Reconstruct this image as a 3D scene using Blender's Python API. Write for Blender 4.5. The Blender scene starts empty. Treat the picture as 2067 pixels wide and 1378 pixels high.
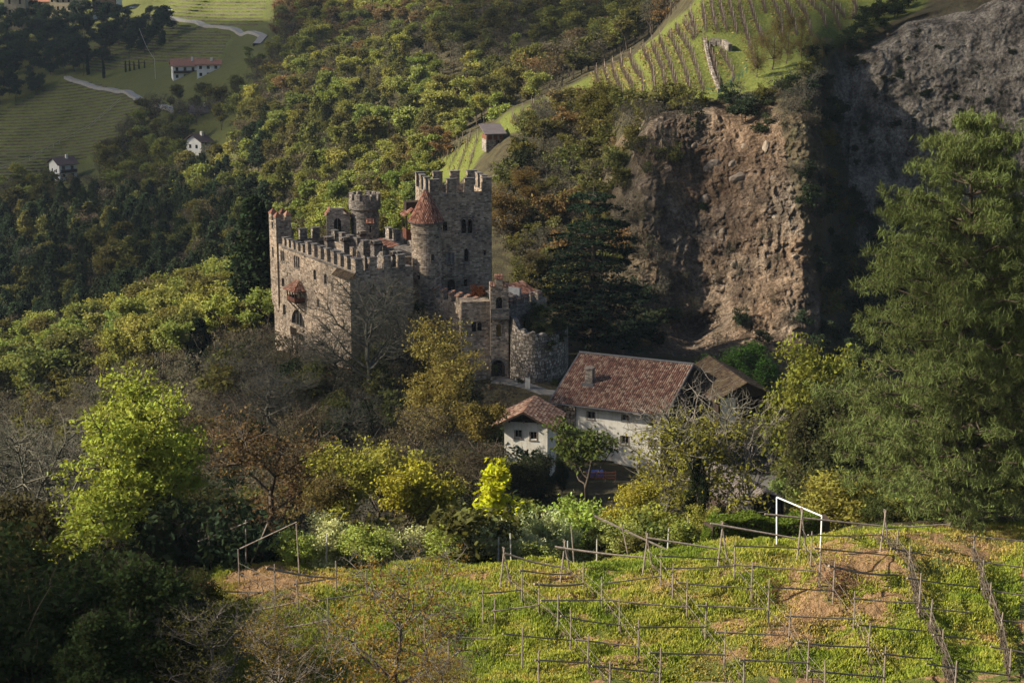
import bpy, math, random
import numpy as np
from mathutils import Vector, Matrix

# ------------------------------------------------------------------ camera, sky, sun, exposure
SC = bpy.context.scene
COL = SC.collection
PITCH = math.radians(13.0)
FPX = 3445.0                       # focal length in photograph pixels (60 mm on 36 mm)
cam_d = bpy.data.cameras.new('camera')
cam_d.lens = 60.0; cam_d.sensor_width = 36.0; cam_d.clip_start = 1.0; cam_d.clip_end = 9000.0
cam = bpy.data.objects.new('camera', cam_d); COL.objects.link(cam)
cam.location = (0, 0, 0); cam.rotation_euler = (math.pi / 2 - PITCH, 0, 0)
SC.camera = cam

SUN = Vector((-0.87, -0.13, 0.55)).normalized()        # from the scene towards the sun
sun_el = math.asin(SUN.z); sun_az = math.atan2(SUN.x, SUN.y)
wd = bpy.data.worlds.new('World'); SC.world = wd; wd.use_nodes = True
nt = wd.node_tree; nt.nodes.clear()
sky = nt.nodes.new('ShaderNodeTexSky'); sky.sky_type = 'NISHITA'; sky.sun_disc = False
sky.sun_elevation = sun_el; sky.sun_rotation = sun_az; sky.air_density = 1.0; sky.dust_density = 2.0; sky.ozone_density = 1.0
bg = nt.nodes.new('ShaderNodeBackground'); bg.inputs['Strength'].default_value = 0.05
ow = nt.nodes.new('ShaderNodeOutputWorld')
nt.links.new(sky.outputs[0], bg.inputs[0]); nt.links.new(bg.outputs[0], ow.inputs[0])
sl = bpy.data.lights.new('sun', 'SUN'); sl.energy = 5.0; sl.angle = math.radians(0.6); sl.color = (1.0, 0.90, 0.72)
so = bpy.data.objects.new('sun', sl); COL.objects.link(so); so.location = (-200, 100, 300)
so.rotation_euler = SUN.to_track_quat('Z', 'Y').to_euler()
SC.view_settings.view_transform = 'Standard'; SC.view_settings.look = 'None'
SC.view_settings.gamma = 1.0; SC.view_settings.use_curve_mapping = False
SC.view_settings.exposure = 1.35
SC.render.engine = 'CYCLES'
SC.cycles.max_bounces = 6; SC.cycles.diffuse_bounces = 3; SC.cycles.glossy_bounces = 1
SC.cycles.transmission_bounces = 4; SC.cycles.transparent_max_bounces = 4; SC.cycles.volume_bounces = 0
SC.cycles.use_denoising = True
SC.cycles.caustics_reflective = False; SC.cycles.caustics_refractive = False

rnd = random.Random(7)
RNG = np.random.default_rng(11)

# ------------------------------------------------------------------ pixel <-> world helpers (used to measure the photograph)
cP, sP = math.cos(PITCH), math.sin(PITCH)
def ray(px, py):
    """direction through a photograph pixel with Y component 1"""
    x = (px - 1033.5) / FPX; u = (689.0 - py) / FPX
    d = cP + u * sP
    return x / d, (-sP + u * cP) / d
def W(px, py, Y):
    kx, kz = ray(px, py); return Vector((kx * Y, Y, kz * Y))
def kz_of(py):
    u = (689.0 - np.asarray(py, float)) / FPX
    return (-sP + u * cP) / (cP + u * sP)
def proj(X, Y, Z):
    dz = Y * cP - Z * sP; up = Y * sP + Z * cP
    return 1033.5 + FPX * X / dz, 689.0 - FPX * up / dz

# ------------------------------------------------------------------ noise
def _hash(ix, iy, seed):
    h = (ix.astype(np.int64) * 374761393 + iy.astype(np.int64) * 668265263 + seed * 1442695041) & 0xFFFFFFFF
    h = ((h ^ (h >> 13)) * 1274126177) & 0xFFFFFFFF
    return ((h ^ (h >> 16)) & 0xFFFF) / 65535.0
def vnoise(x, y, seed=0):
    x = np.asarray(x, float); y = np.asarray(y, float)
    ix = np.floor(x); iy = np.floor(y); fx = x - ix; fy = y - iy
    fx = fx * fx * (3 - 2 * fx); fy = fy * fy * (3 - 2 * fy)
    a = _hash(ix, iy, seed); b = _hash(ix + 1, iy, seed); c = _hash(ix, iy + 1, seed); d = _hash(ix + 1, iy + 1, seed)
    return (a * (1 - fx) + b * fx) * (1 - fy) + (c * (1 - fx) + d * fx) * fy - 0.5
def fbm(x, y, o=4, seed=0, ridge=False):
    s = 0; a = 1.0
    for k in range(o):
        n = vnoise(x * 2 ** k, y * 2 ** k, seed + k * 17)
        if ridge: n = 0.5 - 2 * np.abs(n)
        s = s + a * n; a *= 0.5
    return s
def inpoly(x, y, poly):
    x = np.asarray(x, float); y = np.asarray(y, float); r = np.zeros(np.broadcast(x, y).shape, bool)
    n = len(poly)
    for i in range(n):
        x0, y0 = poly[i]; x1, y1 = poly[(i + 1) % n]
        if y0 == y1: continue
        c = (y0 > y) != (y1 > y)
        r ^= c & (x < (x1 - x0) * (y - y0) / (y1 - y0) + x0)
    return r

# ------------------------------------------------------------------ terrain table: per column (distance, where the ground shows)
TAB = {
 -500: [(40,1700),(82,1560),(100,1400),(130,1230),(170,1080),(220,960),(270,850),(310,790),(350,730),(400,640),(450,560),(500,490),(560,430),(620,370),(680,300),(740,215),(800,130),(880,50),(960,-10),(1060,-70),(1500,-330)],
 0: [(40,1700),(82,1560),(100,1400),(130,1230),(170,1080),(220,950),(270,840),(310,780),(350,720),(400,640),(450,560),(500,490),(560,430),(620,370),(680,300),(740,220),(800,140),(880,60),(960,0),(1060,-60),(1500,-300)],
 200: [(40,1700),(82,1520),(90,1400),(100,1290),(120,1200),(160,1070),(200,930),(250,810),(280,770),(310,735),(340,710),(380,650),(430,570),(490,490),(540,430),(600,370),(650,300),(700,225),(760,150),(820,90),(900,30),(1000,-40),(1500,-300)],
 400: [(40,1700),(82,1440),(88,1330),(96,1195),(101,1135),(115,1170),(150,1050),(200,870),(230,760),(260,700),(290,660),(310,640),(335,640),(380,590),(430,520),(490,440),(550,360),(600,270),(640,180),(690,140),(740,100),(800,50),(880,0),(980,-60),(1500,-300)],
 550: [(40,1700),(82,1420),(88,1290),(93,1190),(98,1143),(104,1150),(115,1190),(140,1110),(170,970),(195,840),(210,760),(222,705),(240,685),(260,680),(290,640),(320,590),(350,540),(380,490),(420,430),(470,360),(530,280),(590,190),(640,110),(700,70),(760,40),(860,-10),(960,-60),(1500,-300)],
 720: [(40,1700),(82,1400),(88,1270),(93,1190),(98,1146),(108,1190),(135,1120),(160,1000),(180,890),(193,790),(203,715),(212,680),(230,645),(260,600),(290,560),(320,500),(360,430),(400,370),(440,310),(500,240),(580,160),(660,90),(760,20),(860,-40),(1500,-300)],
 900: [(40,1700),(82,1390),(90,1235),(95,1165),(98,1143),(108,1190),(135,1130),(160,990),(180,880),(195,795),(203,720),(212,640),(225,590),(240,550),(270,470),(300,400),(325,350),(345,292),(352,288),(380,330),(450,260),(500,190),(560,120),(640,50),(720,-10),(900,-80),(1500,-300)],
 1030: [(40,1700),(82,1375),(90,1235),(95,1162),(98,1142),(106,1175),(130,1165),(150,1060),(165,965),(180,880),(190,790),(196,765),(205,745),(225,690),(240,600),(270,430),(290,300),(310,240),(330,215),(345,235),(390,270),(450,200),(520,110),(600,50),(700,0),(900,-80),(1500,-300)],
 1200: [(40,1700),(82,1378),(90,1220),(95,1152),(98,1132),(105,1160),(130,1155),(150,1050),(166,962),(178,900),(190,810),(198,765),(212,710),(228,680),(240,600),(260,450),(280,330),(298,250),(318,190),(338,140),(350,150),(400,170),(480,110),(560,40),(650,-20),(900,-80),(1500,-300)],
 1300: [(40,1700),(82,1378),(90,1212),(95,1135),(99,1118),(108,1130),(130,1145),(150,1045),(166,965),(180,910),(195,790),(205,752),(222,712),(231,680),(238,560),(245,430),(252,310),(258,250),(266,212),(285,150),(302,105),(315,80),(330,92),(400,105),(480,70),(560,10),(900,-80),(1500,-300)],
 1400: [(40,1700),(82,1378),(90,1205),(96,1118),(100,1104),(110,1110),(130,1130),(150,1040),(165,970),(180,920),(200,810),(224,715),(236,690),(243,560),(250,440),(255,320),(260,215),(264,203),(273,150),(285,100),(300,50),(318,10),(340,-40),(370,-60),(450,-60),(900,-80),(1500,-300)],
 1600: [(40,1700),(82,1376),(88,1240),(94,1120),(98,1098),(104,1094),(110,1100),(125,1130),(150,1040),(170,970),(200,850),(218,735),(229,640),(238,470),(245,300),(250,190),(256,168),(275,125),(300,70),(320,10),(340,-40),(450,-60),(900,-80),(1500,-300)],
 1625: [(40,1700),(82,1375),(88,1240),(94,1115),(98,1092),(103,1086),(110,1096),(125,1125),(150,1038),(170,968),(200,850),(218,738),(229,640),(238,470),(245,300),(251,185),(258,150),(278,112),(300,62),(320,5),(340,-40),(450,-60),(900,-80),(1500,-300)],
 1680: [(40,1700),(82,1374),(88,1240),(94,1110),(98,1080),(103,1074),(110,1085),(125,1110),(150,1030),(170,960),(200,850),(224,745),(238,655),(252,560),(275,430),(292,330),(297,220),(302,130),(306,92),(318,40),(338,-20),(450,-60),(900,-80),(1500,-300)],
 1800: [(40,1700),(75,1440),(82,1366),(88,1245),(94,1125),(98,1066),(102,1058),(110,1060),(130,1080),(150,1030),(170,960),(200,850),(230,760),(270,640),(285,560),(292,350),(298,160),(306,45),(320,10),(340,-40),(360,-60),(450,-70),(900,-80),(1500,-300)],
 2067: [(40,1700),(75,1420),(84,1310),(92,1185),(99,1095),(106,1052),(115,1040),(140,1050),(170,950),(200,860),(230,780),(262,650),(275,520),(283,300),(290,60),(300,-60),(340,-100),(450,-110),(900,-120),(1500,-300)],
 2500: [(40,1700),(75,1420),(84,1310),(92,1185),(99,1095),(106,1052),(115,1040),(140,1050),(170,950),(200,860),(230,780),(252,650),(265,480),(273,240),(280,0),(290,-120),(340,-160),(450,-150),(900,-140),(1500,-300)],
}
TAB[-2200] = TAB[-500]; TAB[4200] = TAB[2500]
_px = sorted(TAB); _kx = np.array([(p - 1033.5) / FPX / cP for p in _px])
YR = np.unique(np.concatenate([np.arange(40, 76, 4), np.arange(76, 112, 0.5), np.arange(112, 228, 1.6), np.arange(228, 312, 0.55),
                               np.arange(312, 420, 2.2), np.arange(420, 1000, 5), np.arange(1000, 1501, 40)]))
PX = np.concatenate([np.arange(-2200, -400, 120), np.arange(-400, 2480, 7.5), np.arange(2480, 4201, 120)])
KX = (PX - 1033.5) / FPX / cP
def _smooth(a, k):
    for _ in range(k):
        b = a.copy(); b[1:-1] = 0.25 * a[:-2] + 0.5 * a[1:-1] + 0.25 * a[2:]; a = b
    return a
_cols = np.array([np.interp(YR, [a for a, _ in TAB[p]], kz_of([b for _, b in TAB[p]]) * np.array([a for a, _ in TAB[p]])) for p in _px])
HG = np.array([np.interp(KX, _kx, _cols[:, j]) for j in range(len(YR))])          # rows Y, columns kx
HG = _smooth(HG.T, 8).T                                                         # smooth across columns
_fine = _smooth(HG, 3); HG = _fine
XX = YR[:, None] * KX[None, :]; YY = YR[:, None] * np.ones_like(KX)[None, :]
amp = np.clip((YR - 330) / 200, 0, 1)[:, None]
KN = np.clip((112 - YY) / 6, 0, 1) * np.clip((YY - 70) / 6, 0, 1)
HG = HG + KN * (fbm(XX / 1.7, YY / 1.3, 4, 44) * 0.42 + fbm(XX / 4.5, YY / 2.4, 2, 45) * 0.8)
HG = HG + amp * 9 * fbm(XX / 70, YY / 70, 3, 5) + 0.5 * fbm(XX / 7, YY / 7, 3, 9) * np.clip((YR[:, None] - 120) / 60, 0.35, 1.6)
def H(X, Y):
    X = np.asarray(X, float); Y = np.asarray(Y, float)
    k = X / Y
    j = np.clip(np.searchsorted(YR, Y) - 1, 0, len(YR) - 2); i = np.clip(np.searchsorted(KX, k) - 1, 0, len(KX) - 2)
    v = np.clip((Y - YR[j]) / (YR[j + 1] - YR[j]), 0, 1); u = np.clip((k - KX[i]) / (KX[i + 1] - KX[i]), 0, 1)
    return (HG[j, i] * (1 - u) + HG[j, i + 1] * u) * (1 - v) + (HG[j + 1, i] * (1 - u) + HG[j + 1, i + 1] * u) * v
def hit(px, py, ymin=60.0, ymax=1500.0):
    """first ground point along the ray through a photograph pixel"""
    kx, kz = ray(px, py)
    Y = np.arange(ymin, ymax, 0.5)
    z = H(kx * Y, Y)
    w = np.nonzero(z >= kz * Y)[0]
    y = Y[w[0]] if len(w) else ymax
    return Vector((kx * y, y, float(H(kx * y, y))))

# ------------------------------------------------------------------ materials
def new_mat(name):
    m = bpy.data.materials.new(name); m.use_nodes = True; t = m.node_tree; t.nodes.clear()
    out = t.nodes.new('ShaderNodeOutputMaterial'); return m, t, out
def N(t, typ, **kw):
    n = t.nodes.new(typ)
    for k, v in kw.items():
        if k.startswith('i_'): n.inputs[k[2:].replace('_', ' ')].default_value = v
        else: setattr(n, k, v)
    return n
def ramp(t, stops):
    r = t.nodes.new('ShaderNodeValToRGB'); e = r.color_ramp.elements
    while len(e) > 1: e.remove(e[-1])
    e[0].position = stops[0][0]; e[0].color = (*stops[0][1], 1)
    for p, c in stops[1:]:
        x = e.new(p); x.color = (*c, 1)
    return r
def mixc(t, fac, a, b, mode='MIX'):
    n = t.nodes.new('ShaderNodeMix'); n.data_type = 'RGBA'; n.blend_type = mode
    for s, v in ((n.inputs[0], fac), (n.inputs[6], a), (n.inputs[7], b)):
        if hasattr(v, 'is_output') or isinstance(v, bpy.types.NodeSocket): t.links.new(v, s)
        else: s.default_value = (*v, 1) if isinstance(v, tuple) else v
    return n.outputs[2]
def math_n(t, op, a, b=None, c=None):
    n = t.nodes.new('ShaderNodeMath'); n.operation = op
    for s, v in zip(n.inputs, (a, b, c)):
        if v is None: continue
        if isinstance(v, bpy.types.NodeSocket): t.links.new(v, s)
        else: s.default_value = v
    return n.outputs[0]
def noise_n(t, vec, scale, detail=4, rough=0.6):
    n = t.nodes.new('ShaderNodeTexNoise'); n.inputs['Scale'].default_value = scale
    n.inputs['Detail'].default_value = detail; n.inputs['Roughness'].default_value = rough
    if vec is not None: t.links.new(vec, n.inputs['Vector'])
    return n.outputs[0]

def leaf_mat(name, transl=0.4, spread=0.5):
    """leaf colour comes from the object's colour, varied leaf by leaf"""
    m, t, out = new_mat(name)
    oi = N(t, 'ShaderNodeObjectInfo'); at = N(t, 'ShaderNodeAttribute', attribute_name='v')
    hs = N(t, 'ShaderNodeHueSaturation')
    hue = math_n(t, 'MULTIPLY_ADD', at.outputs['Fac'], 0.05, 0.475)
    val = math_n(t, 'MULTIPLY_ADD', at.outputs['Fac'], spread * 1.6, 1.0 - spread * 0.8)
    t.links.new(hue, hs.inputs['Hue']); t.links.new(val, hs.inputs['Value']); t.links.new(oi.outputs['Color'], hs.inputs['Color'])
    d = N(t, 'ShaderNodeBsdfDiffuse'); tr = N(t, 'ShaderNodeBsdfTranslucent'); mx = N(t, 'ShaderNodeMixShader')
    g = N(t, 'ShaderNodeBsdfGlossy'); g.inputs['Roughness'].default_value = 0.45; mx2 = N(t, 'ShaderNodeMixShader')
    t.links.new(hs.outputs[0], d.inputs[0])
    tc = mixc(t, 1.0, hs.outputs[0], (1.0, 0.96, 0.62), 'MULTIPLY'); t.links.new(tc, tr.inputs[0])
    mx.inputs[0].default_value = transl
    t.links.new(d.outputs[0], mx.inputs[1]); t.links.new(tr.outputs[0], mx.inputs[2])
    g.inputs[0].default_value = (0.6, 0.6, 0.6, 1)
    mx2.inputs[0].default_value = 0.0
    t.links.new(mx.outputs[0], mx2.inputs[1]); t.links.new(g.outputs[0], mx2.inputs[2])
    t.links.new(mx2.outputs[0], out.inputs[0]); return m
M = {}
M['leaf'] = leaf_mat('leaf')
M['needle'] = leaf_mat('needle', 0.22, 0.5)
def grass_mat():
    m, t, out = new_mat('meadow_grass'); at = N(t, 'ShaderNodeAttribute', attribute_name='v')
    r = ramp(t, [(0.12, (0.07, 0.115, 0.018)), (0.36, (0.155, 0.215, 0.030)), (0.56, (0.29, 0.32, 0.048)), (0.80, (0.40, 0.31, 0.09)), (0.95, (0.36, 0.235, 0.12))]); t.links.new(at.outputs['Fac'], r.inputs[0])
    d = N(t, 'ShaderNodeBsdfDiffuse'); tr = N(t, 'ShaderNodeBsdfTranslucent'); mx = N(t, 'ShaderNodeMixShader'); mx.inputs[0].default_value = .35
    t.links.new(r.outputs[0], d.inputs[0]); t.links.new(r.outputs[0], tr.inputs[0]); t.links.new(d.outputs[0], mx.inputs[1]); t.links.new(tr.outputs[0], mx.inputs[2]); t.links.new(mx.outputs[0], out.inputs[0]); return m
M['grass'] = grass_mat()
def simple(name, c1, c2, scale=3.0, rough=0.85, bump=0.3, metal=0.0, coord='Object', dist=0.03):
    m, t, out = new_mat(name)
    tc = N(t, 'ShaderNodeTexCoord'); vec = tc.outputs[coord]
    n = noise_n(t, vec, scale, 5, 0.65)
    r = ramp(t, [(0.3, c1), (0.7, c2)]); t.links.new(n, r.inputs[0])
    p = N(t, 'ShaderNodeBsdfPrincipled'); p.inputs['Roughness'].default_value = rough; p.inputs['Metallic'].default_value = metal
    p.inputs['Specular IOR Level'].default_value = 0.25
    t.links.new(r.outputs[0], p.inputs['Base Color'])
    if bump:
        b = N(t, 'ShaderNodeBump'); b.inputs['Strength'].default_value = bump; b.inputs['Distance'].default_value = dist
        t.links.new(n, b.inputs['Height']); t.links.new(b.outputs[0], p.inputs['Normal'])
    t.links.new(p.outputs[0], out.inputs[0]); return m
M['bark'] = simple('bark', (0.035, 0.026, 0.018), (0.085, 0.065, 0.045), 4)
M['bark_grey'] = simple('grey_bark', (0.10, 0.085, 0.07), (0.24, 0.21, 0.18), 4)
M['bark_pale'] = simple('pale_bark', (0.20, 0.18, 0.15), (0.42, 0.38, 0.34), 4)
M['wood'] = simple('weathered_wood', (0.10, 0.078, 0.062), (0.28, 0.235, 0.20), 6)
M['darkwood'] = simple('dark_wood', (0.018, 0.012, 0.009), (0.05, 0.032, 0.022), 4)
M['redwood'] = simple('red_brown_wood', (0.07, 0.025, 0.015), (0.16, 0.06, 0.035), 4)
M['concrete'] = simple('concrete', (0.26, 0.25, 0.24), (0.42, 0.41, 0.39), 5)
M['white_paint'] = simple('white_paint', (0.70, 0.69, 0.68), (0.82, 0.81, 0.80), 5, 0.4, 0.1)
M['metal'] = simple('dark_metal', (0.04, 0.04, 0.045), (0.09, 0.09, 0.10), 5, 0.5, 0.1)
M['lead'] = simple('grey_lead', (0.12, 0.125, 0.14), (0.22, 0.23, 0.25), 2, 0.5, 0.2)
M['vine'] = simple('vine_wood', (0.05, 0.034, 0.026), (0.12, 0.085, 0.065), 5)
M['wire'] = simple('wire', (0.15, 0.13, 0.11), (0.30, 0.27, 0.24), 5, 0.5, 0)
M['road'] = simple('asphalt_road', (0.19, 0.185, 0.18), (0.27, 0.26, 0.25), 1.0)
M['gravel'] = simple('gravel', (0.10, 0.095, 0.09), (0.19, 0.18, 0.17), 1.5)
M['blue'] = simple('blue_tarp', (0.02, 0.07, 0.28), (0.03, 0.10, 0.38), 2, 0.4, 0.3)
M['redcloth'] = simple('red_fabric', (0.25, 0.04, 0.03), (0.35, 0.07, 0.05), 4)
M['rooftin'] = simple('brown_sheet_roof', (0.075, 0.06, 0.06), (0.12, 0.10, 0.10), 1.2, 0.5, 0.1)
M['redroof'] = simple('far_red_tile_roof', (0.17, 0.075, 0.05), (0.26, 0.125, 0.085), 1.5)
M['darkroof'] = simple('far_dark_roof', (0.06, 0.04, 0.042), (0.10, 0.065, 0.065), 1.5)
M['farwall'] = simple('far_stone_wall', (0.22, 0.18, 0.12), (0.33, 0.28, 0.19), 0.6)
M['greymoss'] = simple('bark_with_moss', (0.05, 0.05, 0.035), (0.13, 0.12, 0.09), 3)
def pane_mat(name, c, rough=0.15):
    m, t, out = new_mat(name); p = N(t, 'ShaderNodeBsdfPrincipled')
    tc = N(t, 'ShaderNodeTexCoord'); n = noise_n(t, tc.outputs['Object'], 2.0, 2)
    r = ramp(t, [(0.3, tuple(0.7 * k for k in c)), (0.7, tuple(1.3 * k for k in c))]); t.links.new(n, r.inputs[0])
    t.links.new(r.outputs[0], p.inputs['Base Color']); p.inputs['Roughness'].default_value = rough
    t.links.new(p.outputs[0], out.inputs[0]); return m
M['glass'] = pane_mat('dark_window_glass', (0.012, 0.012, 0.014))
M['amber'] = pane_mat('amber_window_glass', (0.20, 0.12, 0.02), 0.4)
M['paleglass'] = pane_mat('pale_curtained_glass', (0.30, 0.31, 0.32), 0.3)

def stone_mat(name, cols, mortar, bw=0.5, bh=0.24, warp=0.10, stain=0.6, mort=0.035):
    """irregular coursed rubble on UVs in metres"""
    m, t, out = new_mat(name)
    uv = N(t, 'ShaderNodeUVMap'); n0 = N(t, 'ShaderNodeTexNoise'); n0.inputs['Scale'].default_value = 1.7; n0.inputs['Detail'].default_value = 3
    t.links.new(uv.outputs[0], n0.inputs['Vector'])
    sub = N(t, 'ShaderNodeVectorMath', operation='SUBTRACT'); sub.inputs[1].default_value = (0.5, 0.5, 0.5)
    t.links.new(n0.outputs['Color'], sub.inputs[0])
    sc = N(t, 'ShaderNodeVectorMath', operation='SCALE'); sc.inputs['Scale'].default_value = warp * 4; t.links.new(sub.outputs[0], sc.inputs[0])
    ad = N(t, 'ShaderNodeVectorMath', operation='ADD'); t.links.new(uv.outputs[0], ad.inputs[0]); t.links.new(sc.outputs[0], ad.inputs[1])
    br = N(t, 'ShaderNodeTexBrick'); br.offset = 0.5; br.squash = 0.7; br.squash_frequency = 3
    br.inputs['Scale'].default_value = 1.0; br.inputs['Brick Width'].default_value = bw; br.inputs['Row Height'].default_value = bh
    br.inputs['Mortar Size'].default_value = mort; br.inputs['Mortar Smooth'].default_value = 0.4
    br.inputs['Color1'].default_value = (0, 0, 0, 1); br.inputs['Color2'].default_value = (1, 1, 1, 1); br.inputs['Mortar'].default_value = (0.5, 0.5, 0.5, 1)
    t.links.new(ad.outputs[0], br.inputs['Vector'])
    sep = N(t, 'ShaderNodeSeparateColor'); t.links.new(br.outputs['Color'], sep.inputs[0])
    fine = noise_n(t, uv.outputs[0], 3.0, 6, 0.7)
    a = math_n(t, 'MULTIPLY_ADD', sep.outputs[0], 0.62, math_n(t, 'MULTIPLY', fine, 0.38))
    r = ramp(t, cols); t.links.new(a, r.inputs[0])
    c = mixc(t, br.outputs['Fac'], r.outputs[0], mortar)
    big = noise_n(t, uv.outputs[0], 0.22, 5, 0.6)
    rb = ramp(t, [(0.35, (1 - stain * 0.6,) * 3), (0.62, (1.15, 1.1, 1.05))]); t.links.new(big, rb.inputs[0])
    c = mixc(t, 1.0, c, rb.outputs[0], 'MULTIPLY')
    # dark weather streaks: stretched noise
    mp = N(t, 'ShaderNodeMapping'); mp.inputs['Scale'].default_value = (1.3, 0.16, 1); t.links.new(uv.outputs[0], mp.inputs['Vector'])
    st = noise_n(t, mp.outputs[0], 1.4, 4, 0.6); rs = ramp(t, [(0.42, (0.62, 0.62, 0.63)), (0.56, (1, 1, 1))]); t.links.new(st, rs.inputs[0])
    c = mixc(t, 0.6, c, mixc(t, 1.0, c, rs.outputs[0], 'MULTIPLY'))
    p = N(t, 'ShaderNodeBsdfPrincipled'); p.inputs['Roughness'].default_value = 0.92; p.inputs['Specular IOR Level'].default_value = 0.15
    t.links.new(c, p.inputs['Base Color'])
    h = math_n(t, 'SUBTRACT', math_n(t, 'MULTIPLY_ADD', fine, 0.8, sep.outputs[0]), math_n(t, 'MULTIPLY', br.outputs['Fac'], 1.4))
    b = N(t, 'ShaderNodeBump'); b.inputs['Strength'].default_value = 0.9; b.inputs['Distance'].default_value = 0.07
    t.links.new(h, b.inputs['Height']); t.links.new(b.outputs[0], p.inputs['Normal'])
    t.links.new(p.outputs[0], out.inputs[0]); return m
M['stone'] = stone_mat('castle_stone', [(0.15, (0.10, 0.080, 0.066)), (0.4, (0.29, 0.225, 0.170)), (0.6, (0.42, 0.335, 0.255)), (0.85, (0.58, 0.49, 0.39))], (0.30, 0.26, 0.215))
M['stone_grey'] = stone_mat('grey_castle_stone', [(0.15, (0.07, 0.068, 0.066)), (0.45, (0.20, 0.175, 0.152)), (0.8, (0.40, 0.35, 0.30))], (0.20, 0.18, 0.165), 0.42, 0.22)
M['stone_rough'] = stone_mat('rough_rubble_stone', [(0.15, (0.09, 0.08, 0.07)), (0.45, (0.22, 0.19, 0.155)), (0.85, (0.45, 0.41, 0.36))], (0.075, 0.065, 0.055), 0.62, 0.42, 0.2, 0.5, 0.05)
M['cope'] = stone_mat('coping_stone', [(0.2, (0.10, 0.095, 0.09)), (0.8, (0.24, 0.225, 0.21))], (0.12, 0.11, 0.10), 0.9, 0.5)

def plaster_mat():
    m, t, out = new_mat('old_white_plaster')
    uv = N(t, 'ShaderNodeUVMap'); n = noise_n(t, uv.outputs[0], 0.6, 6, 0.65)
    r = ramp(t, [(0.3, (0.50, 0.465, 0.395)), (0.5, (0.66, 0.63, 0.56)), (0.7, (0.74, 0.715, 0.65))]); t.links.new(n, r.inputs[0])
    sp = N(t, 'ShaderNodeSeparateXYZ'); t.links.new(uv.outputs[0], sp.inputs[0])
    mp = N(t, 'ShaderNodeMapping'); mp.inputs['Scale'].default_value = (1.6, 0.12, 1); t.links.new(uv.outputs[0], mp.inputs['Vector'])
    st = noise_n(t, mp.outputs[0], 1.5, 4, 0.65); rs = ramp(t, [(0.40, (0.62, 0.57, 0.50)), (0.52, (1, 1, 1))]); t.links.new(st, rs.inputs[0])
    c = mixc(t, 0.45, r.outputs[0], mixc(t, 1.0, r.outputs[0], rs.outputs[0], 'MULTIPLY'))
    p = N(t, 'ShaderNodeBsdfPrincipled'); p.inputs['Roughness'].default_value = 0.9; p.inputs['Specular IOR Level'].default_value = 0.15
    t.links.new(c, p.inputs['Base Color'])
    b = N(t, 'ShaderNodeBump'); b.inputs['Strength'].default_value = 0.4; b.inputs['Distance'].default_value = 0.03
    t.links.new(noise_n(t, uv.outputs[0], 5, 5), b.inputs['Height']); t.links.new(b.outputs[0], p.inputs['Normal'])
    t.links.new(p.outputs[0], out.inputs[0]); return m
M['plaster'] = plaster_mat()
M['white_wall'] = simple('white_render', (0.50, 0.50, 0.49), (0.62, 0.62, 0.61), 0.7, 0.9, 0.1)

def tile_mat(name, stops, rough=0.85):
    m, t, out = new_mat(name)
    g = N(t, 'ShaderNodeNewGeometry'); tc = N(t, 'ShaderNodeTexCoord')
    n = noise_n(t, tc.outputs['Object'], 0.5, 4, 0.6)
    f = noise_n(t, tc.outputs['Object'], 9, 3, 0.6)
    a = math_n(t, 'ADD', math_n(t, 'MULTIPLY', g.outputs['Random Per Island'], 0.72), math_n(t, 'MULTIPLY', n, 0.28))
    r = ramp(t, stops); t.links.new(a, r.inputs[0])
    c = mixc(t, 0.5, r.outputs[0], mixc(t, 1.0, r.outputs[0], mixc(t, f, (0.4, 0.4, 0.4), (1.5, 1.5, 1.5)), 'MULTIPLY'))
    p = N(t, 'ShaderNodeBsdfPrincipled'); p.inputs['Roughness'].default_value = rough; p.inputs['Specular IOR Level'].default_value = 0.2
    t.links.new(c, p.inputs['Base Color']); t.links.new(p.outputs[0], out.inputs[0]); return m
M['tile'] = tile_mat('clay_roof_tile', [(0.12, (0.075, 0.045, 0.036)), (0.3, (0.13, 0.068, 0.05)), (0.48, (0.19, 0.092, 0.065)), (0.62, (0.23, 0.14, 0.10)), (0.85, (0.34, 0.25, 0.18))])
M['tile_red'] = tile_mat('red_clay_tile', [(0.1, (0.05, 0.025, 0.02)), (0.4, (0.15, 0.062, 0.042)), (0.7, (0.26, 0.12, 0.08)), (0.95, (0.36, 0.24, 0.17))])
M['tile_moss'] = tile_mat('mossy_clay_tile', [(0.0, (0.025, 0.018, 0.012)), (0.4, (0.050, 0.031, 0.020)), (0.7, (0.068, 0.050, 0.026)), (1.0, (0.11, 0.072, 0.050))])
M['shingle'] = tile_mat('grey_wood_shingle', [(0.0, (0.05, 0.042, 0.038)), (0.5, (0.12, 0.10, 0.092)), (1.0, (0.22, 0.19, 0.175))])

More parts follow.
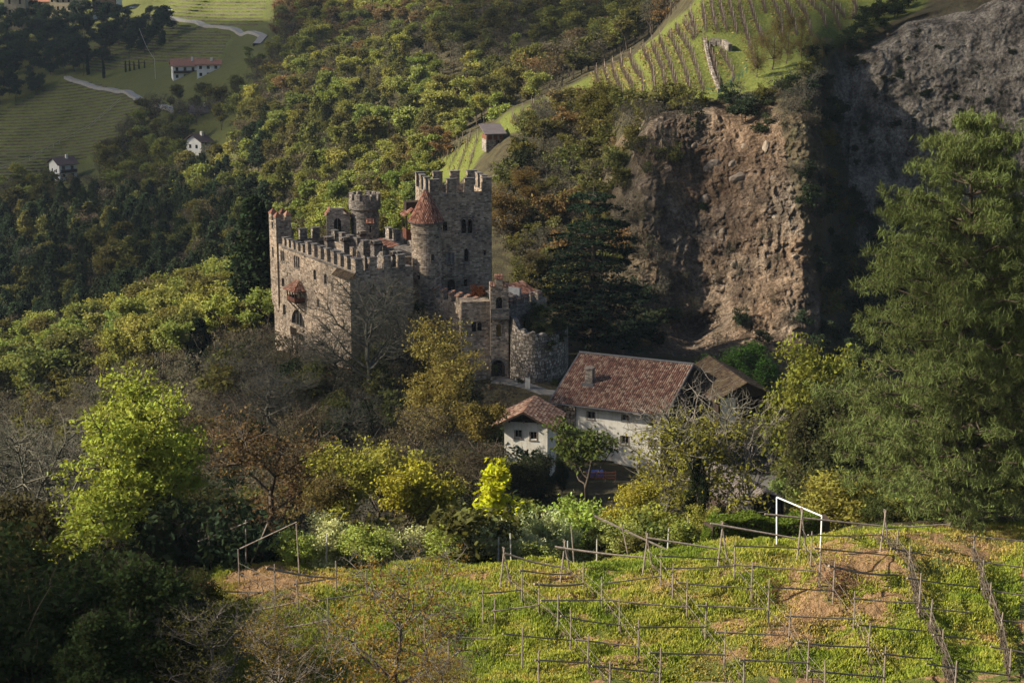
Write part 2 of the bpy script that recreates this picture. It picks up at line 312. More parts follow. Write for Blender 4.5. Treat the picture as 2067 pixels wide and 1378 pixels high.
def ground_mat():
    m, t, out = new_mat('hillside_ground')
    at = N(t, 'ShaderNodeAttribute', attribute_name='mask'); sp = N(t, 'ShaderNodeSeparateColor'); t.links.new(at.outputs['Color'], sp.inputs[0])
    tc = N(t, 'ShaderNodeTexCoord'); pos = tc.outputs['Object']
    n1 = noise_n(t, pos, 0.5, 6, 0.65); n2 = noise_n(t, pos, 2.6, 5, 0.7); n3 = noise_n(t, pos, 0.13, 4, 0.55)
    floor = ramp(t, [(0.3, (0.03, 0.026, 0.017)), (0.55, (0.065, 0.055, 0.03)), (0.75, (0.075, 0.08, 0.03))]); t.links.new(n1, floor.inputs[0])
    # grass with tan dry patches
    gr = ramp(t, [(0.3, (0.055, 0.075, 0.018)), (0.5, (0.11, 0.13, 0.028)), (0.7, (0.19, 0.185, 0.045))]); t.links.new(n2, gr.inputs[0])
    dry = ramp(t, [(0.3, (0.17, 0.10, 0.05)), (0.6, (0.30, 0.19, 0.10)), (0.75, (0.38, 0.26, 0.14))]); t.links.new(n2, dry.inputs[0])
    k = math_n(t, 'ADD', math_n(t, 'MULTIPLY', n1, 0.75), math_n(t, 'MULTIPLY', n3, 0.45))
    k = math_n(t, 'ADD', k, math_n(t, 'MULTIPLY_ADD', at.outputs['Alpha'], 0.5, -0.25))
    ks = ramp(t, [(0.60, (0, 0, 0)), (0.70, (1, 1, 1))]); t.links.new(k, ks.inputs[0])
    grass = mixc(t, ks.outputs[0], gr.outputs[0], dry.outputs[0])
    # rock / clay cliff
    mp = N(t, 'ShaderNodeMapping'); mp.inputs['Scale'].default_value = (1, 1, 0.55); t.links.new(pos, mp.inputs['Vector'])
    c1 = noise_n(t, mp.outputs[0], 0.35, 8, 0.72); c2 = noise_n(t, mp.outputs[0], 0.07, 4, 0.6)
    vo = N(t, 'ShaderNodeTexVoronoi'); vo.inputs['Scale'].default_value = 1.1; t.links.new(mp.outputs[0], vo.inputs['Vector'])
    rk = ramp(t, [(0.32, (0.045, 0.036, 0.028)), (0.46, (0.105, 0.083, 0.064)), (0.56, (0.18, 0.145, 0.115)), (0.70, (0.29, 0.245, 0.20))]); t.links.new(c1, rk.inputs[0])
    rk2 = ramp(t, [(0.40, (1.02, 0.88, 0.76)), (0.60, (0.92, 0.93, 0.92))]); t.links.new(c2, rk2.inputs[0])
    rock = mixc(t, 1.0, rk.outputs[0], rk2.outputs[0], 'MULTIPLY')
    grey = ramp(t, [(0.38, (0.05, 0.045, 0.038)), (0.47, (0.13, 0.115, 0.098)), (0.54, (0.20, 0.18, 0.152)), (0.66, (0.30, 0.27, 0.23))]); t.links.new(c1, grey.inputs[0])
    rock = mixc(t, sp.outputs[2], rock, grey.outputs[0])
    g3 = noise_n(t, pos, 2.2, 5, 0.75); gv = ramp(t, [(0.38, (0.38, 0.36, 0.35)), (0.5, (0.85, 0.84, 0.82)), (0.62, (1.35, 1.32, 1.28))]); t.links.new(g3, gv.inputs[0]); rock = mixc(t, 1.0, rock, gv.outputs[0], 'MULTIPLY')
    c = mixc(t, sp.outputs[0], floor.outputs[0], grass); c = mixc(t, sp.outputs[1], c, rock)
    p = N(t, 'ShaderNodeBsdfPrincipled'); p.inputs['Roughness'].default_value = 0.95; p.inputs['Specular IOR Level'].default_value = 0.1
    t.links.new(c, p.inputs['Base Color'])
    hh = math_n(t, 'ADD', math_n(t, 'ADD', math_n(t, 'MULTIPLY', c1, 1.4), math_n(t, 'MULTIPLY', g3, 0.6)), math_n(t, 'MULTIPLY', n2, 0.35))
    hh = math_n(t, 'ADD', hh, math_n(t, 'MULTIPLY', vo.outputs[0], math_n(t, 'MULTIPLY', sp.outputs[1], 0.35)))
    b = N(t, 'ShaderNodeBump'); b.inputs['Strength'].default_value = 1.0; b.inputs['Distance'].default_value = 0.6
    t.links.new(hh, b.inputs['Height']); t.links.new(b.outputs[0], p.inputs['Normal'])
    t.links.new(p.outputs[0], out.inputs[0]); return m
M['ground'] = ground_mat()

# ------------------------------------------------------------------ mesh helpers
def mesh_np(name, V, F, mats, mi=None, attr=None, smooth=False, uv=None):
    """V (n,3), F (m,4) all quads"""
    me = bpy.data.meshes.new(name); V = np.asarray(V, np.float32); F = np.asarray(F, np.int32)
    me.vertices.add(len(V)); me.vertices.foreach_set('co', V.ravel())
    k = F.shape[1]
    me.loops.add(F.size); me.loops.foreach_set('vertex_index', F.ravel())
    me.polygons.add(len(F)); me.polygons.foreach_set('loop_start', np.arange(0, F.size, k, dtype=np.int32))
    if mi is not None: me.polygons.foreach_set('material_index', np.asarray(mi, np.int32))
    if smooth: me.polygons.foreach_set('use_smooth', np.ones(len(F), bool))
    if attr is not None:
        a = me.attributes.new('v', 'FLOAT', 'POINT'); a.data.foreach_set('value', np.asarray(attr, np.float32))
    if uv is not None:
        u = me.uv_layers.new(name='UVMap'); u.data.foreach_set('uv', np.asarray(uv, np.float32).ravel())
    for m in mats: me.materials.append(m)
    me.update(calc_edges=True); me.validate()
    return me
def link(name, data, parent=None, loc=None):
    o = bpy.data.objects.new(name, data); COL.objects.link(o)
    if parent is not None: o.parent = parent
    if loc is not None: o.location = loc
    return o
def tag(o, label=None, cat=None, group=None, kind=None):
    if label: o['label'] = label
    if cat: o['category'] = cat
    if group: o['group'] = group
    if kind: o['kind'] = kind
    return o
def empty(name, loc, rz=0.0):
    o = bpy.data.objects.new(name, None); COL.objects.link(o); o.location = loc; o.rotation_euler = (0, 0, rz)
    o.empty_display_size = 0.5; return o

class MB:
    """collects polygons with UVs in metres, one material slot list"""
    def __init__(s, *mats): s.v = []; s.f = []; s.m = []; s.mats = [M[k] if isinstance(k, str) else k for k in mats]
    def poly(s, pts, m=0):
        b = len(s.v); s.v += [tuple(p) for p in pts]; s.f.append(tuple(range(b, b + len(pts)))); s.m.append(m)
    def box(s, o, ex, ey, ez, m=0, taper=1.0):
        """corner o, three edge vectors"""
        o = Vector(o); ex = Vector(ex); ey = Vector(ey); ez = Vector(ez)
        p = [o, o + ex, o + ex + ey, o + ey]
        c = (p[0] + p[2]) / 2 + ez
        q = [c + (k + ez - c) * taper for k in p]
        b = len(s.v); s.v += [tuple(k) for k in p + q]
        for f in ((3, 2, 1, 0), (4, 5, 6, 7), (0, 1, 5, 4), (1, 2, 6, 5), (2, 3, 7, 6), (3, 0, 4, 7)):
            s.f.append(tuple(b + i for i in f)); s.m.append(m)
    def tube(s, pts, r0, r1=None, n=6, m=0, caps=True):
        r1 = r0 if r1 is None else r1; pts = [Vector(p) for p in pts]; b = len(s.v); L = len(pts)
        for i, p in enumerate(pts):
            d = (pts[min(i + 1, L - 1)] - pts[max(i - 1, 0)]).normalized()
            a = d.orthogonal().normalized(); c = d.cross(a); r = r0 + (r1 - r0) * i / max(1, L - 1)
            for k in range(n):
                t = 2 * math.pi * k / n; s.v.append(tuple(p + (a * math.cos(t) + c * math.sin(t)) * r))
        for i in range(L - 1):
            for k in range(n):
                k2 = (k + 1) % n; s.f.append((b + i * n + k, b + i * n + k2, b + (i + 1) * n + k2, b + (i + 1) * n + k)); s.m.append(m)
        if caps:
            s.f.append(tuple(b + k for k in range(n))[::-1]); s.m.append(m)
            s.f.append(tuple(b + (L - 1) * n + k for k in range(n))); s.m.append(m)
    def build(s, name, parent=None, rel=None, share_loc=True):
        """rel: origin subtracted so that the mesh is local to its parent"""
        off = Vector(rel) if rel is not None else Vector((0, 0, 0))
        v = [tuple(Vector(p) - off) for p in s.v]
        me = bpy.data.meshes.new(name); me.from_pydata(v, [], s.f)
        me.polygons.foreach_set('material_index', s.m)
        uvl = me.uv_layers.new(name='UVMap'); co = []
        for p in me.polygons:
            n = p.normal
            if abs(n.z) > 0.8: e = None
            else: e = Vector((-n.y, n.x, 0)).normalized()
            for vi in p.vertices:
                q = Vector(v[vi]) + off
                co += [q.x, q.y] if e is None else [q.dot(e), q.z]
        uvl.data.foreach_set('uv', co)
        for m in s.mats: me.materials.append(m)
        me.update()
        return link(name, me, parent)

# ------------------------------------------------------------------ terrain mesh
VINE_UP = [(1010,235),(1180,160),(1290,90),(1390,20),(1420,-20),(1900,-40),(1860,20),(1720,75),(1560,175),(1450,200),(1330,212),(1200,190),(1130,190),(1060,262),(1005,275)]
VINE_KEEP = [(905,300),(985,262),(1010,262),(960,330),(945,370),(840,370),(850,330)]
KNOLL = [(340,1175),(420,1128),(560,1120),(700,1125),(960,1130),(1200,1120),(1440,1085),(1560,1075),(1700,1070),(1900,1060),(2500,1040),(2500,1900),(520,1900),(430,1260)]
FAR_V = [[(-30,240),(130,165),(200,170),(280,200),(325,225),(300,262),(270,285),(230,300),(150,330),(100,350),(60,360),(-60,385)],
         [(330,20),(360,-30),(545,-30),(530,50),(470,60),(360,45)],
         [(190,95),(260,60),(340,45),(470,72),(450,110),(430,130),(310,130),(190,150),(170,130)],
         [(915,-30),(1050,-30),(1010,18),(930,18)]]
DRYB = [(1720,1140,105,55,1),(1640,1215,75,55,1),(1570,1290,65,45,.9),(1440,1345,60,40,.7),(1780,1220,60,45,.8),(560,1170,95,32,1.1),(1930,1105,120,36,.9),(1330,1180,60,25,.55),(1480,1270,45,36,.5),(1160,1180,50,20,.4),(1850,1160,40,40,.8),(1235,1290,40,30,.4)]
def dry_at(px, py):
    r = 0
    for x, y, a, b, w in DRYB: r = np.maximum(r, w * np.exp(-((px - x) / a) ** 2 - ((py - y) / b) ** 2))
    return r
def build_terrain():
    V = np.stack([XX, YY, HG], -1)
    gy = np.gradient(HG, YR, axis=0)                      # steepness along the view
    steep = np.clip((np.abs(gy) - 0.55) / 0.9, 0, 1)
    steep = _smooth(_smooth(steep, 2).T, 2).T
    zc = HG
    rough = fbm(XX / 5.0, zc / 3.6, 5, 3, ridge=True) * 2.6 + fbm(XX / 15.0, zc / 22.0, 3, 8, ridge=True) * 2.6 + fbm(XX / 1.4, zc / 1.1, 3, 31) * 1.0
    mid = np.clip((YY - 222) / 10, 0, 1) * np.clip((330 - YY) / 10, 0, 1)
    cz_ = steep * mid * np.clip((proj(XX, YY, HG)[0] - 1240) / 60, 0, 1)
    V[..., 1] += steep * mid * rough * (1 - .75 * np.clip(cz_ * 3, 0, 1)) + np.clip(cz_ * 3, 0, 1) * 1.6; V[..., 0] += steep * mid * fbm(XX / 4.0 + 9, zc / 3.0, 4, 12) * 1.2
    # tussocky near slope
    px, py = proj(XX, YY, HG)
    mask = np.zeros(XX.shape + (4,)); mask[..., 3] = 0.5
    mask[..., 0] = np.maximum(mask[..., 0], inpoly(px, py, KNOLL) & (YY < 112) & (YY > 60))
    mask[..., 0] = np.maximum(mask[..., 0], inpoly(px, py, VINE_UP) & (YY > 245) & (YY < 400))
    mask[..., 0] = np.maximum(mask[..., 0], inpoly(px, py, VINE_KEEP) & (YY > 300) & (YY < 360))
    mask[..., 0] = np.maximum(mask[..., 0], .6 * ((px < 560) & (YY > 530)))
    for f in FAR_V: mask[..., 0] = np.maximum(mask[..., 0], 1.0 * (inpoly(px, py, f) & (YY > 520)))
    mask[..., 1] = steep * mid * (px > 1560) + 0.35 * steep * mid * (px > 1000) * (px <= 1560)
    mask[..., 1] = np.maximum(mask[..., 1], inpoly(px, py, [(1330,600),(1360,290),(1400,240),(1480,205),(1560,215),(1600,330),(1660,600),(1650,710),(1320,715)]) & (YY > 222) & (YY < 300))
    mask[..., 1] = np.clip(mask[..., 1], 0, 1)
    rp = [(680,330),(690,270),(720,255),(700,300)]
    for q, y0 in ((rp, 380), ([(900,190),(1000,190),(980,230),(900,225)], 380)):
        mask[..., 1] = np.maximum(mask[..., 1], inpoly(px, py, q) & (YY > y0))
    mask[..., 1] = np.maximum(mask[..., 1], (inpoly(px, py, [(620,790),(700,780),(720,860),(640,880)]) & (YY > 150) & (YY < 240)))
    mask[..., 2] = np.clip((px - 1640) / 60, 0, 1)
    # how dry: alpha 1 = dry patches
    dry = dry_at(px, py) + 0.35 * fbm(XX / 3.2, YY / 2.2, 3, 91)
    dry = np.where(YY < 115, dry, 0)
    dry = _smooth(_smooth(dry, 4).T, 4).T
    mask[..., 3] = np.clip(0.18 + dry * 0.8, 0, 1)
    mask[..., 3] = np.maximum(mask[..., 3], np.where(YY < 112, .9 * (fbm(XX / 2.0, YY / .8, 3, 13) > .2), 0))
    for ch in (0, 1, 2):
        mask[..., ch] = _smooth(_smooth(mask[..., ch], 1).T, 1).T
    ny, nx = XX.shape; idx = np.arange(ny * nx).reshape(ny, nx)
    F = np.stack([idx[:-1, :-1], idx[:-1, 1:], idx[1:, 1:], idx[1:, :-1]], -1).reshape(-1, 4)
    me = mesh_np('hillside_ground', V.reshape(-1, 3), F, [M['ground']], smooth=True)
    a = me.color_attributes.new('mask', 'FLOAT_COLOR', 'POINT'); a.data.foreach_set('color', mask.reshape(-1).astype(np.float32))
    o = link('hillside_ground', me); tag(o, kind='structure')
    return o
build_terrain()
def cliff_patch(name, p0, p1, lips, zlo, nx, nz, seed, amp=1.0, grey=0.0, edge=None):
    PXs = np.linspace(p0, p1, nx); V = np.zeros((nz, nx, 3)); MK = np.zeros((nz, nx, 4)); MK[..., 3] = .5
    Yl = np.arange(215, 340, 0.5)
    for i, px in enumerate(PXs):
        k = (px - 1033.5) / FPX / .975; zz = np.maximum.accumulate(H(k * Yl, Yl) + Yl * 1e-5)
        ly = np.interp(px, [a for a, _ in lips], [b for _, b in lips]); zh = float(H(k * ly, ly)); z = np.linspace(zlo, zh, nz)
        Y = np.interp(z, zz, Yl); V[:, i, 0] = k * Y; V[:, i, 1] = Y; V[:, i, 2] = z
    X, Y, Z = V[..., 0].copy(), V[..., 1].copy(), V[..., 2].copy()
    t = np.linspace(0, 1, nz)[:, None]; u = np.linspace(0, 1, nx)[None, :]
    fade = np.clip(np.minimum(t / .06, (1 - t) / .04), 0, 1) * np.clip(np.minimum(u / .08, (1 - u) / .03), 0, 1)
    wx = X + 1.4 * fbm(X / 4, Z / 4, 3, seed + 3); wz = Z + 1.4 * fbm(X / 4 + 7, Z / 4, 3, seed + 4)
    r = fbm(wx / 5.5, wz / 16, 4, seed, ridge=True) * 2.2 + fbm(wx / 1.3, wz / 6.0, 4, seed + 1, ridge=True) * 1.0
    b = fbm(wx / 3.0, wz / 2.2, 4, seed + 2); r = r + (np.floor(b * 9) / 9 * .75 + b * .25) * 2.2 + fbm(X / .55, Z / .5, 3, seed + 9) * 1.1; c_ = fbm(wx / 1.1, wz / .9, 3, seed + 6); r = r + (np.floor(c_ * 7) / 7) * 1.0
    V[..., 1] = Y - fade * (1.3 + amp * r) + (1 - fade) * .9
    V[..., 0] = X + fade * fbm(X / 1.3 + 3, Z / 1.1, 3, seed + 5) * .5
    MK[..., 1] = 1; MK[..., 2] = grey
    if edge is not None:
        px, py = proj(X, Y, Z); MK[..., 1] = np.interp(px + 60 * fbm(X / 5, Z / 5, 3, 71), [1200, 1280, 1340], [.15, .6, 1]) * np.where(px > np.interp(py, [a for a, _ in edge], [b for _, b in edge]), 0.3, 1)
    idx = np.arange(nz * nx).reshape(nz, nx); F = np.stack([idx[:-1, :-1], idx[:-1, 1:], idx[1:, 1:], idx[1:, :-1]], -1).reshape(-1, 4)
    me = mesh_np(name, V.reshape(-1, 3), F, [M['ground']], smooth=False); a = me.color_attributes.new('mask', 'FLOAT_COLOR', 'POINT'); a.data.foreach_set('color', MK.reshape(-1).astype(np.float32))
    tag(link(name, me), kind='structure')
cliff_patch('cliff_face', 1190, 1660, [(1190,284),(1250,274),(1300,267),(1345,265),(1400,262),(1500,256),(1600,251),(1630,251),(1660,262)], -52, 330, 300, 21, 0.55, 0.0, [(150,1560),(330,1585),(450,1615),(620,1655),(720,1660)])
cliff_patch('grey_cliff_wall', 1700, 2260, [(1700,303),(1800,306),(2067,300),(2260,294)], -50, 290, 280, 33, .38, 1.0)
# the land behind and under the camera, down to the valley
bm_ = MB('ground')
bm_.poly([(-4000, -1500, -118), (4000, -1500, -118), (4000, 5000, -118), (-4000, 5000, -118)])
tag(bm_.build('valley_ground'), kind='structure')

# ------------------------------------------------------------------ trees and shrubs
def quads_from_segments(P0, P1, R0, R1, n=3):
    P0 = np.asarray(P0, float); P1 = np.asarray(P1, float); R0 = np.asarray(R0, float); R1 = np.asarray(R1, float)
    d = P1 - P0; L = np.linalg.norm(d, axis=1, keepdims=True) + 1e-9; d = d / L
    h = np.where(np.abs(d[:, 2:3]) < 0.9, np.array([[0, 0, 1.0]]), np.array([[1.0, 0, 0]]))
    a = np.cross(d, h); a /= np.linalg.norm(a, axis=1, keepdims=True); b = np.cross(d, a)
    m = len(P0); V = np.zeros((m, 2 * n, 3)); ang = np.arange(n) * 2 * math.pi / n
    for k in range(n):
        o = a * math.cos(ang[k]) + b * math.sin(ang[k])
        V[:, k] = P0 + o * R0[:, None]; V[:, n + k] = P1 + o * R1[:, None]
    F = np.array([(k, (k + 1) % n, n + (k + 1) % n, n + k) for k in range(n)])
    F = (np.arange(m)[:, None, None] * 2 * n + F[None]).reshape(-1, 4)
    return V.reshape(-1, 3), F
def leaf_quads(rng, C, size, long=1.6, up=0.35, droop=None, var=0.35, clump=None):
    """one rhombus leaf per centre"""
    n = len(C); d = rng.normal(size=(n, 3))
    if droop is not None: d[:, 2] -= droop
    d /= np.linalg.norm(d, axis=1, keepdims=True)
    nr = rng.normal(size=(n, 3)); nr[:, 2] += up * 3; s = np.cross(d, nr); s /= np.linalg.norm(s, axis=1, keepdims=True) + 1e-9
    sz = size * (1 + var * rng.uniform(-1, 1, (n, 1)))
    V = np.stack([C - d * sz * long * .5, C + s * sz * .42 - d * sz * .05, C + d * sz * long * .5, C - s * sz * .42 - d * sz * .05], 1)
    F = np.arange(n * 4).reshape(n, 4)
    v = rng.uniform(0, 1, n) * 0.6 + (clump if clump is not None else rng.uniform(0, 1, n)) * 0.4
    return V.reshape(-1, 3), F, np.repeat(v, 4)

def blobs(rng, kind, Hh, Rr, n):
    """lumpy envelope: list of (centre, radius)"""
    out = []
    for i in range(n):
        if kind == 'round':
            z = Hh * rng.uniform(0.34, 0.90); f = math.sqrt(max(0.05, 1 - ((z / Hh - 0.56) / 0.46) ** 2)); r = Rr * f * math.sqrt(rng.uniform(0.05, 1)) * 0.74
            br = Rr * rng.uniform(0.24, 0.40)
        elif kind == 'vase':
            z = Hh * rng.uniform(0.50, 0.93); r = Rr * (0.25 + 0.75 * (z / Hh)) * math.sqrt(rng.uniform(0, 1)) * 0.8; br = Rr * rng.uniform(0.2, 0.34)
        elif kind == 'full':
            z = Hh * rng.uniform(0.14, 0.88); f = math.sqrt(max(0.05, 1 - ((z / Hh - 0.45) / 0.58) ** 2)); r = Rr * f * math.sqrt(rng.uniform(0.05, 1)) * 0.76; br = Rr * rng.uniform(0.24, 0.38)
        elif kind == 'cone':
            t = (i + 0.5) / n; z = Hh * (0.16 + 0.82 * t); r = Rr * (1 - t) ** 0.8 * rng.uniform(0.15, 0.75); br = Rr * (1 - t) ** 0.7 * rng.uniform(0.30, 0.42) + 0.03 * Hh
        elif kind == 'flame':
            t = rng.uniform(0, 1); z = Hh * (0.16 + 0.78 * t); r = Rr * (1 - t) ** 0.45 * rng.uniform(0.1, 0.75); br = Rr * rng.uniform(0.18, 0.30) * (1.1 - 0.6 * t)
        a = rng.uniform(0, 2 * math.pi)
        out.append((np.array([r * math.cos(a), r * math.sin(a), z]), br))
    return out

def tree_geo(seed, Hh, Rr, kind='round', nb=12, limbs=9, twigs=90, fine=0, clus=500, leaves=12, lsize=0.3, lspread=0.5,
             tr=0.22, wander=0.12, flat=0.8, long=1.6, trunk_top=0.55, lean=0.03, bare_top=0.0, upc=0.5, trunks=1, droop=None):
    rng = np.random.default_rng(seed)
    S0, S1, A, B = [], [], [], []; nodes = []; nrad = []
    def path(p, q, r0, r1, k, bend):
        p = np.array(p, float); q = np.array(q, float); L = np.linalg.norm(q - p)
        c = (p + q) / 2 + np.array([0, 0, -bend * L]) + rng.normal(size=3) * wander * L * 0.5
        prev = p
        for i in range(1, k + 1):
            t = i / k; x = (1 - t) ** 2 * p + 2 * t * (1 - t) * c + t * t * q
            if i < k: x = x + rng.normal(size=3) * wander * L / k * 0.45
            ra = r0 + (r1 - r0) * (i - 1) / k; rb = r0 + (r1 - r0) * t
            S0.append(prev); S1.append(x); A.append(ra); B.append(rb); nodes.append(x); nrad.append(rb); prev = x
    bl = blobs(rng, kind, Hh, Rr, nb)
    for tk in range(trunks):
        base = np.array([0, 0, -0.4]) + (rng.normal(size=3) * [.35, .35, 0] if trunks > 1 else 0)
        top = np.array([rng.normal() * lean * Hh * (1 + 2 * (trunks > 1)), rng.normal() * lean * Hh * (1 + 2 * (trunks > 1)), Hh * trunk_top])
        path(base, top, tr * (1 if trunks == 1 else .7), tr * 0.45, 7, 0)
    T = len(nodes)
    for i in range(limbs):
        c, br = bl[i % len(bl)]
        if trunks * 7 > 0:
            cand = [j for j in range(len(nodes)) if nodes[j][2] < c[2] * 0.92 and nodes[j][2] > Hh * 0.12 and j < max(T, 1)]
            j = min(cand, key=lambda j: abs(nodes[j][2] - (c[2] - upc * np.linalg.norm(c[:2]) - 0.12 * Hh))) if cand else 2
        path(nodes[j], c, nrad[j] * 0.62, tr * 0.13, 6, rng.uniform(-0.05, 0.18))
    def samp(n, shell=0.5):
        w = np.array([b[1] ** 2 for b in bl]); k = rng.choice(len(bl), n, p=w / w.sum())
        d = rng.normal(size=(n, 3)); d /= np.linalg.norm(d, axis=1, keepdims=True)
        r = rng.uniform(shell, 1, (n, 1)) ** 0.5
        C = np.array([bl[q][0] for q in k]); R = np.array([bl[q][1] for q in k])[:, None]
        return C + d * r * R * np.array([1, 1, flat])
    def connect(Q, r0, r1, k, bend, near=None):
        Nn = np.array(nodes); rr = np.array(nrad)
        # prefer a parent lower and inside
        for q in Q:
            d = np.linalg.norm(Nn - q, axis=1) + np.maximum(0, Nn[:, 2] - q[2] + 0.1) * 1.5 + np.maximum(0, np.linalg.norm(Nn[:, :2], axis=1) - np.linalg.norm(q[:2])) * 0.8
            j = int(np.argmin(d)); path(Nn[j], q, min(r0, rr[j] * 0.8), r1, k, bend)
    tips = samp(twigs, 0.35)
    connect(tips, tr * 0.16, tr * 0.045, 4, 0.06)
    if fine:
        connect(samp(fine, 0.55) + rng.normal(size=(fine, 3)) * 0.12 * Rr * (0.3 + bare_top), tr * 0.06, tr * 0.02, 3, 0.0)
    Vb, Fb = quads_from_segments(S0, S1, A, B, 4 if tr > 0.3 else 3)
    if clus and leaves:
        Nn = np.array(nodes[T:]); rr = np.array(nrad[T:])
        thin = np.nonzero(rr < tr * 0.14)[0]
        k = rng.choice(thin, clus); C = Nn[k] * 0.85 + samp(clus, 0.3) * 0.15 if kind != 'flame' else Nn[k] + rng.normal(size=(clus, 3)) * 0.1
        if bare_top: C = C[C[:, 2] < Hh * (1 - bare_top) * rng.uniform(0.75, 1.1, len(C))]
        cl = rng.uniform(0, 1, len(C)); k = rng.integers(0, len(C), len(C) * leaves)
        off = rng.normal(size=(len(k), 3)) * lspread * np.array([1, 1, 0.55])
        Lp = C[k] + off
        Vl, Fl, vv = leaf_quads(rng, Lp, lsize, long, clump=cl[k], droop=droop)
    else:
        Vl = np.zeros((0, 3)); Fl = np.zeros((0, 4), int); vv = np.zeros(0)
    return (Vb, Fb), (Vl, Fl, vv)

def conifer_geo(seed, Hh, Rr, whorls=26, per=6, kind='pine', lsize=0.35, per_br=10, leaves=10, tr=0.3, gap=0.1, z0=0.08, wide=0.14, shape=0.8, spread=0.35):
    rng = np.random.default_rng(seed); S0, S1, A, B, C, D = [], [], [], [], [], []
    zs = np.linspace(0, Hh, 14); prev = np.array([0, 0, -0.5])
    for i, z in enumerate(zs[1:]):
        p = np.array([rng.normal() * 0.03, rng.normal() * 0.03, z]); S0.append(prev); S1.append(p)
        A.append(tr * (1 - i / 13.5)); B.append(tr * (1 - (i + 1) / 13.5) + 0.01); prev = p
    for w in range(whorls):
        t = (w + rng.uniform(-0.3, 0.3)) / whorls; t = min(max(t, 0), 0.985); z = Hh * (z0 + (1 - z0) * t)
        env = Rr * (1 - t) ** shape * (0.75 + 0.25 * min(1, t * 6))
        a0 = rng.uniform(0, 6.28)
        for k in range(per):
            if rng.uniform() < gap: continue
            a = a0 + k * 6.283 / per + rng.uniform(-0.35, 0.35); L = env * rng.uniform(0.62, 1.12)
            dr = np.array([math.cos(a), math.sin(a), 0]); p = np.array([0, 0, z]); q0 = p
            n = max(3, int(per_br * L / Rr) + 2)
            side = np.array([-dr[1], dr[0], 0])
            for i in range(1, n + 1):
                s = i / n
                if kind == 'cedar': zz = 0.06 * L * s - 0.16 * L * s * s + rng.normal() * 0.03
                elif kind == 'spruce': zz = -0.28 * L * s + 0.12 * L * s ** 3
                else: zz = 0.42 * L * s - 0.16 * L * s * s
                q = p + dr * L * s + np.array([0, 0, zz]) + rng.normal(size=3) * 0.03 * L
                S0.append(q0); S1.append(q); r = 0.02 + 0.016 * L
                A.append(r * (1 - (i - 1) / n) + .008); B.append(r * (1 - i / n) + .008); q0 = q
                if s > 0.22:
                    wd_ = L * wide * (1.25 - s) + 0.12
                    m = max(1, int(leaves * (0.6 + 0.4 * s)))
                    u = rng.uniform(-1, 1, (m, 1)) * wd_ * 2.2; f = rng.uniform(-0.5, 0.5, (m, 1)) * L / n
                    zj = rng.normal(size=(m, 1)) * (0.05 if kind == 'cedar' else spread * 0.5)
                    C.append(q + side * u + dr * f + np.concatenate([np.zeros((m, 2)), zj], 1))
                    if i % 2 == 0 and L > 1.2:
                        for sg in (-1, 1):
                            e = q + side * sg * wd_ * 1.8 + dr * L * 0.08
                            S0.append(q); S1.append(e); A.append(0.018); B.append(0.006)
    Vb, Fb = quads_from_segments(S0, S1, A, B, 4 if tr > 0.25 else 3)
    C = np.concatenate(C); cl = vnoise(C[:, 0] * 0.8, C[:, 2] * 0.8 + C[:, 1], seed) + 0.5
    if kind == 'cedar': Vl, Fl, vv = leaf_quads(rng, C, lsize, 1.4, up=2.2, clump=cl)
    elif kind == 'longneedle':
        Cn = np.repeat(C, 20, 0) + rng.normal(size=(len(C) * 20, 3)) * 0.13
        Vl, Fl, vv = leaf_quads(rng, Cn, lsize, 9.0, up=0.1, droop=1.5, clump=np.repeat(cl, 20))
    else: Vl, Fl, vv = leaf_quads(rng, C, lsize, 1.5, up=0.4, clump=cl)
    return (Vb, Fb), (Vl, Fl, vv)

PROTO = {}
def proto_far(name, geo, bark='bark', leaf='leaf'):
    (Vb, Fb), (Vl, Fl, vv) = geo
    V = np.concatenate([Vb, Vl]); F = np.concatenate([Fb, Fl + len(Vb)])
    mi = np.concatenate([np.zeros(len(Fb), int), np.ones(len(Fl), int)]); at = np.concatenate([np.zeros(len(Vb)), vv])
    PROTO[name] = mesh_np(name, V, F, [M[bark], M[leaf]], mi, at)
def proto_near(name, geo, bark='bark', leaf='leaf'):
    (Vb, Fb), (Vl, Fl, vv) = geo
    t = mesh_np(name + '_trunk', Vb, Fb, [M[bark]], smooth=True)
    c = mesh_np(name + '_crown', Vl, Fl, [M[leaf]], None, vv) if len(Fl) else None
    PROTO[name] = (t, c)

# far kinds, about 9 m tall
for i in range(4):
    proto_far('leafy%d' % i, tree_geo(100 + i, 9, 4.3, ['round', 'full'][i % 2], nb=11, limbs=8, twigs=40, clus=200, leaves=17, lsize=0.31, lspread=0.40, tr=0.16))
for i in range(3):
    proto_far('airy%d' % i, tree_geo(120 + i, 9, 3.8, 'vase', nb=9, limbs=8, twigs=50, clus=140, leaves=14, lsize=0.27, lspread=0.40, tr=0.17, upc=0.9, lean=0.08))
for i in range(2):
    proto_far('twiggy%d' % i, tree_geo(140 + i, 9, 3.9, 'round', nb=10, limbs=9, twigs=90, fine=260, clus=60, leaves=8, lsize=0.26, lspread=0.5, tr=0.15, upc=0.8), bark='bark')
for i in range(4):
    proto_far('pine%d' % i, conifer_geo(160 + i, 10, 2.9, whorls=13, per=6, per_br=3, leaves=24, lsize=0.30, tr=0.15, gap=0.26, z0=0.22, shape=0.55, wide=0.26, spread=0.6), leaf='needle')
for i in range(3):
    proto_far('shrub%d' % i, tree_geo(180 + i, 3.4, 2.2, 'full', nb=9, limbs=7, twigs=50, fine=60, clus=150, leaves=9, lsize=0.20, lspread=0.22, tr=0.07, trunks=3, trunk_top=0.4, upc=0.8))
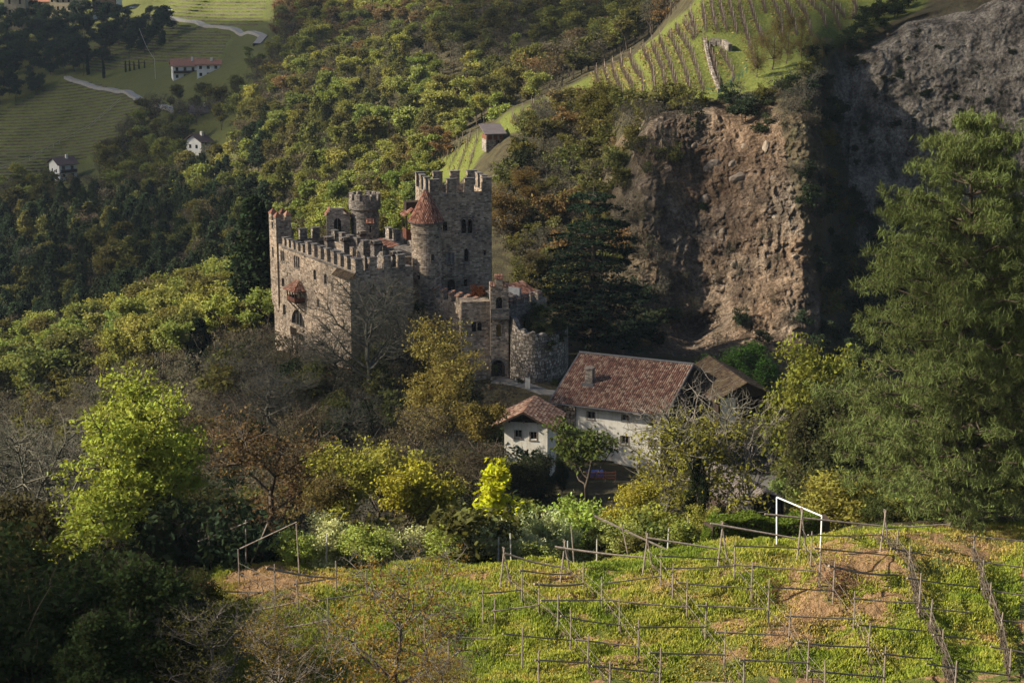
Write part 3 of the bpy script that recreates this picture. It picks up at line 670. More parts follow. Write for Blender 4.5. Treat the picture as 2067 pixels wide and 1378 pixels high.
for i in range(2):
    proto_far('bareshrub%d' % i, tree_geo(190 + i, 3.6, 2.2, 'full', nb=10, limbs=9, twigs=90, fine=360, clus=40, leaves=8, lsize=0.14, lspread=0.22, tr=0.07, trunks=3, trunk_top=0.4, upc=0.8), bark='greymoss')
proto_far('cypress0', conifer_geo(199, 9, 0.8, whorls=26, per=5, per_br=2, leaves=10, lsize=0.3, tr=0.1, gap=0, z0=0.03, shape=0.5, wide=0.3, kind='pine'), leaf='needle')

def hsv_jit(c, s=0.26):
    k = 1 + rnd.uniform(-s, s); return (c[0] * k * (1 + rnd.uniform(-s, s) * .5), c[1] * k, c[2] * k * (1 + rnd.uniform(-s, s) * .5), 1)
COLS = {
 'dark pine':        (0.030, 0.042, 0.022),
 'olive':            (0.105, 0.103, 0.034),
 'yellow-green':     (0.205, 0.215, 0.056),
 'fresh green':      (0.150, 0.180, 0.046),
 'brown':            (0.090, 0.080, 0.056),
 'orange-brown':     (0.165, 0.115, 0.055),
 'grey':             (0.060, 0.055, 0.045),
 'blue-green':       (0.030, 0.045, 0.030),
 'bright yellow':    (0.320, 0.300, 0.030),
}
GRPN = {}
def place_far(pname, kind, x, y, h, color, label, cat, group, z=None, sx=1.0):
    me = PROTO[pname]; o = bpy.data.objects.new(kind, me); COL.objects.link(o)
    base = {'p': 10.0, 's': 3.4, 'b': 3.6}.get(pname[0], 9.0)
    s = h / base; o.scale = (s * sx, s * sx, s * rnd.uniform(0.92, 1.08)); o.rotation_euler = (0, 0, rnd.uniform(0, 6.28))
    o.location = (x, y, (float(H(x, y)) if z is None else z) - 0.15); o.color = hsv_jit(color)
    tag(o, label, cat, group); return o

def scatter(xr, yr, step, test, seed):
    g = np.random.default_rng(seed); xs = np.arange(xr[0], xr[1], step); ys = np.arange(yr[0], yr[1], step * 0.87)
    X, Y = np.meshgrid(xs, ys); X = X + (np.arange(len(ys)) % 2)[:, None] * step / 2
    X = X + g.uniform(-.36, .36, X.shape) * step; Y = Y + g.uniform(-.36, .36, Y.shape) * step
    X = X.ravel(); Y = Y.ravel(); Z = H(X, Y); px, py = proj(X, Y, Z); m = test(px, py, Y)
    return X[m], Y[m], px[m], py[m]

HOUSES_CLEAR = [(325,105,460,200), (100,305,190,385), (960,255,1045,320), (395,270,480,330), (440,0,560,100)]
def clear(px, py):
    m = np.ones(px.shape, bool)
    for a, b, c, d in HOUSES_CLEAR: m &= ~((px > a - 3) & (px < c + 3) & (py > b) & (py < d + 26))
    return m
COUNT = {}
KMAX = 285
def wood(zone, poly, yr, step, mix, hr, group, seed, extra=None, xr=(-330, 260)):
    """mix: list of (weight, proto list, object name, colour key, label, category)"""
    X, Y, px, py = scatter(xr, yr, step, lambda a, b, c: inpoly(a, b, poly) & clear(a, b) & (extra(a, b, c) if extra else True), seed)
    w = np.cumsum([m[0] for m in mix]); g = np.random.default_rng(seed + 1)
    order = np.argsort(Y)
    for i in order:
        # kinds come in drifts: noise picks them
        u = np.clip(0.5 + 0.9 * (vnoise(X[i] / 22, Y[i] / 22, seed) + g.uniform(-0.55, 0.55)), 0, 0.9999) * w[-1]
        k = int(np.searchsorted(w, u)); _, protos, name, ck, label, cat = mix[min(k, len(mix) - 1)]
        h = g.uniform(*hr)
        if COUNT.get(name, 0) >= KMAX:
            alt = [m for m in mix if COUNT.get(m[2], 0) < KMAX]
            if not alt: continue
            _, protos, name, ck, label, cat = alt[g.integers(len(alt))]
        COUNT[name] = COUNT.get(name, 0) + 1
        q = (h - hr[0]) / (hr[1] - hr[0]); size = 'low' if q < .33 else ('mid-sized' if q < .67 else 'tall')
        sx_ = (px[i] - px.min()) / max(1, np.ptp(px)); sy_ = (py[i] - py.min()) / max(1, np.ptp(py))
        label = '%s %s, %s %s' % (size, label, ('top', 'middle', 'bottom')[min(2, int(sy_ * 3))], ('far left', 'left', 'centre', 'right', 'far right')[min(4, int(sx_ * 5))])
        place_far(protos[g.integers(len(protos))], name, X[i], Y[i], h, COLS[ck], label, cat, group + ', ' + cat + 's of ' + ck, sx=g.uniform(0.9, 1.2))
LF = ['leafy0', 'leafy1', 'leafy2', 'leafy3']; AI = ['airy0', 'airy1', 'airy2']; TW = ['twiggy0', 'twiggy1']; PI_ = ['pine0', 'pine1', 'pine2', 'pine3']
SH = ['shrub0', 'shrub1', 'shrub2']; BS = ['bareshrub0', 'bareshrub1']
def mixof(place, *items):
    T = {'pine': (PI_, 'pine_tree', 'dark pine', 'dark pine ', 'tree'), 'pine_pale': (PI_, 'scots_pine', 'olive', 'olive toned pine ', 'tree'),
         'yg': (LF, 'spring_tree', 'yellow-green', 'yellow-green leafing tree ', 'tree'), 'fresh': (LF, 'leafy_tree', 'fresh green', 'fresh green leafy tree ', 'tree'),
         'olive': (LF, 'broadleaf_tree', 'olive', 'olive green broadleaf tree ', 'tree'), 'brown': (TW, 'bare_tree', 'brown', 'brown twiggy tree ', 'tree'),
         'orange': (LF + TW, 'budding_tree', 'orange-brown', 'orange-brown budding tree ', 'tree'), 'locust': (AI, 'locust_tree', 'yellow-green', 'yellow-green spreading locust tree ', 'tree'),
         'blue': (LF, 'shaded_tree', 'blue-green', 'blue-green dark broadleaf tree ', 'tree'),
         'oshrub': (SH, 'budding_shrub', 'orange-brown', 'orange-brown budding shrub ', 'shrub'), 'olshrub': (SH, 'leafy_shrub', 'olive', 'olive green leafy shrub ', 'shrub'),
         'gshrub': (BS, 'bare_shrub', 'grey', 'grey bare twiggy shrub ', 'shrub'), 'fshrub': (SH, 'green_shrub', 'fresh green', 'fresh green shrub ', 'shrub'),
         'twshrub': (BS, 'brown_shrub', 'brown', 'brown leafless shrub ', 'shrub'), 'dshrub': (SH, 'dark_shrub', 'dark pine', 'dark evergreen shrub ', 'shrub')}
    return [(w, T[k][0], T[k][1], T[k][2], T[k][3] + place, T[k][4]) for w, k in items]

wood('ridge', [(-120,760),(60,700),(300,640),(430,590),(535,540),(540,700),(470,760),(250,800),(-120,860)], (232, 345), 5.6,
     mixof('on the lit ridge left of the castle', (5, 'locust'), (1.6, 'olive'), (2.2, 'brown'), (1.0, 'fresh')), (8, 11.5), 'lit ridge left of the castle', 201)
wood('pines', [(-120,470),(150,455),(545,430),(545,560),(430,610),(300,655),(60,715),(-120,760)], (335, 560), 6.6,
     mixof('in the dense wood left of the castle', (6.5, 'pine'), (1, 'brown'), (1, 'pine_pale'), (0.8, 'olive')), (9, 12.5), 'shaded pinewood left of the castle', 202)
wood('behind', [(545,570),(545,440),(700,350),(800,320),(845,345),(845,520),(700,560)], (238, 400), 6.2,
     mixof('close behind the castle towers', (3.6, 'yg'), (1.6, 'olive'), (1.6, 'brown'), (1.0, 'fresh'), (1.4, 'locust'), (.8, 'pine_pale')), (7, 9.5), 'wooded slope close behind the castle', 203)
wood('orange', [(790,420),(800,330),(850,290),(905,262),(930,275),(905,330),(850,380),(835,420)], (280, 380), 5.0,
     mixof('beside the vineyard behind the keep', (3, 'orange'), (1, 'yg')), (5, 7.5), 'edge of the small vineyard behind the keep', 204)
wood('midlit', [(545,440),(520,360),(580,270),(700,170),(820,120),(900,200),(1010,255),(900,300),(800,330),(700,360)], (380, 620), 7.0,
     mixof('on the hillside above the round tower', (3.2, 'yg'), (2.2, 'olive'), (2.2, 'brown'), (1.1, 'fresh'), (2.2, 'pine_pale'), (1.0, 'locust')), (6.5, 13), 'lit hillside above the castle', 205)
wood('leftmid', [(-120,455),(-120,390),(60,395),(130,385),(190,350),(230,300),(330,215),(420,205),(520,200),(580,270),(520,360),(545,430),(150,455)], (470, 720), 7.8,
     mixof('among the left hillside houses', (4.5, 'pine'), (2.4, 'olive'), (1.6, 'yg'), (1.2, 'brown')), (9, 13), 'left hillside among the houses', 206)
wood('upper', [(580,270),(520,200),(470,120),(540,50),(545,-40),(900,-40),(1000,15),(1420,-50),(1390,20),(1290,90),(1190,150),(1060,230),(1010,255),(900,200),(820,120),(700,170)], (400, 840), 8.2,
     mixof('high on the top hillside', (3.6, 'olive'), (2.2, 'brown'), (1.2, 'pine'), (2.0, 'yg'), (0.25, 'orange')), (9, 13), 'hillside at the top of the picture', 207)
wood('topleft', [(-120,240),(-120,60),(240,50),(330,60),(335,115),(250,120),(200,150),(130,160),(60,200)], (600, 960), 10.5,
     mixof('in the wood below the manor', (5, 'blue'), (1.5, 'pine'), (0.6, 'brown')), (10, 15), 'shaded wood below the far manor', 208)
wood('spur', [(985,330),(1050,262),(1130,200),(1330,215),(1440,212),(1420,240),(1370,290),(1335,400),(1320,520),(1335,700),(1180,720),(1120,640),(1040,600),(1000,420)], (214, 330), 3.15,
     mixof('on the slope between keep and cliff', (2.6, 'olshrub'), (.7, 'oshrub'), (2.4, 'gshrub'), (2.0, 'twshrub'), (0.6, 'dshrub')), (2.8, 5.6), 'steep brushy slope behind the cedar', 209, extra=lambda a, b, c: True)
wood('ravine', [(1565,200),(1640,120),(1700,60),(1800,20),(1870,-20),(1800,75),(1700,170),(1680,330),(1760,470),(2100,520),(2500,600),(2500,760),(1650,760),(1645,600),(1590,330)], (226, 320), 3.6,
     mixof('in the dark ravine beside the cliff', (4, 'dshrub'), (3.2, 'gshrub'), (1, 'olshrub')), (2.5, 4.5), 'dark ravine beside the cliff', 210, xr=(20, 220))
wood('cliffedge', [(1330,285),(1425,200),(1500,190),(1570,185),(1600,230),(1560,245),(1500,235),(1420,240),(1345,330)], (246, 290), 3.4,
     mixof('on the cliff edge', (3, 'dshrub'), (2, 'gshrub'), (1, 'olshrub')), (2.0, 4.0), 'upper edge of the cliff', 211)
wood('rockleft', [(420,740),(545,690),(720,760),(725,870),(560,870),(430,860)], (192, 240), 3.2,
     mixof('on the rock left of the castle', (3, 'twshrub'), (2, 'gshrub'), (0.8, 'dshrub')), (3.0, 5.0), 'bare scrub left of the castle foot', 215)
wood('gully', [(340,1200),(420,1080),(540,900),(600,780),(700,770),(830,740),(960,770),(1000,850),(1030,960),(1060,1100),(1020,1180),(800,1200),(450,1200)], (101, 203), 4.3,
     mixof('in the gully below the castle', (3, 'twshrub'), (1.4, 'olshrub'), (0.9, 'dshrub'), (1.2, 'gshrub')), (3.2, 5.6), 'gully below the castle rock', 212)
wood('leftnear', [(-500,1500),(-500,745),(60,775),(330,745),(560,720),(560,860),(400,1150),(450,1260),(540,1500)], (86, 300), 5.2,
     mixof('on the shaded slope at the left', (2.2, 'dshrub'), (3.2, 'twshrub'), (1.8, 'gshrub'), (1.0, 'olshrub')), (4.0, 7.0), 'shaded slope at the left', 213, xr=(-90, -18))
wood('rightmid', [(1030,1200),(1040,1060),(1180,1010),(1400,1040),(1560,1000),(1700,760),(2500,780),(2500,1075),(1760,1080),(1700,1090),(1420,1110)], (101, 200), 3.9,
     mixof('between farmhouse and near slope', (2.6, 'olshrub'), (1.6, 'gshrub'), (1.6, 'fshrub'), (1.0, 'dshrub')), (2.0, 3.6), 'hollow between farmhouse and near slope', 214, xr=(-5, 90),
     extra=lambda a, b, c: ((c > 118) | (a < 1390)) & ~((a > 1080) & (a < 1560) & (c > 150)))

wood('farhedge', [(255,150),(345,125),(340,172),(460,172),(520,120),(570,240),(430,262),(350,215),(290,192)], (520, 900), 7.5,
     mixof('around the far chalet', (3, 'pine'), (3, 'olive'), (1.5, 'brown'), (1, 'yg')), (6, 11), 'wood around the far chalet', 216)
for k_, pl in enumerate(([(75,200),(120,200),(195,226),(185,238),(110,222)], [(15,248),(40,246),(95,282),(80,290)], [(255,62),(300,80),(330,70),(330,60)], [(60,300),(120,312),(118,320),(60,308)])):
    wood('terrace%d' % k_, pl, (480, 1000), 4.5, mixof('on far terrace edge number %s' % ('one', 'two', 'three', 'four')[k_], (3, 'dshrub'), (1, 'olshrub')), (3, 5.5), 'bushes on far terrace edge ' + ('one', 'two', 'three', 'four')[k_], 220 + k_)

# ---- the individual trees of the middle ground and foreground
def near_tree(name, pname, px, Y, h, color, label, cat='tree', rz=None, sx=1.0, z=None, group=None, bark=None, tilt=None):
    kx, _ = ray(px, 800); 
    # column position at the trunk foot
    X = kx * Y
    for _ in range(3):
        zz = float(H(X, Y)); qx, _q = proj(X, Y, zz); X += (px - qx) / FPX * Y
    zz = float(H(X, Y)) if z is None else z
    for _ in range(2):
        qx, _q = proj(X, Y, zz + h * .75); X += (px - qx) / FPX * Y
    if z is None: zz = float(H(X, Y))
    tm, cm = PROTO[pname]
    r = empty(name, (X, Y, zz - 0.1), rnd.uniform(0, 6.28) if rz is None else rz)
    H0 = PROTO_H[pname]; s = h / H0; r.scale = (s * sx, s * sx, s)
    if tilt: r.rotation_euler = (tilt[0], tilt[1], r.rotation_euler[2])
    tag(r, label, cat, group)
    t = link('trunk', tm, r)
    if cm is not None:
        c = link('crown', cm, r); c.color = hsv_jit(color, 0.05)
    return r
M['fruitbark'] = simple('fruit_tree_bark', (0.06, 0.05, 0.042), (0.17, 0.15, 0.13), 4)
PROTO_H = {}
def pn(name, Hh, *a, bark='bark', leaf='leaf', fn=tree_geo, **k):
    PROTO_H[name] = Hh; proto_near(name, fn(*a[:1], Hh, *a[1:], **k), bark, leaf)
def top_h(px, top, Y):
    """height so that a tree standing at distance Y in column px reaches picture row top"""
    kx, kz = ray(px, top); z = float(H(kx * Y, Y)); return kz * Y - z

pn('maple', 15, 301, 6.2, kind='round', nb=26, limbs=18, twigs=190, fine=260, clus=1500, leaves=24, lsize=0.155, lspread=0.26, tr=0.34, wander=0.16)
pn('oak', 12, 302, 4.8, kind='full', nb=18, limbs=14, twigs=220, fine=700, clus=1100, leaves=7, lsize=0.13, lspread=0.26, tr=0.28, wander=0.2)
pn('budding', 10, 303, 3.9, kind='round', nb=15, limbs=12, twigs=150, fine=380, clus=900, leaves=9, lsize=0.15, lspread=0.26, tr=0.20, wander=0.18)
pn('budding_b', 9, 304, 3.4, kind='vase', nb=12, limbs=11, twigs=130, fine=320, clus=700, leaves=9, lsize=0.15, lspread=0.24, tr=0.18, wander=0.2, upc=0.9)
pn('ginkgo', 6.5, 305, 1.9, kind='cone', nb=18, limbs=18, twigs=90, fine=100, clus=520, leaves=9, lsize=0.14, lspread=0.16, tr=0.11, trunk_top=0.93, upc=1.0, wander=0.08, flat=1.3)
pn('poplar', 17, 306, 6.2, kind='full', nb=26, limbs=18, twigs=240, fine=600, clus=1700, leaves=8, lsize=0.19, lspread=0.32, tr=0.32, wander=0.15, upc=1.1)
pn('bare', 13, 307, 6.0, kind='round', nb=18, limbs=16, twigs=420, fine=3400, clus=0, leaves=0, tr=0.34, wander=0.22, bark='greymoss')
pn('walnut', 12, 308, 6.2, kind='round', nb=20, limbs=15, twigs=260, fine=520, clus=750, leaves=10, lsize=0.16, lspread=0.34, tr=0.36, wander=0.3, bare_top=0.22, bark='greymoss')
pn('whitetop', 9, 309, 5.2, kind='vase', nb=14, limbs=12, twigs=130, fine=420, clus=0, leaves=0, tr=0.17, wander=0.34, bark='bark_grey')
pn('deadfront', 8.5, 310, 5.0, kind='full', nb=20, limbs=15, twigs=200, fine=1300, clus=1100, leaves=5, lsize=0.085, lspread=0.13, tr=0.20, wander=0.3, bark='fruitbark')
pn('dense', 9, 311, 4.6, kind='full', nb=18, limbs=10, twigs=140, fine=120, clus=1300, leaves=15, lsize=0.17, lspread=0.32, tr=0.22)
pn('bushy', 4, 312, 2.6, kind='full', nb=14, limbs=9, twigs=110, fine=120, clus=620, leaves=12, lsize=0.11, lspread=0.17, tr=0.08, trunks=3, trunk_top=0.45)
pn('crooked', 5.2, 313, 2.2, kind='vase', nb=8, limbs=7, twigs=50, fine=130, clus=260, leaves=7, lsize=0.14, lspread=0.2, tr=0.15, wander=0.4, lean=0.12)
pn('cedar', 20, 314, 7.6, fn=conifer_geo, whorls=12, per=9, kind='cedar', lsize=0.25, per_br=14, leaves=40, tr=0.5, gap=0.10, z0=0.12, shape=0.50, wide=0.17, leaf='needle')
pn('bigpine', 25, 315, 7.8, fn=conifer_geo, whorls=30, per=9, kind='longneedle', lsize=0.048, per_br=10, leaves=6, tr=0.5, gap=0.2, z0=0.03, shape=0.50, wide=0.12, spread=0.4, leaf='needle')
pn('spruce', 20, 316, 3.4, fn=conifer_geo, whorls=36, per=7, kind='spruce', lsize=0.42, per_br=6, leaves=11, tr=0.3, gap=0.08, z0=0.06, shape=0.45, wide=0.2, spread=0.6, leaf='needle')
pn('ivytree', 13, 317, 3.6, kind='full', nb=18, limbs=10, twigs=120, fine=160, clus=1000, leaves=14, lsize=0.19, lspread=0.34, tr=0.3)

G = COLS
near_tree('maple_tree', 'maple', 258, 103, top_h(250, 745, 103), (0.275, 0.31, 0.055), 'large bright yellow-green maple tree at the left, catching the sun', rz=0.5, sx=1.05)
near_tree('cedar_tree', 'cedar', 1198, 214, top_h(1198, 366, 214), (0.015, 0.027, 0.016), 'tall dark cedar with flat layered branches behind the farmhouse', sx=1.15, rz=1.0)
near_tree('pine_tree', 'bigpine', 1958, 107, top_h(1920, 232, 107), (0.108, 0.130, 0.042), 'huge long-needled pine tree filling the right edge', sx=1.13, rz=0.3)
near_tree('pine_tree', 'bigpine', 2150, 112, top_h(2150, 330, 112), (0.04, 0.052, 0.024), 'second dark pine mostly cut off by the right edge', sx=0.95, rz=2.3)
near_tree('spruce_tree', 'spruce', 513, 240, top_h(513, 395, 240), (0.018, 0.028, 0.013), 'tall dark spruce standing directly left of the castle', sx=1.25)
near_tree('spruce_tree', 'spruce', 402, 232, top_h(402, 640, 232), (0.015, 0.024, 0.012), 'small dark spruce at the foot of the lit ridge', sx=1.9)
near_tree('oak_tree', 'oak', 545, 124, top_h(545, 785, 124), (0.120, 0.078, 0.040), 'brown oak with small russet leaves right of the bright maple', sx=1.15)
near_tree('oak_tree', 'oak', 835, 152, top_h(835, 790, 152), (0.10, 0.082, 0.045), 'brown budding oak below the palace corner', sx=1.0, rz=2.2)
near_tree('oak_tree', 'oak', 615, 160, top_h(615, 800, 160), (0.085, 0.072, 0.045), 'dull brown oak behind the russet one', sx=1.0, rz=4.2)
near_tree('bare_tree', 'bare', 560, 188, top_h(560, 725, 188), G['grey'], 'low spreading leafless tree on the rock below the lit palace wall', sx=1.5, rz=1.0)
near_tree('bare_tree', 'bare', 810, 198, top_h(810, 600, 198), G['grey'], 'leafless tree against the shadowed palace wall', sx=1.0, rz=3.0)
near_tree('bare_tree', 'bare', 120, 118, top_h(120, 800, 118), G['brown'], 'second leafless tree behind the left of the bright maple', sx=0.9, rz=2.0)
for i_, (px_, top_, Y_, lab_) in enumerate([(330, 790, 150, 'brown bare tree just right behind the bright maple'), (60, 830, 140, 'brown bare tree behind the leafless tree at the left edge'), (430, 830, 165, 'brown bare tree between maple and russet oak'), (700, 800, 175, 'dark brown tree under the palace corner'), (960, 860, 150, 'brown tree left of the annex house')]):
    near_tree('brown_tree', ['oak', 'bare'][i_ % 2], px_, Y_, top_h(px_, top_, Y_), (0.080, 0.066, 0.042), lab_, sx=1.1)
near_tree('ginkgo_tree', 'ginkgo', 1000, 105, top_h(1000, 900, 105), (0.42, 0.43, 0.025), 'small vivid yellow tree with rising branches below the annex', rz=0.2, sx=1.25)
near_tree('poplar_tree', 'poplar', 895, 172, top_h(895, 612, 172), (0.34, 0.285, 0.085), 'tall golden-leaved tree in front of the castle gatehouse', rz=2.0, sx=1.0)
near_tree('bare_tree', 'bare', 745, 192, top_h(745, 520, 192), G['grey'], 'big leafless grey tree in front of the palace corner', sx=1.05)
near_tree('bare_tree', 'bare', 660, 196, top_h(660, 640, 196), G['grey'], 'smaller leafless tree below the wooden balcony', sx=1.2)
near_tree('bare_tree', 'bare', 35, 112, top_h(35, 770, 112), G['brown'], 'dark leafless tree at the left edge beside the maple', sx=0.8)
near_tree('bare_tree', 'bare', 470, 210, top_h(470, 700, 210), G['brown'], 'low leafless tree left of the castle foot', sx=1.4)
near_tree('walnut_tree', 'walnut', 1400, 133, top_h(1400, 770, 133), (0.17, 0.165, 0.030), 'gnarled walnut tree with sparse yellow leaves in front of the farmhouse', sx=1.05, rz=1.2)
near_tree('dead_tree', 'whitetop', 1375, 136, top_h(1375, 770, 136), G['grey'], 'bleached leafless tree right in front of the tiled roof', sx=0.95, rz=0.4)
near_tree('dead_tree', 'whitetop', 1500, 134, top_h(1500, 800, 134), G['grey'], 'bleached leafless tree leaning towards the mossy barn', sx=0.8, rz=3.4)
near_tree('ivy_covered_tree', 'ivytree', 1410, 131, top_h(1410, 880, 131), (0.022, 0.034, 0.014), 'ivy wrapped trunk standing beside the walnut tree', sx=0.42)
for i, (px, top, Y, c, lab, sx) in enumerate([
    (700, 862, 122, (0.27, 0.265, 0.05), 'olive-yellow budding tree right of the brown oak', 1.0),
    (835, 885, 117, (0.30, 0.27, 0.035), 'yellow budding tree with dark forked trunk behind the near slope', 1.05),
    (905, 945, 118, (0.25, 0.24, 0.045), 'low olive budding tree left of the vivid yellow tree', 1.0),
    (765, 845, 132, (0.25, 0.24, 0.05), 'dull green budding tree behind the yellow one', 1.0),
    (1270, 950, 122, (0.26, 0.235, 0.035), 'yellow-leaved budding tree below the farmhouse wall', 1.1),
    (965, 770, 160, (0.150, 0.120, 0.035), 'golden brown tree left of the small annex house', 0.9),
    (640, 930, 112, (0.110, 0.090, 0.035), 'brown-green budding tree close to the near slope edge', 0.9)]):
    near_tree('budding_tree', ['budding', 'budding_b'][i % 2], px, Y, top_h(px, top, Y), c, lab, sx=sx)
near_tree('fruit_tree', 'deadfront', 800, 66, top_h(800, 1095, 66), (0.22, 0.14, 0.035), 'grey bare fruit tree with small orange buds at the bottom', sx=0.98, rz=0.9)
near_tree('fruit_tree', 'deadfront', 560, 74, top_h(560, 1200, 74), (0.16, 0.11, 0.035), 'grey bare fruit tree with orange buds at bottom left of the slope', sx=1.0, rz=2.4)
near_tree('fruit_tree', 'deadfront', 900, 62, top_h(930, 1290, 62), (0.20, 0.13, 0.035), 'lowest bare fruit tree at the bottom edge beside the trellises', sx=0.8, rz=4.0)
near_tree('fruit_tree', 'deadfront', 430, 82, top_h(430, 1180, 82), (0.10, 0.10, 0.03), 'bare thicket-like fruit tree in the shade at the slope end', sx=1.1, rz=5.0)
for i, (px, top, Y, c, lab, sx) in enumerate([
    (130, 1010, 88, (0.034, 0.048, 0.018), 'shade-darkened tree mass below the bright maple', 1.1),  # this and the next three: shade is put into the dark leaf colour
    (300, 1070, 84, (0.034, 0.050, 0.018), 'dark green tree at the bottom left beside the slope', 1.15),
    (20, 1130, 80, (0.020, 0.030, 0.013), 'shade-darkened tree in the bottom left corner', 1.2),
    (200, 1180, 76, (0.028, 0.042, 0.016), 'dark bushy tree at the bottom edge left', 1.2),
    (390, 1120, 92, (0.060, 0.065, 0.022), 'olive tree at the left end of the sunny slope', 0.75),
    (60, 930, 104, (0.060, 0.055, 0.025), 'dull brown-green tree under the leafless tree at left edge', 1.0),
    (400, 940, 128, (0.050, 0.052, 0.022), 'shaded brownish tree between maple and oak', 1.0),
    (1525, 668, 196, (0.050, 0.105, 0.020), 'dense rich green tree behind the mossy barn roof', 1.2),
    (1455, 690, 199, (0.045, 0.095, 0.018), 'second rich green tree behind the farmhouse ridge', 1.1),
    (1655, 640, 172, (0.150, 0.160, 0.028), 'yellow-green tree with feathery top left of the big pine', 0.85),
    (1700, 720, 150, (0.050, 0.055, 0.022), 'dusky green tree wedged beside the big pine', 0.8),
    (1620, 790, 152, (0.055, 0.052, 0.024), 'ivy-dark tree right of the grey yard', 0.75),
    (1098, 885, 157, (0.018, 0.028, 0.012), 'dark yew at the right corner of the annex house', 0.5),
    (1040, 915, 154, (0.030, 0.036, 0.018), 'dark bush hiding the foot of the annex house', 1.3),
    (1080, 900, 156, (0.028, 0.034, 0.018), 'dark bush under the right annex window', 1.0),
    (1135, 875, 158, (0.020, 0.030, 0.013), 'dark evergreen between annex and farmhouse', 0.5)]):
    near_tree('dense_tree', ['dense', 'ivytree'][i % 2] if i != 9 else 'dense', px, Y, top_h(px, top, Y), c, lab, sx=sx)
near_tree('pear_tree', 'crooked', 1186, 152, top_h(1186, 822, 152), (0.075, 0.095, 0.025), 'small crooked tree trained against the white farmhouse wall', rz=0.6, sx=1.0)
for i, (px, top, Y, c, lab, sx) in enumerate([
    (1180, 985, 112, (0.24, 0.31, 0.06), 'light green shrub right of the vivid yellow tree', 1.0),
    (1110, 1020, 107, (0.36, 0.40, 0.20), 'white blossoming shrub beside the vivid yellow tree', 0.95),
    (1060, 1060, 102, (0.46, 0.48, 0.28), 'pale blossoming bush behind the highest trellis', 0.9),
    (1240, 1030, 106, (0.30, 0.34, 0.10), 'pale green shrub under the leaning pole', 1.1),
    (1320, 1010, 112, (0.26, 0.27, 0.05), 'yellow-green shrub below the walnut tree', 1.1),
    (1430, 1015, 114, (0.22, 0.22, 0.05), 'yellowish bush at the left end of the hedge', 1.0),
    (1520, 1040, 118, (0.12, 0.115, 0.035), 'brownish bush behind the clipped hedge', 1.0),
    (1705, 925, 112, (0.19, 0.175, 0.040), 'rounded yellow-olive bush right of the white goal frame', 1.15),
    (1770, 990, 108, (0.060, 0.075, 0.024), 'green bush under the big pine', 0.9),
    (940, 1050, 106, (0.15, 0.17, 0.03), 'yellow-green bush left of the vivid yellow tree', 1.0),
    (470, 1110, 108, (0.07, 0.075, 0.03), 'shaded bush behind the left slope posts', 1.0)]):
    near_tree('bush', 'bushy', px, Y, top_h(px, top, Y), c, lab, 'bush', sx=sx)
for i, px in enumerate([600, 645, 690, 740, 790, 850, 905, 955, 1040]):
    near_tree('blossom_bush', 'bushy', px, 100.2 + (i % 3) * 0.9, 3.0 + 0.6 * (i % 2), (0.46, 0.48, 0.24) if i % 3 else (0.26, 0.31, 0.07), 'flowering bush, %s of the nine behind the left grass crest' % ('leftmost second third fourth fifth sixth seventh eighth rightmost'.split()[i]), 'bush', group='row of flowering bushes behind the crest', sx=1.2)
# thin trees in front of the upper vineyard
for i, (px, h) in enumerate([(1530, 8.0), (1562, 9.5), (1590, 9.0), (1622, 8.5), (1650, 7)]):
    near_tree('thin_tree', 'oak', px, 268 + i * 3, h, (0.13, 0.105, 0.04), 'thin brownish tree on the edge of the upper vineyard', sx=0.55, group='thin trees on the edge of the upper vineyard')
for i, (px, top, Y, c, lab) in enumerate([(1215, 225, 292, (0.090, 0.085, 0.024), 'big olive tree below the upper vineyard'), (1150, 280, 283, (0.10, 0.09, 0.026), 'olive tree on the spur right of the wooden shed'),
        (1290, 250, 285, (0.055, 0.055, 0.022), 'dark olive tree at the top left of the cliff'), (1060, 330, 268, (0.14, 0.095, 0.035), 'orange-brown tree behind the keep right side'),
        (1010, 360, 262, (0.12, 0.085, 0.035), 'brown twiggy tree directly right of the keep'), (1075, 500, 244, (0.07, 0.06, 0.03), 'brownish tree left of the cedar')]):
    near_tree('slope_tree', ['dense', 'budding'][i % 2], px, Y, top_h(px, top, Y) if i else 9.5, c, lab, sx=1.15)

# scrub clinging to the cliff and filling the ravine
def scrub(px, py, h, proto, ck, name, label, group, push=1.8):
    p = hit(px, py, 216, 340); kx, kz = ray(px, py + 8); y = p.y - push
    o = place_far(proto, name, kx * y, y, h, COLS[ck], label, 'shrub', group, z=kz * y, sx=1.0)
for i, (px, py, h, k) in enumerate([(1400,262,4,0),(1500,240,4.6,0),(1535,262,3.8,0),(1350,305,4.5,1),(1318,350,3.8,1),(1345,400,3.6,1),(1300,430,3,1),(1465,505,2.6,1),(1492,545,2.6,1),(1440,565,2.6,1),(1400,625,3.4,1),(1360,645,3,0),
        (1545,480,2.4,1),(1565,605,2.4,1),(1500,645,3,0),(1600,650,3,1),(1420,485,2.2,1),(1378,560,2.8,1),(1300,520,2.6,1),(1272,480,3.0,1),(1628,650,3,0),(1330,590,3,1),(1450,690,2.6,1),(1540,690,2.6,0),(1375,470,2,1),(1420,420,2,0),(1570,520,1.8,1)]):
    scrub(px, py, h, (SH if k == 0 else BS)[i % 2], 'dark pine' if k == 0 else 'brown', 'cliff_scrub', '%s scrub clinging to the cliff, %s in it' % ('dark evergreen' if k == 0 else 'brown leafless', ('upper' if py < 380 else 'middle' if py < 560 else 'lower') + (' left' if px < 1400 else ' centre' if px < 1530 else ' right')), 'scrub clinging to the bright cliff')
g_ = np.random.default_rng(77); n_ = 0
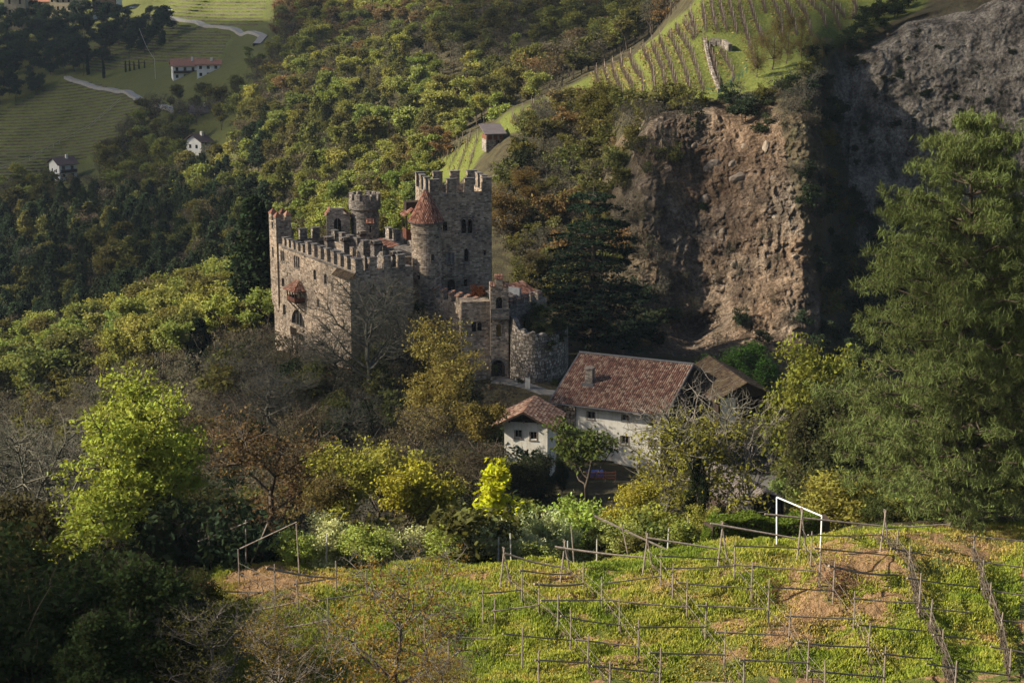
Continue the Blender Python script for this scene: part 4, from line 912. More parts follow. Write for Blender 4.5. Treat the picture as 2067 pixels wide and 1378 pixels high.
while n_ < 110:
    x_, y_ = g_.uniform(1560, 1860), g_.uniform(170, 640)
    if not inpoly(np.array([x_]), np.array([y_]), [(1575,200),(1680,120),(1680,300),(1740,400),(1860,420),(1860,640),(1690,640),(1640,520),(1600,360)])[0]: continue
    scrub(x_, y_, g_.uniform(2.6, 4.2), [SH[0], BS[0], BS[1]][n_ % 3], ['dark pine', 'grey', 'grey'][n_ % 3], 'ravine_shrub', '%s shrub in the dark ravine right of the cliff, %s part' % (['dark evergreen', 'grey leafless', 'grey leafless'][n_ % 3], 'upper' if y_ < 330 else 'middle' if y_ < 480 else 'lower'), 'shrubs of the dark ravine', 1.5); n_ += 1
for i in range(70):
    scrub(g_.uniform(1720, 2060), g_.uniform(60, 330), g_.uniform(.9, 1.9), SH[i % 3], 'dark pine', 'wall_shrub', 'small dark bush growing on the grey rock wall', 'small bushes dotted over the grey rock wall', 1.4)

# ------------------------------------------------------------------ buildings
class Frame:
    """a along the wall, b into the building, c up; c is absolute world z"""
    def __init__(s, o, ex):
        s.o = Vector((o[0], o[1], 0)); s.ex = Vector((ex[0], ex[1], 0)).normalized(); s.ey = Vector((-s.ex.y, s.ex.x, 0))
        s.rz = math.atan2(s.ex.y, s.ex.x)
    def p(s, a, b, c): return s.o + s.ex * a + s.ey * b + Vector((0, 0, c))
    def hit(s, px, py, b=0.0):
        kx, kz = ray(px, py); d = Vector((kx, 1, kz)); n = s.ey
        t = (s.o + s.ey * b).dot(n) / Vector((d.x, d.y, 0)).dot(n); q = d * t
        return (q - s.o).dot(s.ex), q.z
    def box(s, mb, a0, a1, b0, b1, c0, c1, m=0, taper=1.0):
        mb.box(s.p(a0, b0, c0), s.ex * (a1 - a0), s.ey * (b1 - b0), (0, 0, c1 - c0), m, taper)
    def pix(s, x0, y0, x1, y1, b=0.0):
        a0, c1 = s.hit(x0, y0, b); a1, c0 = s.hit(x1, y1, b); return a0, a1, c0, c1
def cz(px, py, Y): return float(W(px, py, Y).z)

def wall_face(mb, fr, a0, a1, c0, c1, b, holes, depth=0.3, m=0):
    """a wall face with openings; holes: (a0,a1,c0,c1,arched)"""
    hs = [h for h in holes if h[0] > a0 and h[1] < a1 and h[2] > c0 and h[3] < c1]
    A = sorted({a0, a1, *[h[0] for h in hs], *[h[1] for h in hs]}); C_ = sorted({c0, c1, *[h[2] for h in hs], *[h[3] for h in hs]})
    for i in range(len(A) - 1):
        for j in range(len(C_) - 1):
            ma = (A[i] + A[i + 1]) / 2; mc = (C_[j] + C_[j + 1]) / 2
            if any(h[0] < ma < h[1] and h[2] < mc < h[3] for h in hs): continue
            mb.poly([fr.p(A[i], b, C_[j]), fr.p(A[i + 1], b, C_[j]), fr.p(A[i + 1], b, C_[j + 1]), fr.p(A[i], b, C_[j + 1])], m)
    for h in hs:
        x0, x1, z0, z1 = h[:4]; B = b + depth
        mb.poly([fr.p(x0, b, z0), fr.p(x0, b, z1), fr.p(x0, B, z1), fr.p(x0, B, z0)], m)
        mb.poly([fr.p(x1, b, z1), fr.p(x1, b, z0), fr.p(x1, B, z0), fr.p(x1, B, z1)], m)
        mb.poly([fr.p(x0, b, z0), fr.p(x0, B, z0), fr.p(x1, B, z0), fr.p(x1, b, z0)], m)
        mb.poly([fr.p(x0, b, z1), fr.p(x1, b, z1), fr.p(x1, B, z1), fr.p(x0, B, z1)], m)
        if len(h) > 4 and h[4]:
            r = (x1 - x0) / 2; cx = (x0 + x1) / 2; zc = z1 - r
            for sgn in (-1, 1):
                arc = [fr.p(cx + sgn * r * math.cos(t), b, zc + r * math.sin(t)) for t in [i * math.pi / 2 / 6 for i in range(7)]]
                cr = fr.p(cx + sgn * r, b, z1)
                for i in range(6):
                    tri = [arc[i], cr, arc[i + 1]] if sgn > 0 else [arc[i + 1], cr, arc[i]]
                    mb.poly(tri, m)
                    q = [arc[i], arc[i + 1], arc[i + 1] + fr.ey * depth, arc[i] + fr.ey * depth]; mb.poly(q, m)

def window(root, fr, h, b, depth=0.3, glass='glass', frame='stone_grey', bars=0, surround=True, name='window', label=None):
    x0, x1, z0, z1 = h[:4]; B = b + depth * 0.72
    mb = MB(glass)
    mb.poly([fr.p(x0 - .02, B, z0 - .02), fr.p(x1 + .02, B, z0 - .02), fr.p(x1 + .02, B, z1 + .02), fr.p(x0 - .02, B, z1 + .02)])
    o = mb.build(name, root, root.location)
    if label: o['label'] = label
    fm = MB(frame); t = 0.10
    if surround:
        fr.box(fm, x0 - t, x0 - .004, b - .035, b + .06, z0 - t, z1 + .0)
        fr.box(fm, x1 + .004, x1 + t, b - .035, b + .06, z0 - t, z1 + .0)
        fr.box(fm, x0 - t - .05, x1 + t + .05, b - .075, b + .05, z0 - t - .09, z0 - t - .002)
    if bars:
        for k in range(1, bars + 1):
            a = x0 + (x1 - x0) * k / (bars + 1); fr.box(fm, a - .045, a + .045, B - .1, B - .01, z0, z1)
    if fm.f: fm.build('frame', o, root.location)
    return o

def merlon(root, fr, a0, a1, b0, b1, c0, c1, mat='stone', cap='cope', name='merlon', tile=False):
    mb = MB(mat, cap); fr.box(mb, a0, a1, b0, b1, c0 + .003, c1, 0)
    if tile:
        w = (b1 - b0); mb2 = mb
        for k in range(4):
            t = k / 4; aa0 = a0 - .12 + (a1 - a0 + .24) * t; aa1 = aa0 + (a1 - a0 + .24) / 4 * .86
            mb.poly([fr.p(aa0, b0 - .15, c1 + .02), fr.p(aa1, b0 - .15, c1 + .02), fr.p(aa1, b1 + .1, c1 + .42), fr.p(aa0, b1 + .1, c1 + .42)], 1)
            mb.poly([fr.p(aa0, b0 - .15, c1 - .06), fr.p(aa1, b0 - .15, c1 - .06), fr.p(aa1, b0 - .15, c1 + .02), fr.p(aa0, b0 - .15, c1 + .02)], 1)
        fr.box(mb, a0, a1, b0 + .1, b1, c1 + .003, c1 + .30, 0)
    else:
        fr.box(mb, a0 - .07, a1 + .07, b0 - .07, b1 + .07, c1 + .002, c1 + .13, 1)
    return mb.build(name, root, root.location)
def shell(mb, fr, a0, a1, b0, b1, c0, c1, m=0, front=False, top=True, left=True, right=True, back=True):
    if front: mb.poly([fr.p(a0, b0, c0), fr.p(a1, b0, c0), fr.p(a1, b0, c1), fr.p(a0, b0, c1)], m)
    if back: mb.poly([fr.p(a1, b1, c0), fr.p(a0, b1, c0), fr.p(a0, b1, c1), fr.p(a1, b1, c1)], m)
    if left: mb.poly([fr.p(a0, b1, c0), fr.p(a0, b0, c0), fr.p(a0, b0, c1), fr.p(a0, b1, c1)], m)
    if right: mb.poly([fr.p(a1, b0, c0), fr.p(a1, b1, c0), fr.p(a1, b1, c1), fr.p(a1, b0, c1)], m)
    if top: mb.poly([fr.p(a0, b0, c1), fr.p(a1, b0, c1), fr.p(a1, b1, c1), fr.p(a0, b1, c1)], m)

def tile_roof(mb, p0, u, v, nu, nv, m=0, amp=0.07, jit=0.02):
    """rows of half-round clay tiles over the quad p0,u,v (u along the eave, v up the slope)"""
    p0 = Vector(p0); u = Vector(u); v = Vector(v); n = u.cross(v).normalized()
    if n.z < 0: n = -n
    g = np.random.default_rng(int(abs(p0.x * 31 + p0.y * 7 + u.length * 100)))
    du = u / nu; dv = v / nv
    for j in range(nv):
        for i in range(nu):
            q = p0 + du * i + dv * j; l = float(g.uniform(0, jit)); s = float(g.uniform(-.03, .03))
            b = len(mb.v); e = 1.12
            lo = [q + du * (.02 + s) + n * .01, q + du * (.27 + s) + n * (amp + l), q + du * (.68 + s) + n * (amp + l), q + du * (.93 + s) + n * .01]
            hi = [k + dv * e - n * (.035 + l * .5) for k in lo]
            mb.v += [tuple(k) for k in lo + hi]
            for f in ((0, 1, 5, 4), (1, 2, 6, 5), (2, 3, 7, 6), (0, 3, 2, 1)):
                mb.f.append(tuple(b + k for k in f)); mb.m.append(m)

# ---------------- palace: the long block whose left wall catches the light
A_ = Vector((-18.65, 200.0, 0)); B_ = Vector((-31.6, 222.0, 0))
FP = Frame((B_.x, B_.y), (A_ - B_)); PL = (A_ - B_).length
FR_ = Frame((A_.x, A_.y), FP.ey)                       # the shadowed wall: a runs away from the corner, b into the palace
FR_.ey = -FP.ex
TOP = cz(717, 527, 200) - 1.35; PW = 7.7
palace = empty('castle_palace', (A_.x, A_.y, TOP - 17)); tag(palace, 'long battlemented stone palace block with a wooden balcony on its lit left wall', 'castle')
def c1(x, y): return 500 + x / 3.444, 320 + y / 3.444
def cbox(fr, x0, y0, x1, y1, org=(500, 320), s=3.444, arch=True, b=0.0):
    a0, a1, c0, c1_ = fr.pix(org[0] + x0 / s, org[1] + y0 / s, org[0] + x1 / s, org[1] + y1 / s, b); return (a0, a1, c0, c1_, arch)
Hl = [cbox(FP, *q) for q in [(229,636,239,715),(243,640,254,715),(322,670,333,758),(336,676,346,760),(350,682,361,762),(237,825,255,895),(246,1008,265,1092),(458,768,476,848),(532,798,549,878),(484,970,498,1038)]]
Hl += [cbox(FP, *q, arch=False) for q in [(207,1020,216,1070),(392,676,402,690),(273,790,280,815)]]
big_arch = cbox(FP, 300, 1030, 398, 1185)
Hr = [cbox(FR_, *q) for q in [(852,872,884,930),(980,900,1008,948)]] + [cbox(FR_, 985, 1130, 1060, 1310)]
# bottoms
mb = MB('stone', 'cope')
ZB = TOP - 19
wall_face(mb, FP, 0, PL, ZB, TOP, 0, Hl + [big_arch], 0.45)
wall_face(mb, FR_, 0, PW, ZB, TOP, 0, Hr, 0.45)
mb.poly([FP.p(0, PW, ZB), FP.p(0, 0, ZB), FP.p(0, 0, TOP), FP.p(0, PW, TOP)])
mb.poly([FP.p(PL, PW, ZB), FP.p(0, PW, ZB), FP.p(0, PW, TOP), FP.p(PL, PW, TOP)])
# parapet walk: inner faces and top of the outer walls, roof terrace lower
tw = 0.65; TL = TOP - 1.6
for (a0, a1, b0, b1) in ((0, PL, 0, tw), (0, PL, PW - tw, PW), (0, tw, tw, PW - tw), (PL - tw, PL, tw, PW - tw)):
    mb.poly([FP.p(a0, b0, TOP + .001), FP.p(a1, b0, TOP + .001), FP.p(a1, b1, TOP + .001), FP.p(a0, b1, TOP + .001)], 1)
for (x0, y0, x1, y1) in ((tw, tw, PL - tw, tw), (PL - tw, tw, PL - tw, PW - tw), (PL - tw, PW - tw, tw, PW - tw), (tw, PW - tw, tw, tw)):
    mb.poly([FP.p(x0, y0, TL), FP.p(x1, y1, TL), FP.p(x1, y1, TOP), FP.p(x0, y0, TOP)])
mb.poly([FP.p(tw, tw, TL), FP.p(PL - tw, tw, TL), FP.p(PL - tw, PW - tw, TL), FP.p(tw, PW - tw, TL)], 1)
# string course below the battlements
FP.box(mb, 3.2, PL, -0.12, -0.002, TOP - .28, TOP - .06, 1)
mb.build('wall', palace, palace.location)
for h in Hl[:10]: window(palace, FP, h, 0, 0.45)
for h in Hl[10:]: window(palace, FP, h, 0, 0.45, surround=False)
for h in Hr: window(palace, FR_, h, 0, 0.45, bars=1)
window(palace, FP, big_arch, 0, 0.45, bars=3, surround=False)
# merlons along the left wall (two sizes as in the picture) and the short side
a = 3.4
while a < PL - .9:
    small = a < 9.8
    w_, g_ = (0.70, 0.78) if small else (0.85, 1.08)
    merlon(palace, FP, a, a + w_, 0.0, 0.62, TOP, TOP + (0.95 if small else 1.5)); a += w_ + g_
for a in (0.0, 1.9, 3.8, 5.7): merlon(palace, FR_, a + .01, a + .95, 0.0, 0.6, TOP, TOP + 1.45)
for a in np.arange(3.2, PL - 3, 2.3): merlon(palace, FP, a, a + 1.0, PW - .6, PW, TOP, TOP + 1.3, 'stone_grey')
for b in (1.8, 3.8, 5.6): merlon(palace, FP, 0, 0.6, b, b + 1.0, TOP, TOP + 1.3, 'stone_grey')
# corner turret at the far left
mb = MB('stone', 'tile_red'); ct = cz(560, 443, 222); x0 = -0.25
FP.box(mb, x0, 2.1, -0.25, 1.9, TOP - 7.8, ct, 0)
for k in range(3): FP.box(mb, x0 + .15 * k + .1, 1.95 - .1 * k, -0.20 + .07 * k, 2.0, TOP - 8.2 - .4 * k, TOP - 7.81 - .4 * k, 0)
FP.box(mb, x0, x0 + .9, -0.25, .6, ct + .003, ct + .9); FP.box(mb, 1.3, 2.1, -0.25, .5, ct + .003, ct + .6); FP.box(mb, 1.3, 2.1, 1.2, 1.9, ct + .003, ct + .7); FP.box(mb, x0, x0 + .8, 1.2, 1.9, ct + .003, ct + .8)
tur = mb.build('corner_turret', palace, palace.location)
rm = MB('tile_red')
for (a0, a1, b0, b1, z) in ((x0, x0 + .9, -.25, .6, ct + .9), (1.3, 2.1, -.25, .5, ct + .6), (1.3, 2.1, 1.2, 1.9, ct + .7), (x0, x0 + .8, 1.2, 1.9, ct + .8)):
    c_ = FP.p((a0 + a1) / 2, (b0 + b1) / 2, z + .65); q = [FP.p(a0 - .1, b0 - .1, z + .01), FP.p(a1 + .1, b0 - .1, z + .01), FP.p(a1 + .1, b1 + .1, z + .01), FP.p(a0 - .1, b1 + .1, z + .01)]
    for k in range(4): rm.poly([q[k], q[(k + 1) % 4], c_])
rm.build('tile_cap', tur, palace.location)
for q in ((166,437,177,483),(170,613,181,685)):
    h = cbox(FP, *q, b=-.25); window(palace, FP, (h[0], h[1], h[2], h[3]), -.56, 0.42, surround=False)
# corner buttress tower near the camera with small tiled roof
h0 = FP.hit(684, 560)[0]; bt = cz(690, 566, 200)
mb = MB('stone', 'tile_red'); FP.box(mb, h0, PL - .004, -0.75, -.004, ZB, bt, 0)
bo = mb.build('buttress', palace, palace.location)
rm = MB('tile_moss'); tile_roof(rm, FP.p(h0 - .1, -.95, bt - .02), FP.ex * (PL - h0 + .1), FP.p(0, .95, .9) - FP.p(0, 0, 0), 18, 4)
rm.build('tile_roof', bo, palace.location)
h = cbox(FP, 593, 850, 612, 925, arch=False); window(palace, FP, h, -.18, 0.2, surround=True); h = cbox(FP, 614, 853, 630, 927, arch=False); window(palace, FP, h, -.18, 0.2, surround=True)
# wooden balcony (oriel)
a0, a1, c0, c1_ = cbox(FP, 340, 905, 458, 1042)[:4]; a1 = a0 + 2.55
ob = MB('darkwood', 'redwood')
D = 1.35
FP.box(ob, a0, a1, -D, -.004, c0 + .25, c0 + .45); FP.box(ob, a0 + .04, a1 - .04, -D - .04, -D + .02, c0 + .455, c0 + .95, 1)
FP.box(ob, a0 - .03, a0 + .02, -D, -.02, c0 + .455, c0 + .95, 1); FP.box(ob, a1 - .02, a1 + .03, -D, -.02, c0 + .455, c0 + .95, 1)
for t in (0, .34, .67, 1): x = a0 + (a1 - a0 - .12) * t; FP.box(ob, x, x + .12, -D - .05, -D + .09, c0 + .46, c1_)
FP.box(ob, a0, a0 + .12, -D * .5, -D * .5 + .1, c0 + .46, c1_); FP.box(ob, a1 - .12, a1, -D * .5, -D * .5 + .1, c0 + .46, c1_)
FP.box(ob, a0 - .05, a1 + .05, -D - .09, -.01, c1_ + .003, c1_ + .14)
for x in (a0 + .1, a1 - .3): ob.box(FP.p(x, -.02, c0 - 1.0), FP.ex * .2, FP.ey * -.16, FP.p(0, -D * .8, 1.2) - FP.p(0, 0, 0))
bal = ob.build('wooden_balcony', palace, palace.location)
rm = MB('tile_red'); e0 = c1_ + .16; ap = cz(622, 562, 203); rr = 1.0
q = [FP.p(a0 - .45, -D - .4, e0), FP.p(a1 + .45, -D - .4, e0), FP.p(a1 + .45, 0, e0), FP.p(a0 - .45, 0, e0)]
apx = FP.p((a0 + a1) / 2 + .4, -.35, e0 + 1.25); apl = FP.p((a0 + a1) / 2 - .4, -.35, e0 + 1.25)
for j in range(6):
    for i in range(11):
        t0, t1 = j / 6, (j + 1.1) / 6
        def P_(s, t): lo = q[0].lerp(q[1], s); hi = apl.lerp(apx, s); return lo.lerp(hi, min(t, 1))
        s0, s1 = i / 11 + .004, (i + .9) / 11
        rm.poly([P_(s0, t0) + Vector((0, 0, .07)), P_(s1, t0) + Vector((0, 0, .07)), P_(s1, t1), P_(s0, t1)])
for (u_, w_, x_) in ((q[3], q[0], apl), (q[1], q[2], apx)):
    for j in range(5):
        for i in range(6):
            s0, s1, t0, t1 = i / 6 + .01, (i + .9) / 6, j / 5, (j + 1.1) / 5
            f = lambda s, t: u_.lerp(w_, s).lerp(x_, min(t, .995))
            rm.poly([f(s0, t0) + Vector((0, 0, .06)), f(s1, t0) + Vector((0, 0, .06)), f(s1, t1), f(s0, t1)])
rm.poly([q[0], q[1], q[2], q[3]])
rm.build('tile_roof', bal, palace.location)
lb = MB('darkwood'); g0, g1, z0, z1 = cbox(FP, 345, 1185, 425, 1250)[:4]; g1 = g0 + 1.9
FP.box(lb, g0, g1, -1.0, -.004, z0 - .1, z0 + .08)
for k in range(9): x = g0 + (g1 - g0 - .06) * k / 8; FP.box(lb, x, x + .06, -1.0, -.93, z0 + .083, z0 + 1.0)
FP.box(lb, g0, g1, -1.03, -.93, z0 + 1.002, z0 + 1.08)
for x in (g0 + .1, g1 - .25): FP.box(lb, x, x + .14, -.9, -.76, z0 - 2.3, z0 - .105)
lb.build('lower_balcony', palace, palace.location)
# inner buildings behind the front battlements
cb = empty('castle_inner_house', FP.p(5, 12, TL - 5)); tag(cb, 'cluster of low stone and red tiled roofs inside the castle battlements', 'house')
mb = MB('stone_grey', 'cope', 'lead'); T2 = TOP - .9
FP.box(mb, 0.3, 15, PW + .01, 17, TOP - 14, T2, 0)
mb.build('wall', cb, cb.location)
for a in np.arange(0.4, 14.5, 2.2):
    merlon(cb, FP, a, a + 1.1, 16.4, 17, T2, T2 + 1.4, 'stone_grey')
rm = MB('tile_red'); 
tile_roof(rm, FP.p(8.2, 8.2, T2 + .2), FP.ex * 5.5, FP.ey * 3.6 + Vector((0, 0, 1.3)), 20, 9)
tile_roof(rm, FP.p(13.9, 1.6, TL + .3), FP.ex * 3.2, FP.ey * 3.0 + Vector((0, 0, 1.1)), 13, 8)
tile_roof(rm, FP.p(18.0, 3.2, TL + .3), FP.ex * 4.0, FP.ey * 3.2 + Vector((0, 0, 1.2)), 15, 8)
rm.build('tile_roof', cb, cb.location)
sm = MB('lead', 'stone_grey', 'paleglass')
FP.box(sm, 13.9, 17.1, 1.6, 4.6, TL + .004, TL + .28, 1); FP.box(sm, 18, 22, 3.2, 6.4, TL + .004, TL + .28, 1); FP.box(sm, 8.2, 13.7, 8.2, 11.8, T2 + .004, T2 + .18, 1)
FP.box(sm, 3.5, 7.5, 2.2, 6.6, TL + .004, TL + .9, 0)
sm.build('low_roof', cb, cb.location)
def chimney(fr, a, b, z0, z1, w=.7, par=cb, mat='stone_grey'):
    m_ = MB(mat, 'darkwood'); fr.box(m_, a, a + w, b, b + w, z0, z1); fr.box(m_, a - .09, a + w + .09, b - .09, b + w + .09, z1 + .003, z1 + .22, 1)
    for k in (0, 1): fr.box(m_, a + (w - .14) * k, a + (w - .14) * k + .14, b, b + w, z1 + .225, z1 + .5)
    fr.box(m_, a - .05, a + w + .05, b - .05, b + w + .05, z1 + .503, z1 + .60)
    return m_.build('chimney', par, par.location)
for a, b, z, w in ((11.8, 2.2, TOP + 1.6, .9), (18.9, 5.2, TOP + 1.9, 1.1), (21.5, 6.6, TOP + .8, .7), (9.5, 5.6, TOP + .9, .8), (6.2, 9.5, TOP + .9, .8)): chimney(FP, a, b, TL, z, w)
# curved stepped gable walls on the roof
gm = MB('stone_grey', 'cope')
for (a, b, w) in ((13.0, PW - 1.6, 2.0), (17.2, PW - .9, 2.2), (20.8, PW - 2.8, 2.2), (22.6, 1.8, 1.8)):
    pts = [FP.p(a + w * k / 8, b, TOP - .6 + 2.3 * math.sqrt(max(0, 1 - (1 - k / 8) ** 2))) for k in range(9)]
    for k in range(8):
        p, q_ = pts[k], pts[k + 1]; lo1 = Vector((p.x, p.y, TL)); lo2 = Vector((q_.x, q_.y, TL)); e = FP.ey * .45
        gm.poly([lo1, lo2, q_, p]); gm.poly([lo2 + e, lo1 + e, p + e, q_ + e]); gm.poly([p, q_, q_ + e, p + e], 1)
    p = pts[-1]; lo = Vector((p.x, p.y, TL)); gm.poly([lo, lo + FP.ey * .45, p + FP.ey * .45, p])
gm.build('curved_gable', cb, cb.location)
# chapel-like gabled wall
gy = 223.5; GF = Frame((W(660, 470, gy).x, gy), (1, .12)); gw = GF.hit(707, 470)[0]
g = empty('castle_gatehouse_gable', GF.p(gw / 2, .5, -44)); tag(g, 'small stone gable house with arched opening left of the round tower', 'gable house')
gz0, gz1 = cz(680, 500, gy) - 4, cz(683, 421, gy); mb = MB('stone_grey', 'tile_red')
hh = GF.pix(674, 441, 689, 468); wall_face(mb, GF, 0, gw, gz0, gz1 - .9, 0, [(*hh, True)], .5)
shell(mb, GF, 0, gw, 0, 3.0, gz0, gz1 - .9)
mb.build('wall', g, g.location); window(g, GF, hh, 0, .5, bars=1, surround=False)
mb = MB('stone_grey', 'tile_red'); GF.box(mb, .45, gw * .72, .0, .8, gz1 - .897, gz1)
mb.build('parapet', g, g.location)
rm = MB('tile_red'); tile_roof(rm, GF.p(gw * .72, 0, gz1 - .3), GF.ex * 0 + GF.ey * 2.6, GF.ex * (gw * .32) + Vector((0, 0, -.95)), 9, 5); tile_roof(rm, GF.p(-.2, 0, gz1 - 1.0), GF.ey * 2.6, GF.ex * .65 + Vector((0, 0, .9)), 9, 3)
rm.build('tile_roof', g, g.location)

# ---------------- round tower with battlemented collar
def ring_wall(mb, cx, cy, r0, r1, z0, z1, m=0, n=40, holes=None, a0=0, a1=2 * math.pi, closed=True):
    for k in range(n):
        t0 = a0 + (a1 - a0) * k / n; t1 = a0 + (a1 - a0) * (k + 1) / n
        p = lambda t, r, z: Vector((cx + r * math.cos(t), cy + r * math.sin(t), z))
        mb.poly([p(t0, r0, z0), p(t1, r0, z0), p(t1, r1, z1), p(t0, r1, z1)], m)
def arc_block(mb, cx, cy, ri, ro, z0, z1, t0, t1, m=0, n=3):
    p = lambda t, r, z: Vector((cx + r * math.cos(t), cy + r * math.sin(t), z))
    for k in range(n):
        a, b = t0 + (t1 - t0) * k / n, t0 + (t1 - t0) * (k + 1) / n
        mb.poly([p(a, ro, z0), p(b, ro, z0), p(b, ro, z1), p(a, ro, z1)], m); mb.poly([p(b, ri, z0), p(a, ri, z0), p(a, ri, z1), p(b, ri, z1)], m)
        mb.poly([p(a, ro, z1), p(b, ro, z1), p(b, ri, z1), p(a, ri, z1)], m); mb.poly([p(a, ri, z0), p(b, ri, z0), p(b, ro, z0), p(a, ro, z0)], m)
    mb.poly([p(t0, ri, z0), p(t0, ro, z0), p(t0, ro, z1), p(t0, ri, z1)], m); mb.poly([p(t1, ro, z0), p(t1, ri, z0), p(t1, ri, z1), p(t1, ro, z1)], m)
def uv_round(o, cx, cy, r, rel):
    me = o.data; uv = me.uv_layers[0].data
    for p in me.polygons:
        if abs(p.normal.z) > .8: continue
        ts = []
        for li in p.loop_indices:
            v = me.vertices[me.loops[li].vertex_index].co + rel; ts.append((li, math.atan2(v.y - cy, v.x - cx), v.z))
        mx = max(t[1] for t in ts)
        for li, t, z in ts:
            if mx - t > 4: t += 2 * math.pi
            uv[li].uv = (t * r, z)
RY = 225.5; rt = W(737.5, 480, RY); RR = 30.5 / FPX * RY * .985
rtow = empty('round_tower', (rt.x, RY, -46)); tag(rtow, 'round grey stone tower with a wider battlemented top', 'tower')
zt = cz(737, 391, RY); zc = cz(737, 420, RY); zb = cz(737, 437, RY)
mb = MB('stone_grey'); ring_wall(mb, rt.x, RY, RR * .93, RR * .93, -48, zb); ring_wall(mb, rt.x, RY, RR * .97, RR * .97, zb, zb + .22); ring_wall(mb, rt.x, RY, RR * .93, RR * .93, zb + .22, zc - .2); ring_wall(mb, rt.x, RY, RR * .93, RR * 1.08, zc - .2, zc)
ring_wall(mb, rt.x, RY, RR * 1.08, RR * 1.08, zc, zt - .75); ring_wall(mb, rt.x, RY, RR * .86, RR * .86, zc + .3, zt - .75)
ring_wall(mb, rt.x, RY, RR * 1.08, RR * .86, zt - .751, zt - .75); ring_wall(mb, rt.x, RY, .01, RR * .86, zc + .3, zc + .3)
o = mb.build('wall', rtow, rtow.location); uv_round(o, rt.x, RY, RR, rtow.location)
for k in range(11):
    t0 = 2 * math.pi * k / 11 + .1
    mb = MB('stone_grey'); arc_block(mb, rt.x, RY, RR * .86, RR * 1.085, zt - .747, zt + .1, t0, t0 + 2 * math.pi / 11 * .68, 0, 2)
    o = mb.build('merlon', rtow, rtow.location); uv_round(o, rt.x, RY, RR, rtow.location)
TF = Frame((rt.x - 3, RY - RR * .93), (1, 0))
h = cbox(TF, 846, 468, 860, 512, arch=False); window(rtow, TF, h, -.10, .12, surround=True)
rm = MB('tile_red'); a0, a1, c0, c1_ = cbox(TF, 824, 428, 882, 446)[:4]; tile_roof(rm, TF.p(a0, -.75, c0), TF.ex * (a1 - a0), TF.ey * .8 + Vector((0, 0, .5)), 6, 3); rm.build('small_tile_roof', rtow, rtow.location)

# ---------------- square keep
FK = Frame((-10.3, 212.0), (.961, .276)); KL, KD = 8.05, 8.0
KT = cz(875, 391, 212.3); keep = empty('square_keep', FK.p(4, 4, -46)); tag(keep, 'tall square stone keep with battlements and arched windows', 'tower')
def c2(x0, y0, x1, y1, arch=True, fr=FK, b=0.0): return cbox(fr, x0, y0, x1, y1, (800, 320), 2.871, arch, b)
Hk = [c2(377, 352, 405, 434), c2(414, 352, 441, 434), c2(394, 522, 418, 597), c2(297, 700, 342, 768)]
Hk += [c2(*q, arch=False) for q in [(291,545,309,606),(315,545,332,606),(506,534,521,560),(392,700,413,741),(270,367,296,420)]]
mb = MB('stone', 'cope'); wall_face(mb, FK, 0, KL, -52, KT, 0, Hk, .45)
mb.poly([FK.p(0, KD, -52), FK.p(0, 0, -52), FK.p(0, 0, KT), FK.p(0, KD, KT)]); mb.poly([FK.p(KL, 0, -52), FK.p(KL, KD, -52), FK.p(KL, KD, KT), FK.p(KL, 0, KT)]); mb.poly([FK.p(KL, KD, -52), FK.p(0, KD, -52), FK.p(0, KD, KT), FK.p(KL, KD, KT)])
t = .75; KF = KT - 1.3
for (a0, a1, b0, b1) in ((0, KL, 0, t), (0, KL, KD - t, KD), (0, t, t, KD - t), (KL - t, KL, t, KD - t)):
    mb.poly([FK.p(a0, b0, KT + .001), FK.p(a1, b0, KT + .001), FK.p(a1, b1, KT + .001), FK.p(a0, b1, KT + .001)], 1)
for (x0, y0, x1, y1) in ((t, t, KL - t, t), (KL - t, t, KL - t, KD - t), (KL - t, KD - t, t, KD - t), (t, KD - t, t, t)):
    mb.poly([FK.p(x0, y0, KF), FK.p(x1, y1, KF), FK.p(x1, y1, KT), FK.p(x0, y0, KT)])
mb.poly([FK.p(t, t, KF), FK.p(KL - t, t, KF), FK.p(KL - t, KD - t, KF), FK.p(t, KD - t, KF)], 1)
mb.build('wall', keep, keep.location)
for i, h in enumerate(Hk):
    pale = i in (4, 5); window(keep, FK, h, 0, .45, 'paleglass' if pale else 'glass', surround=i in (0, 1, 2, 4, 5), label='pale curtained window' if pale else None)
# arch hood above the double window
hm = MB('cope'); x0 = Hk[0][0]; x1 = Hk[1][1]; zc_ = Hk[0][3] - .3; r_ = (x1 - x0) / 2 + .22; cxh = (x0 + x1) / 2
for k in range(10):
    ta, tb = math.pi * k / 10, math.pi * (k + 1) / 10
    P = lambda t, r, b: FK.p(cxh + r * math.cos(t), b, zc_ + r * .62 * math.sin(t))
    hm.poly([P(ta, r_, -.08), P(tb, r_, -.08), P(tb, r_ - .16, -.08), P(ta, r_ - .16, -.08)][::-1]); hm.poly([P(ta, r_, -.08), P(tb, r_, -.08), P(tb, r_, 0), P(ta, r_, 0)])
hm.build('arch_hood', keep, keep.location)
mh = 1.68; mw = 1.22; gap = (KL - 4 * mw) / 3
for k in range(4):
    a = k * (mw + gap); merlon(keep, FK, a, a + mw, 0, .6, KT, KT + mh)
    merlon(keep, FK, a, a + mw, KD - .6, KD, KT, KT + mh)
for b in (2.25, 4.6):
    merlon(keep, FK, 0, .6, b, b + 1.2, KT, KT + mh); merlon(keep, FK, KL - .6, KL, b, b + 1.2, KT, KT + mh)
pm = MB('darkwood')
for (a, c) in ((2.0, KT - 2.2), (3.6, KT - 5.2), (6.1, KT - 5.3), (1.4, KT - 7.3), (4.8, KT - 7.6), (2.6, KT - 9.7), (7.0, KT - 3.4), (6.9, KT - 9.0), (1.1, KT - 4.7), (5.5, KT - 3.2)):
    FK.box(pm, a, a + .18, -.02, .03, c, c + .16)
pm.build('putlog_holes', keep, keep.location)
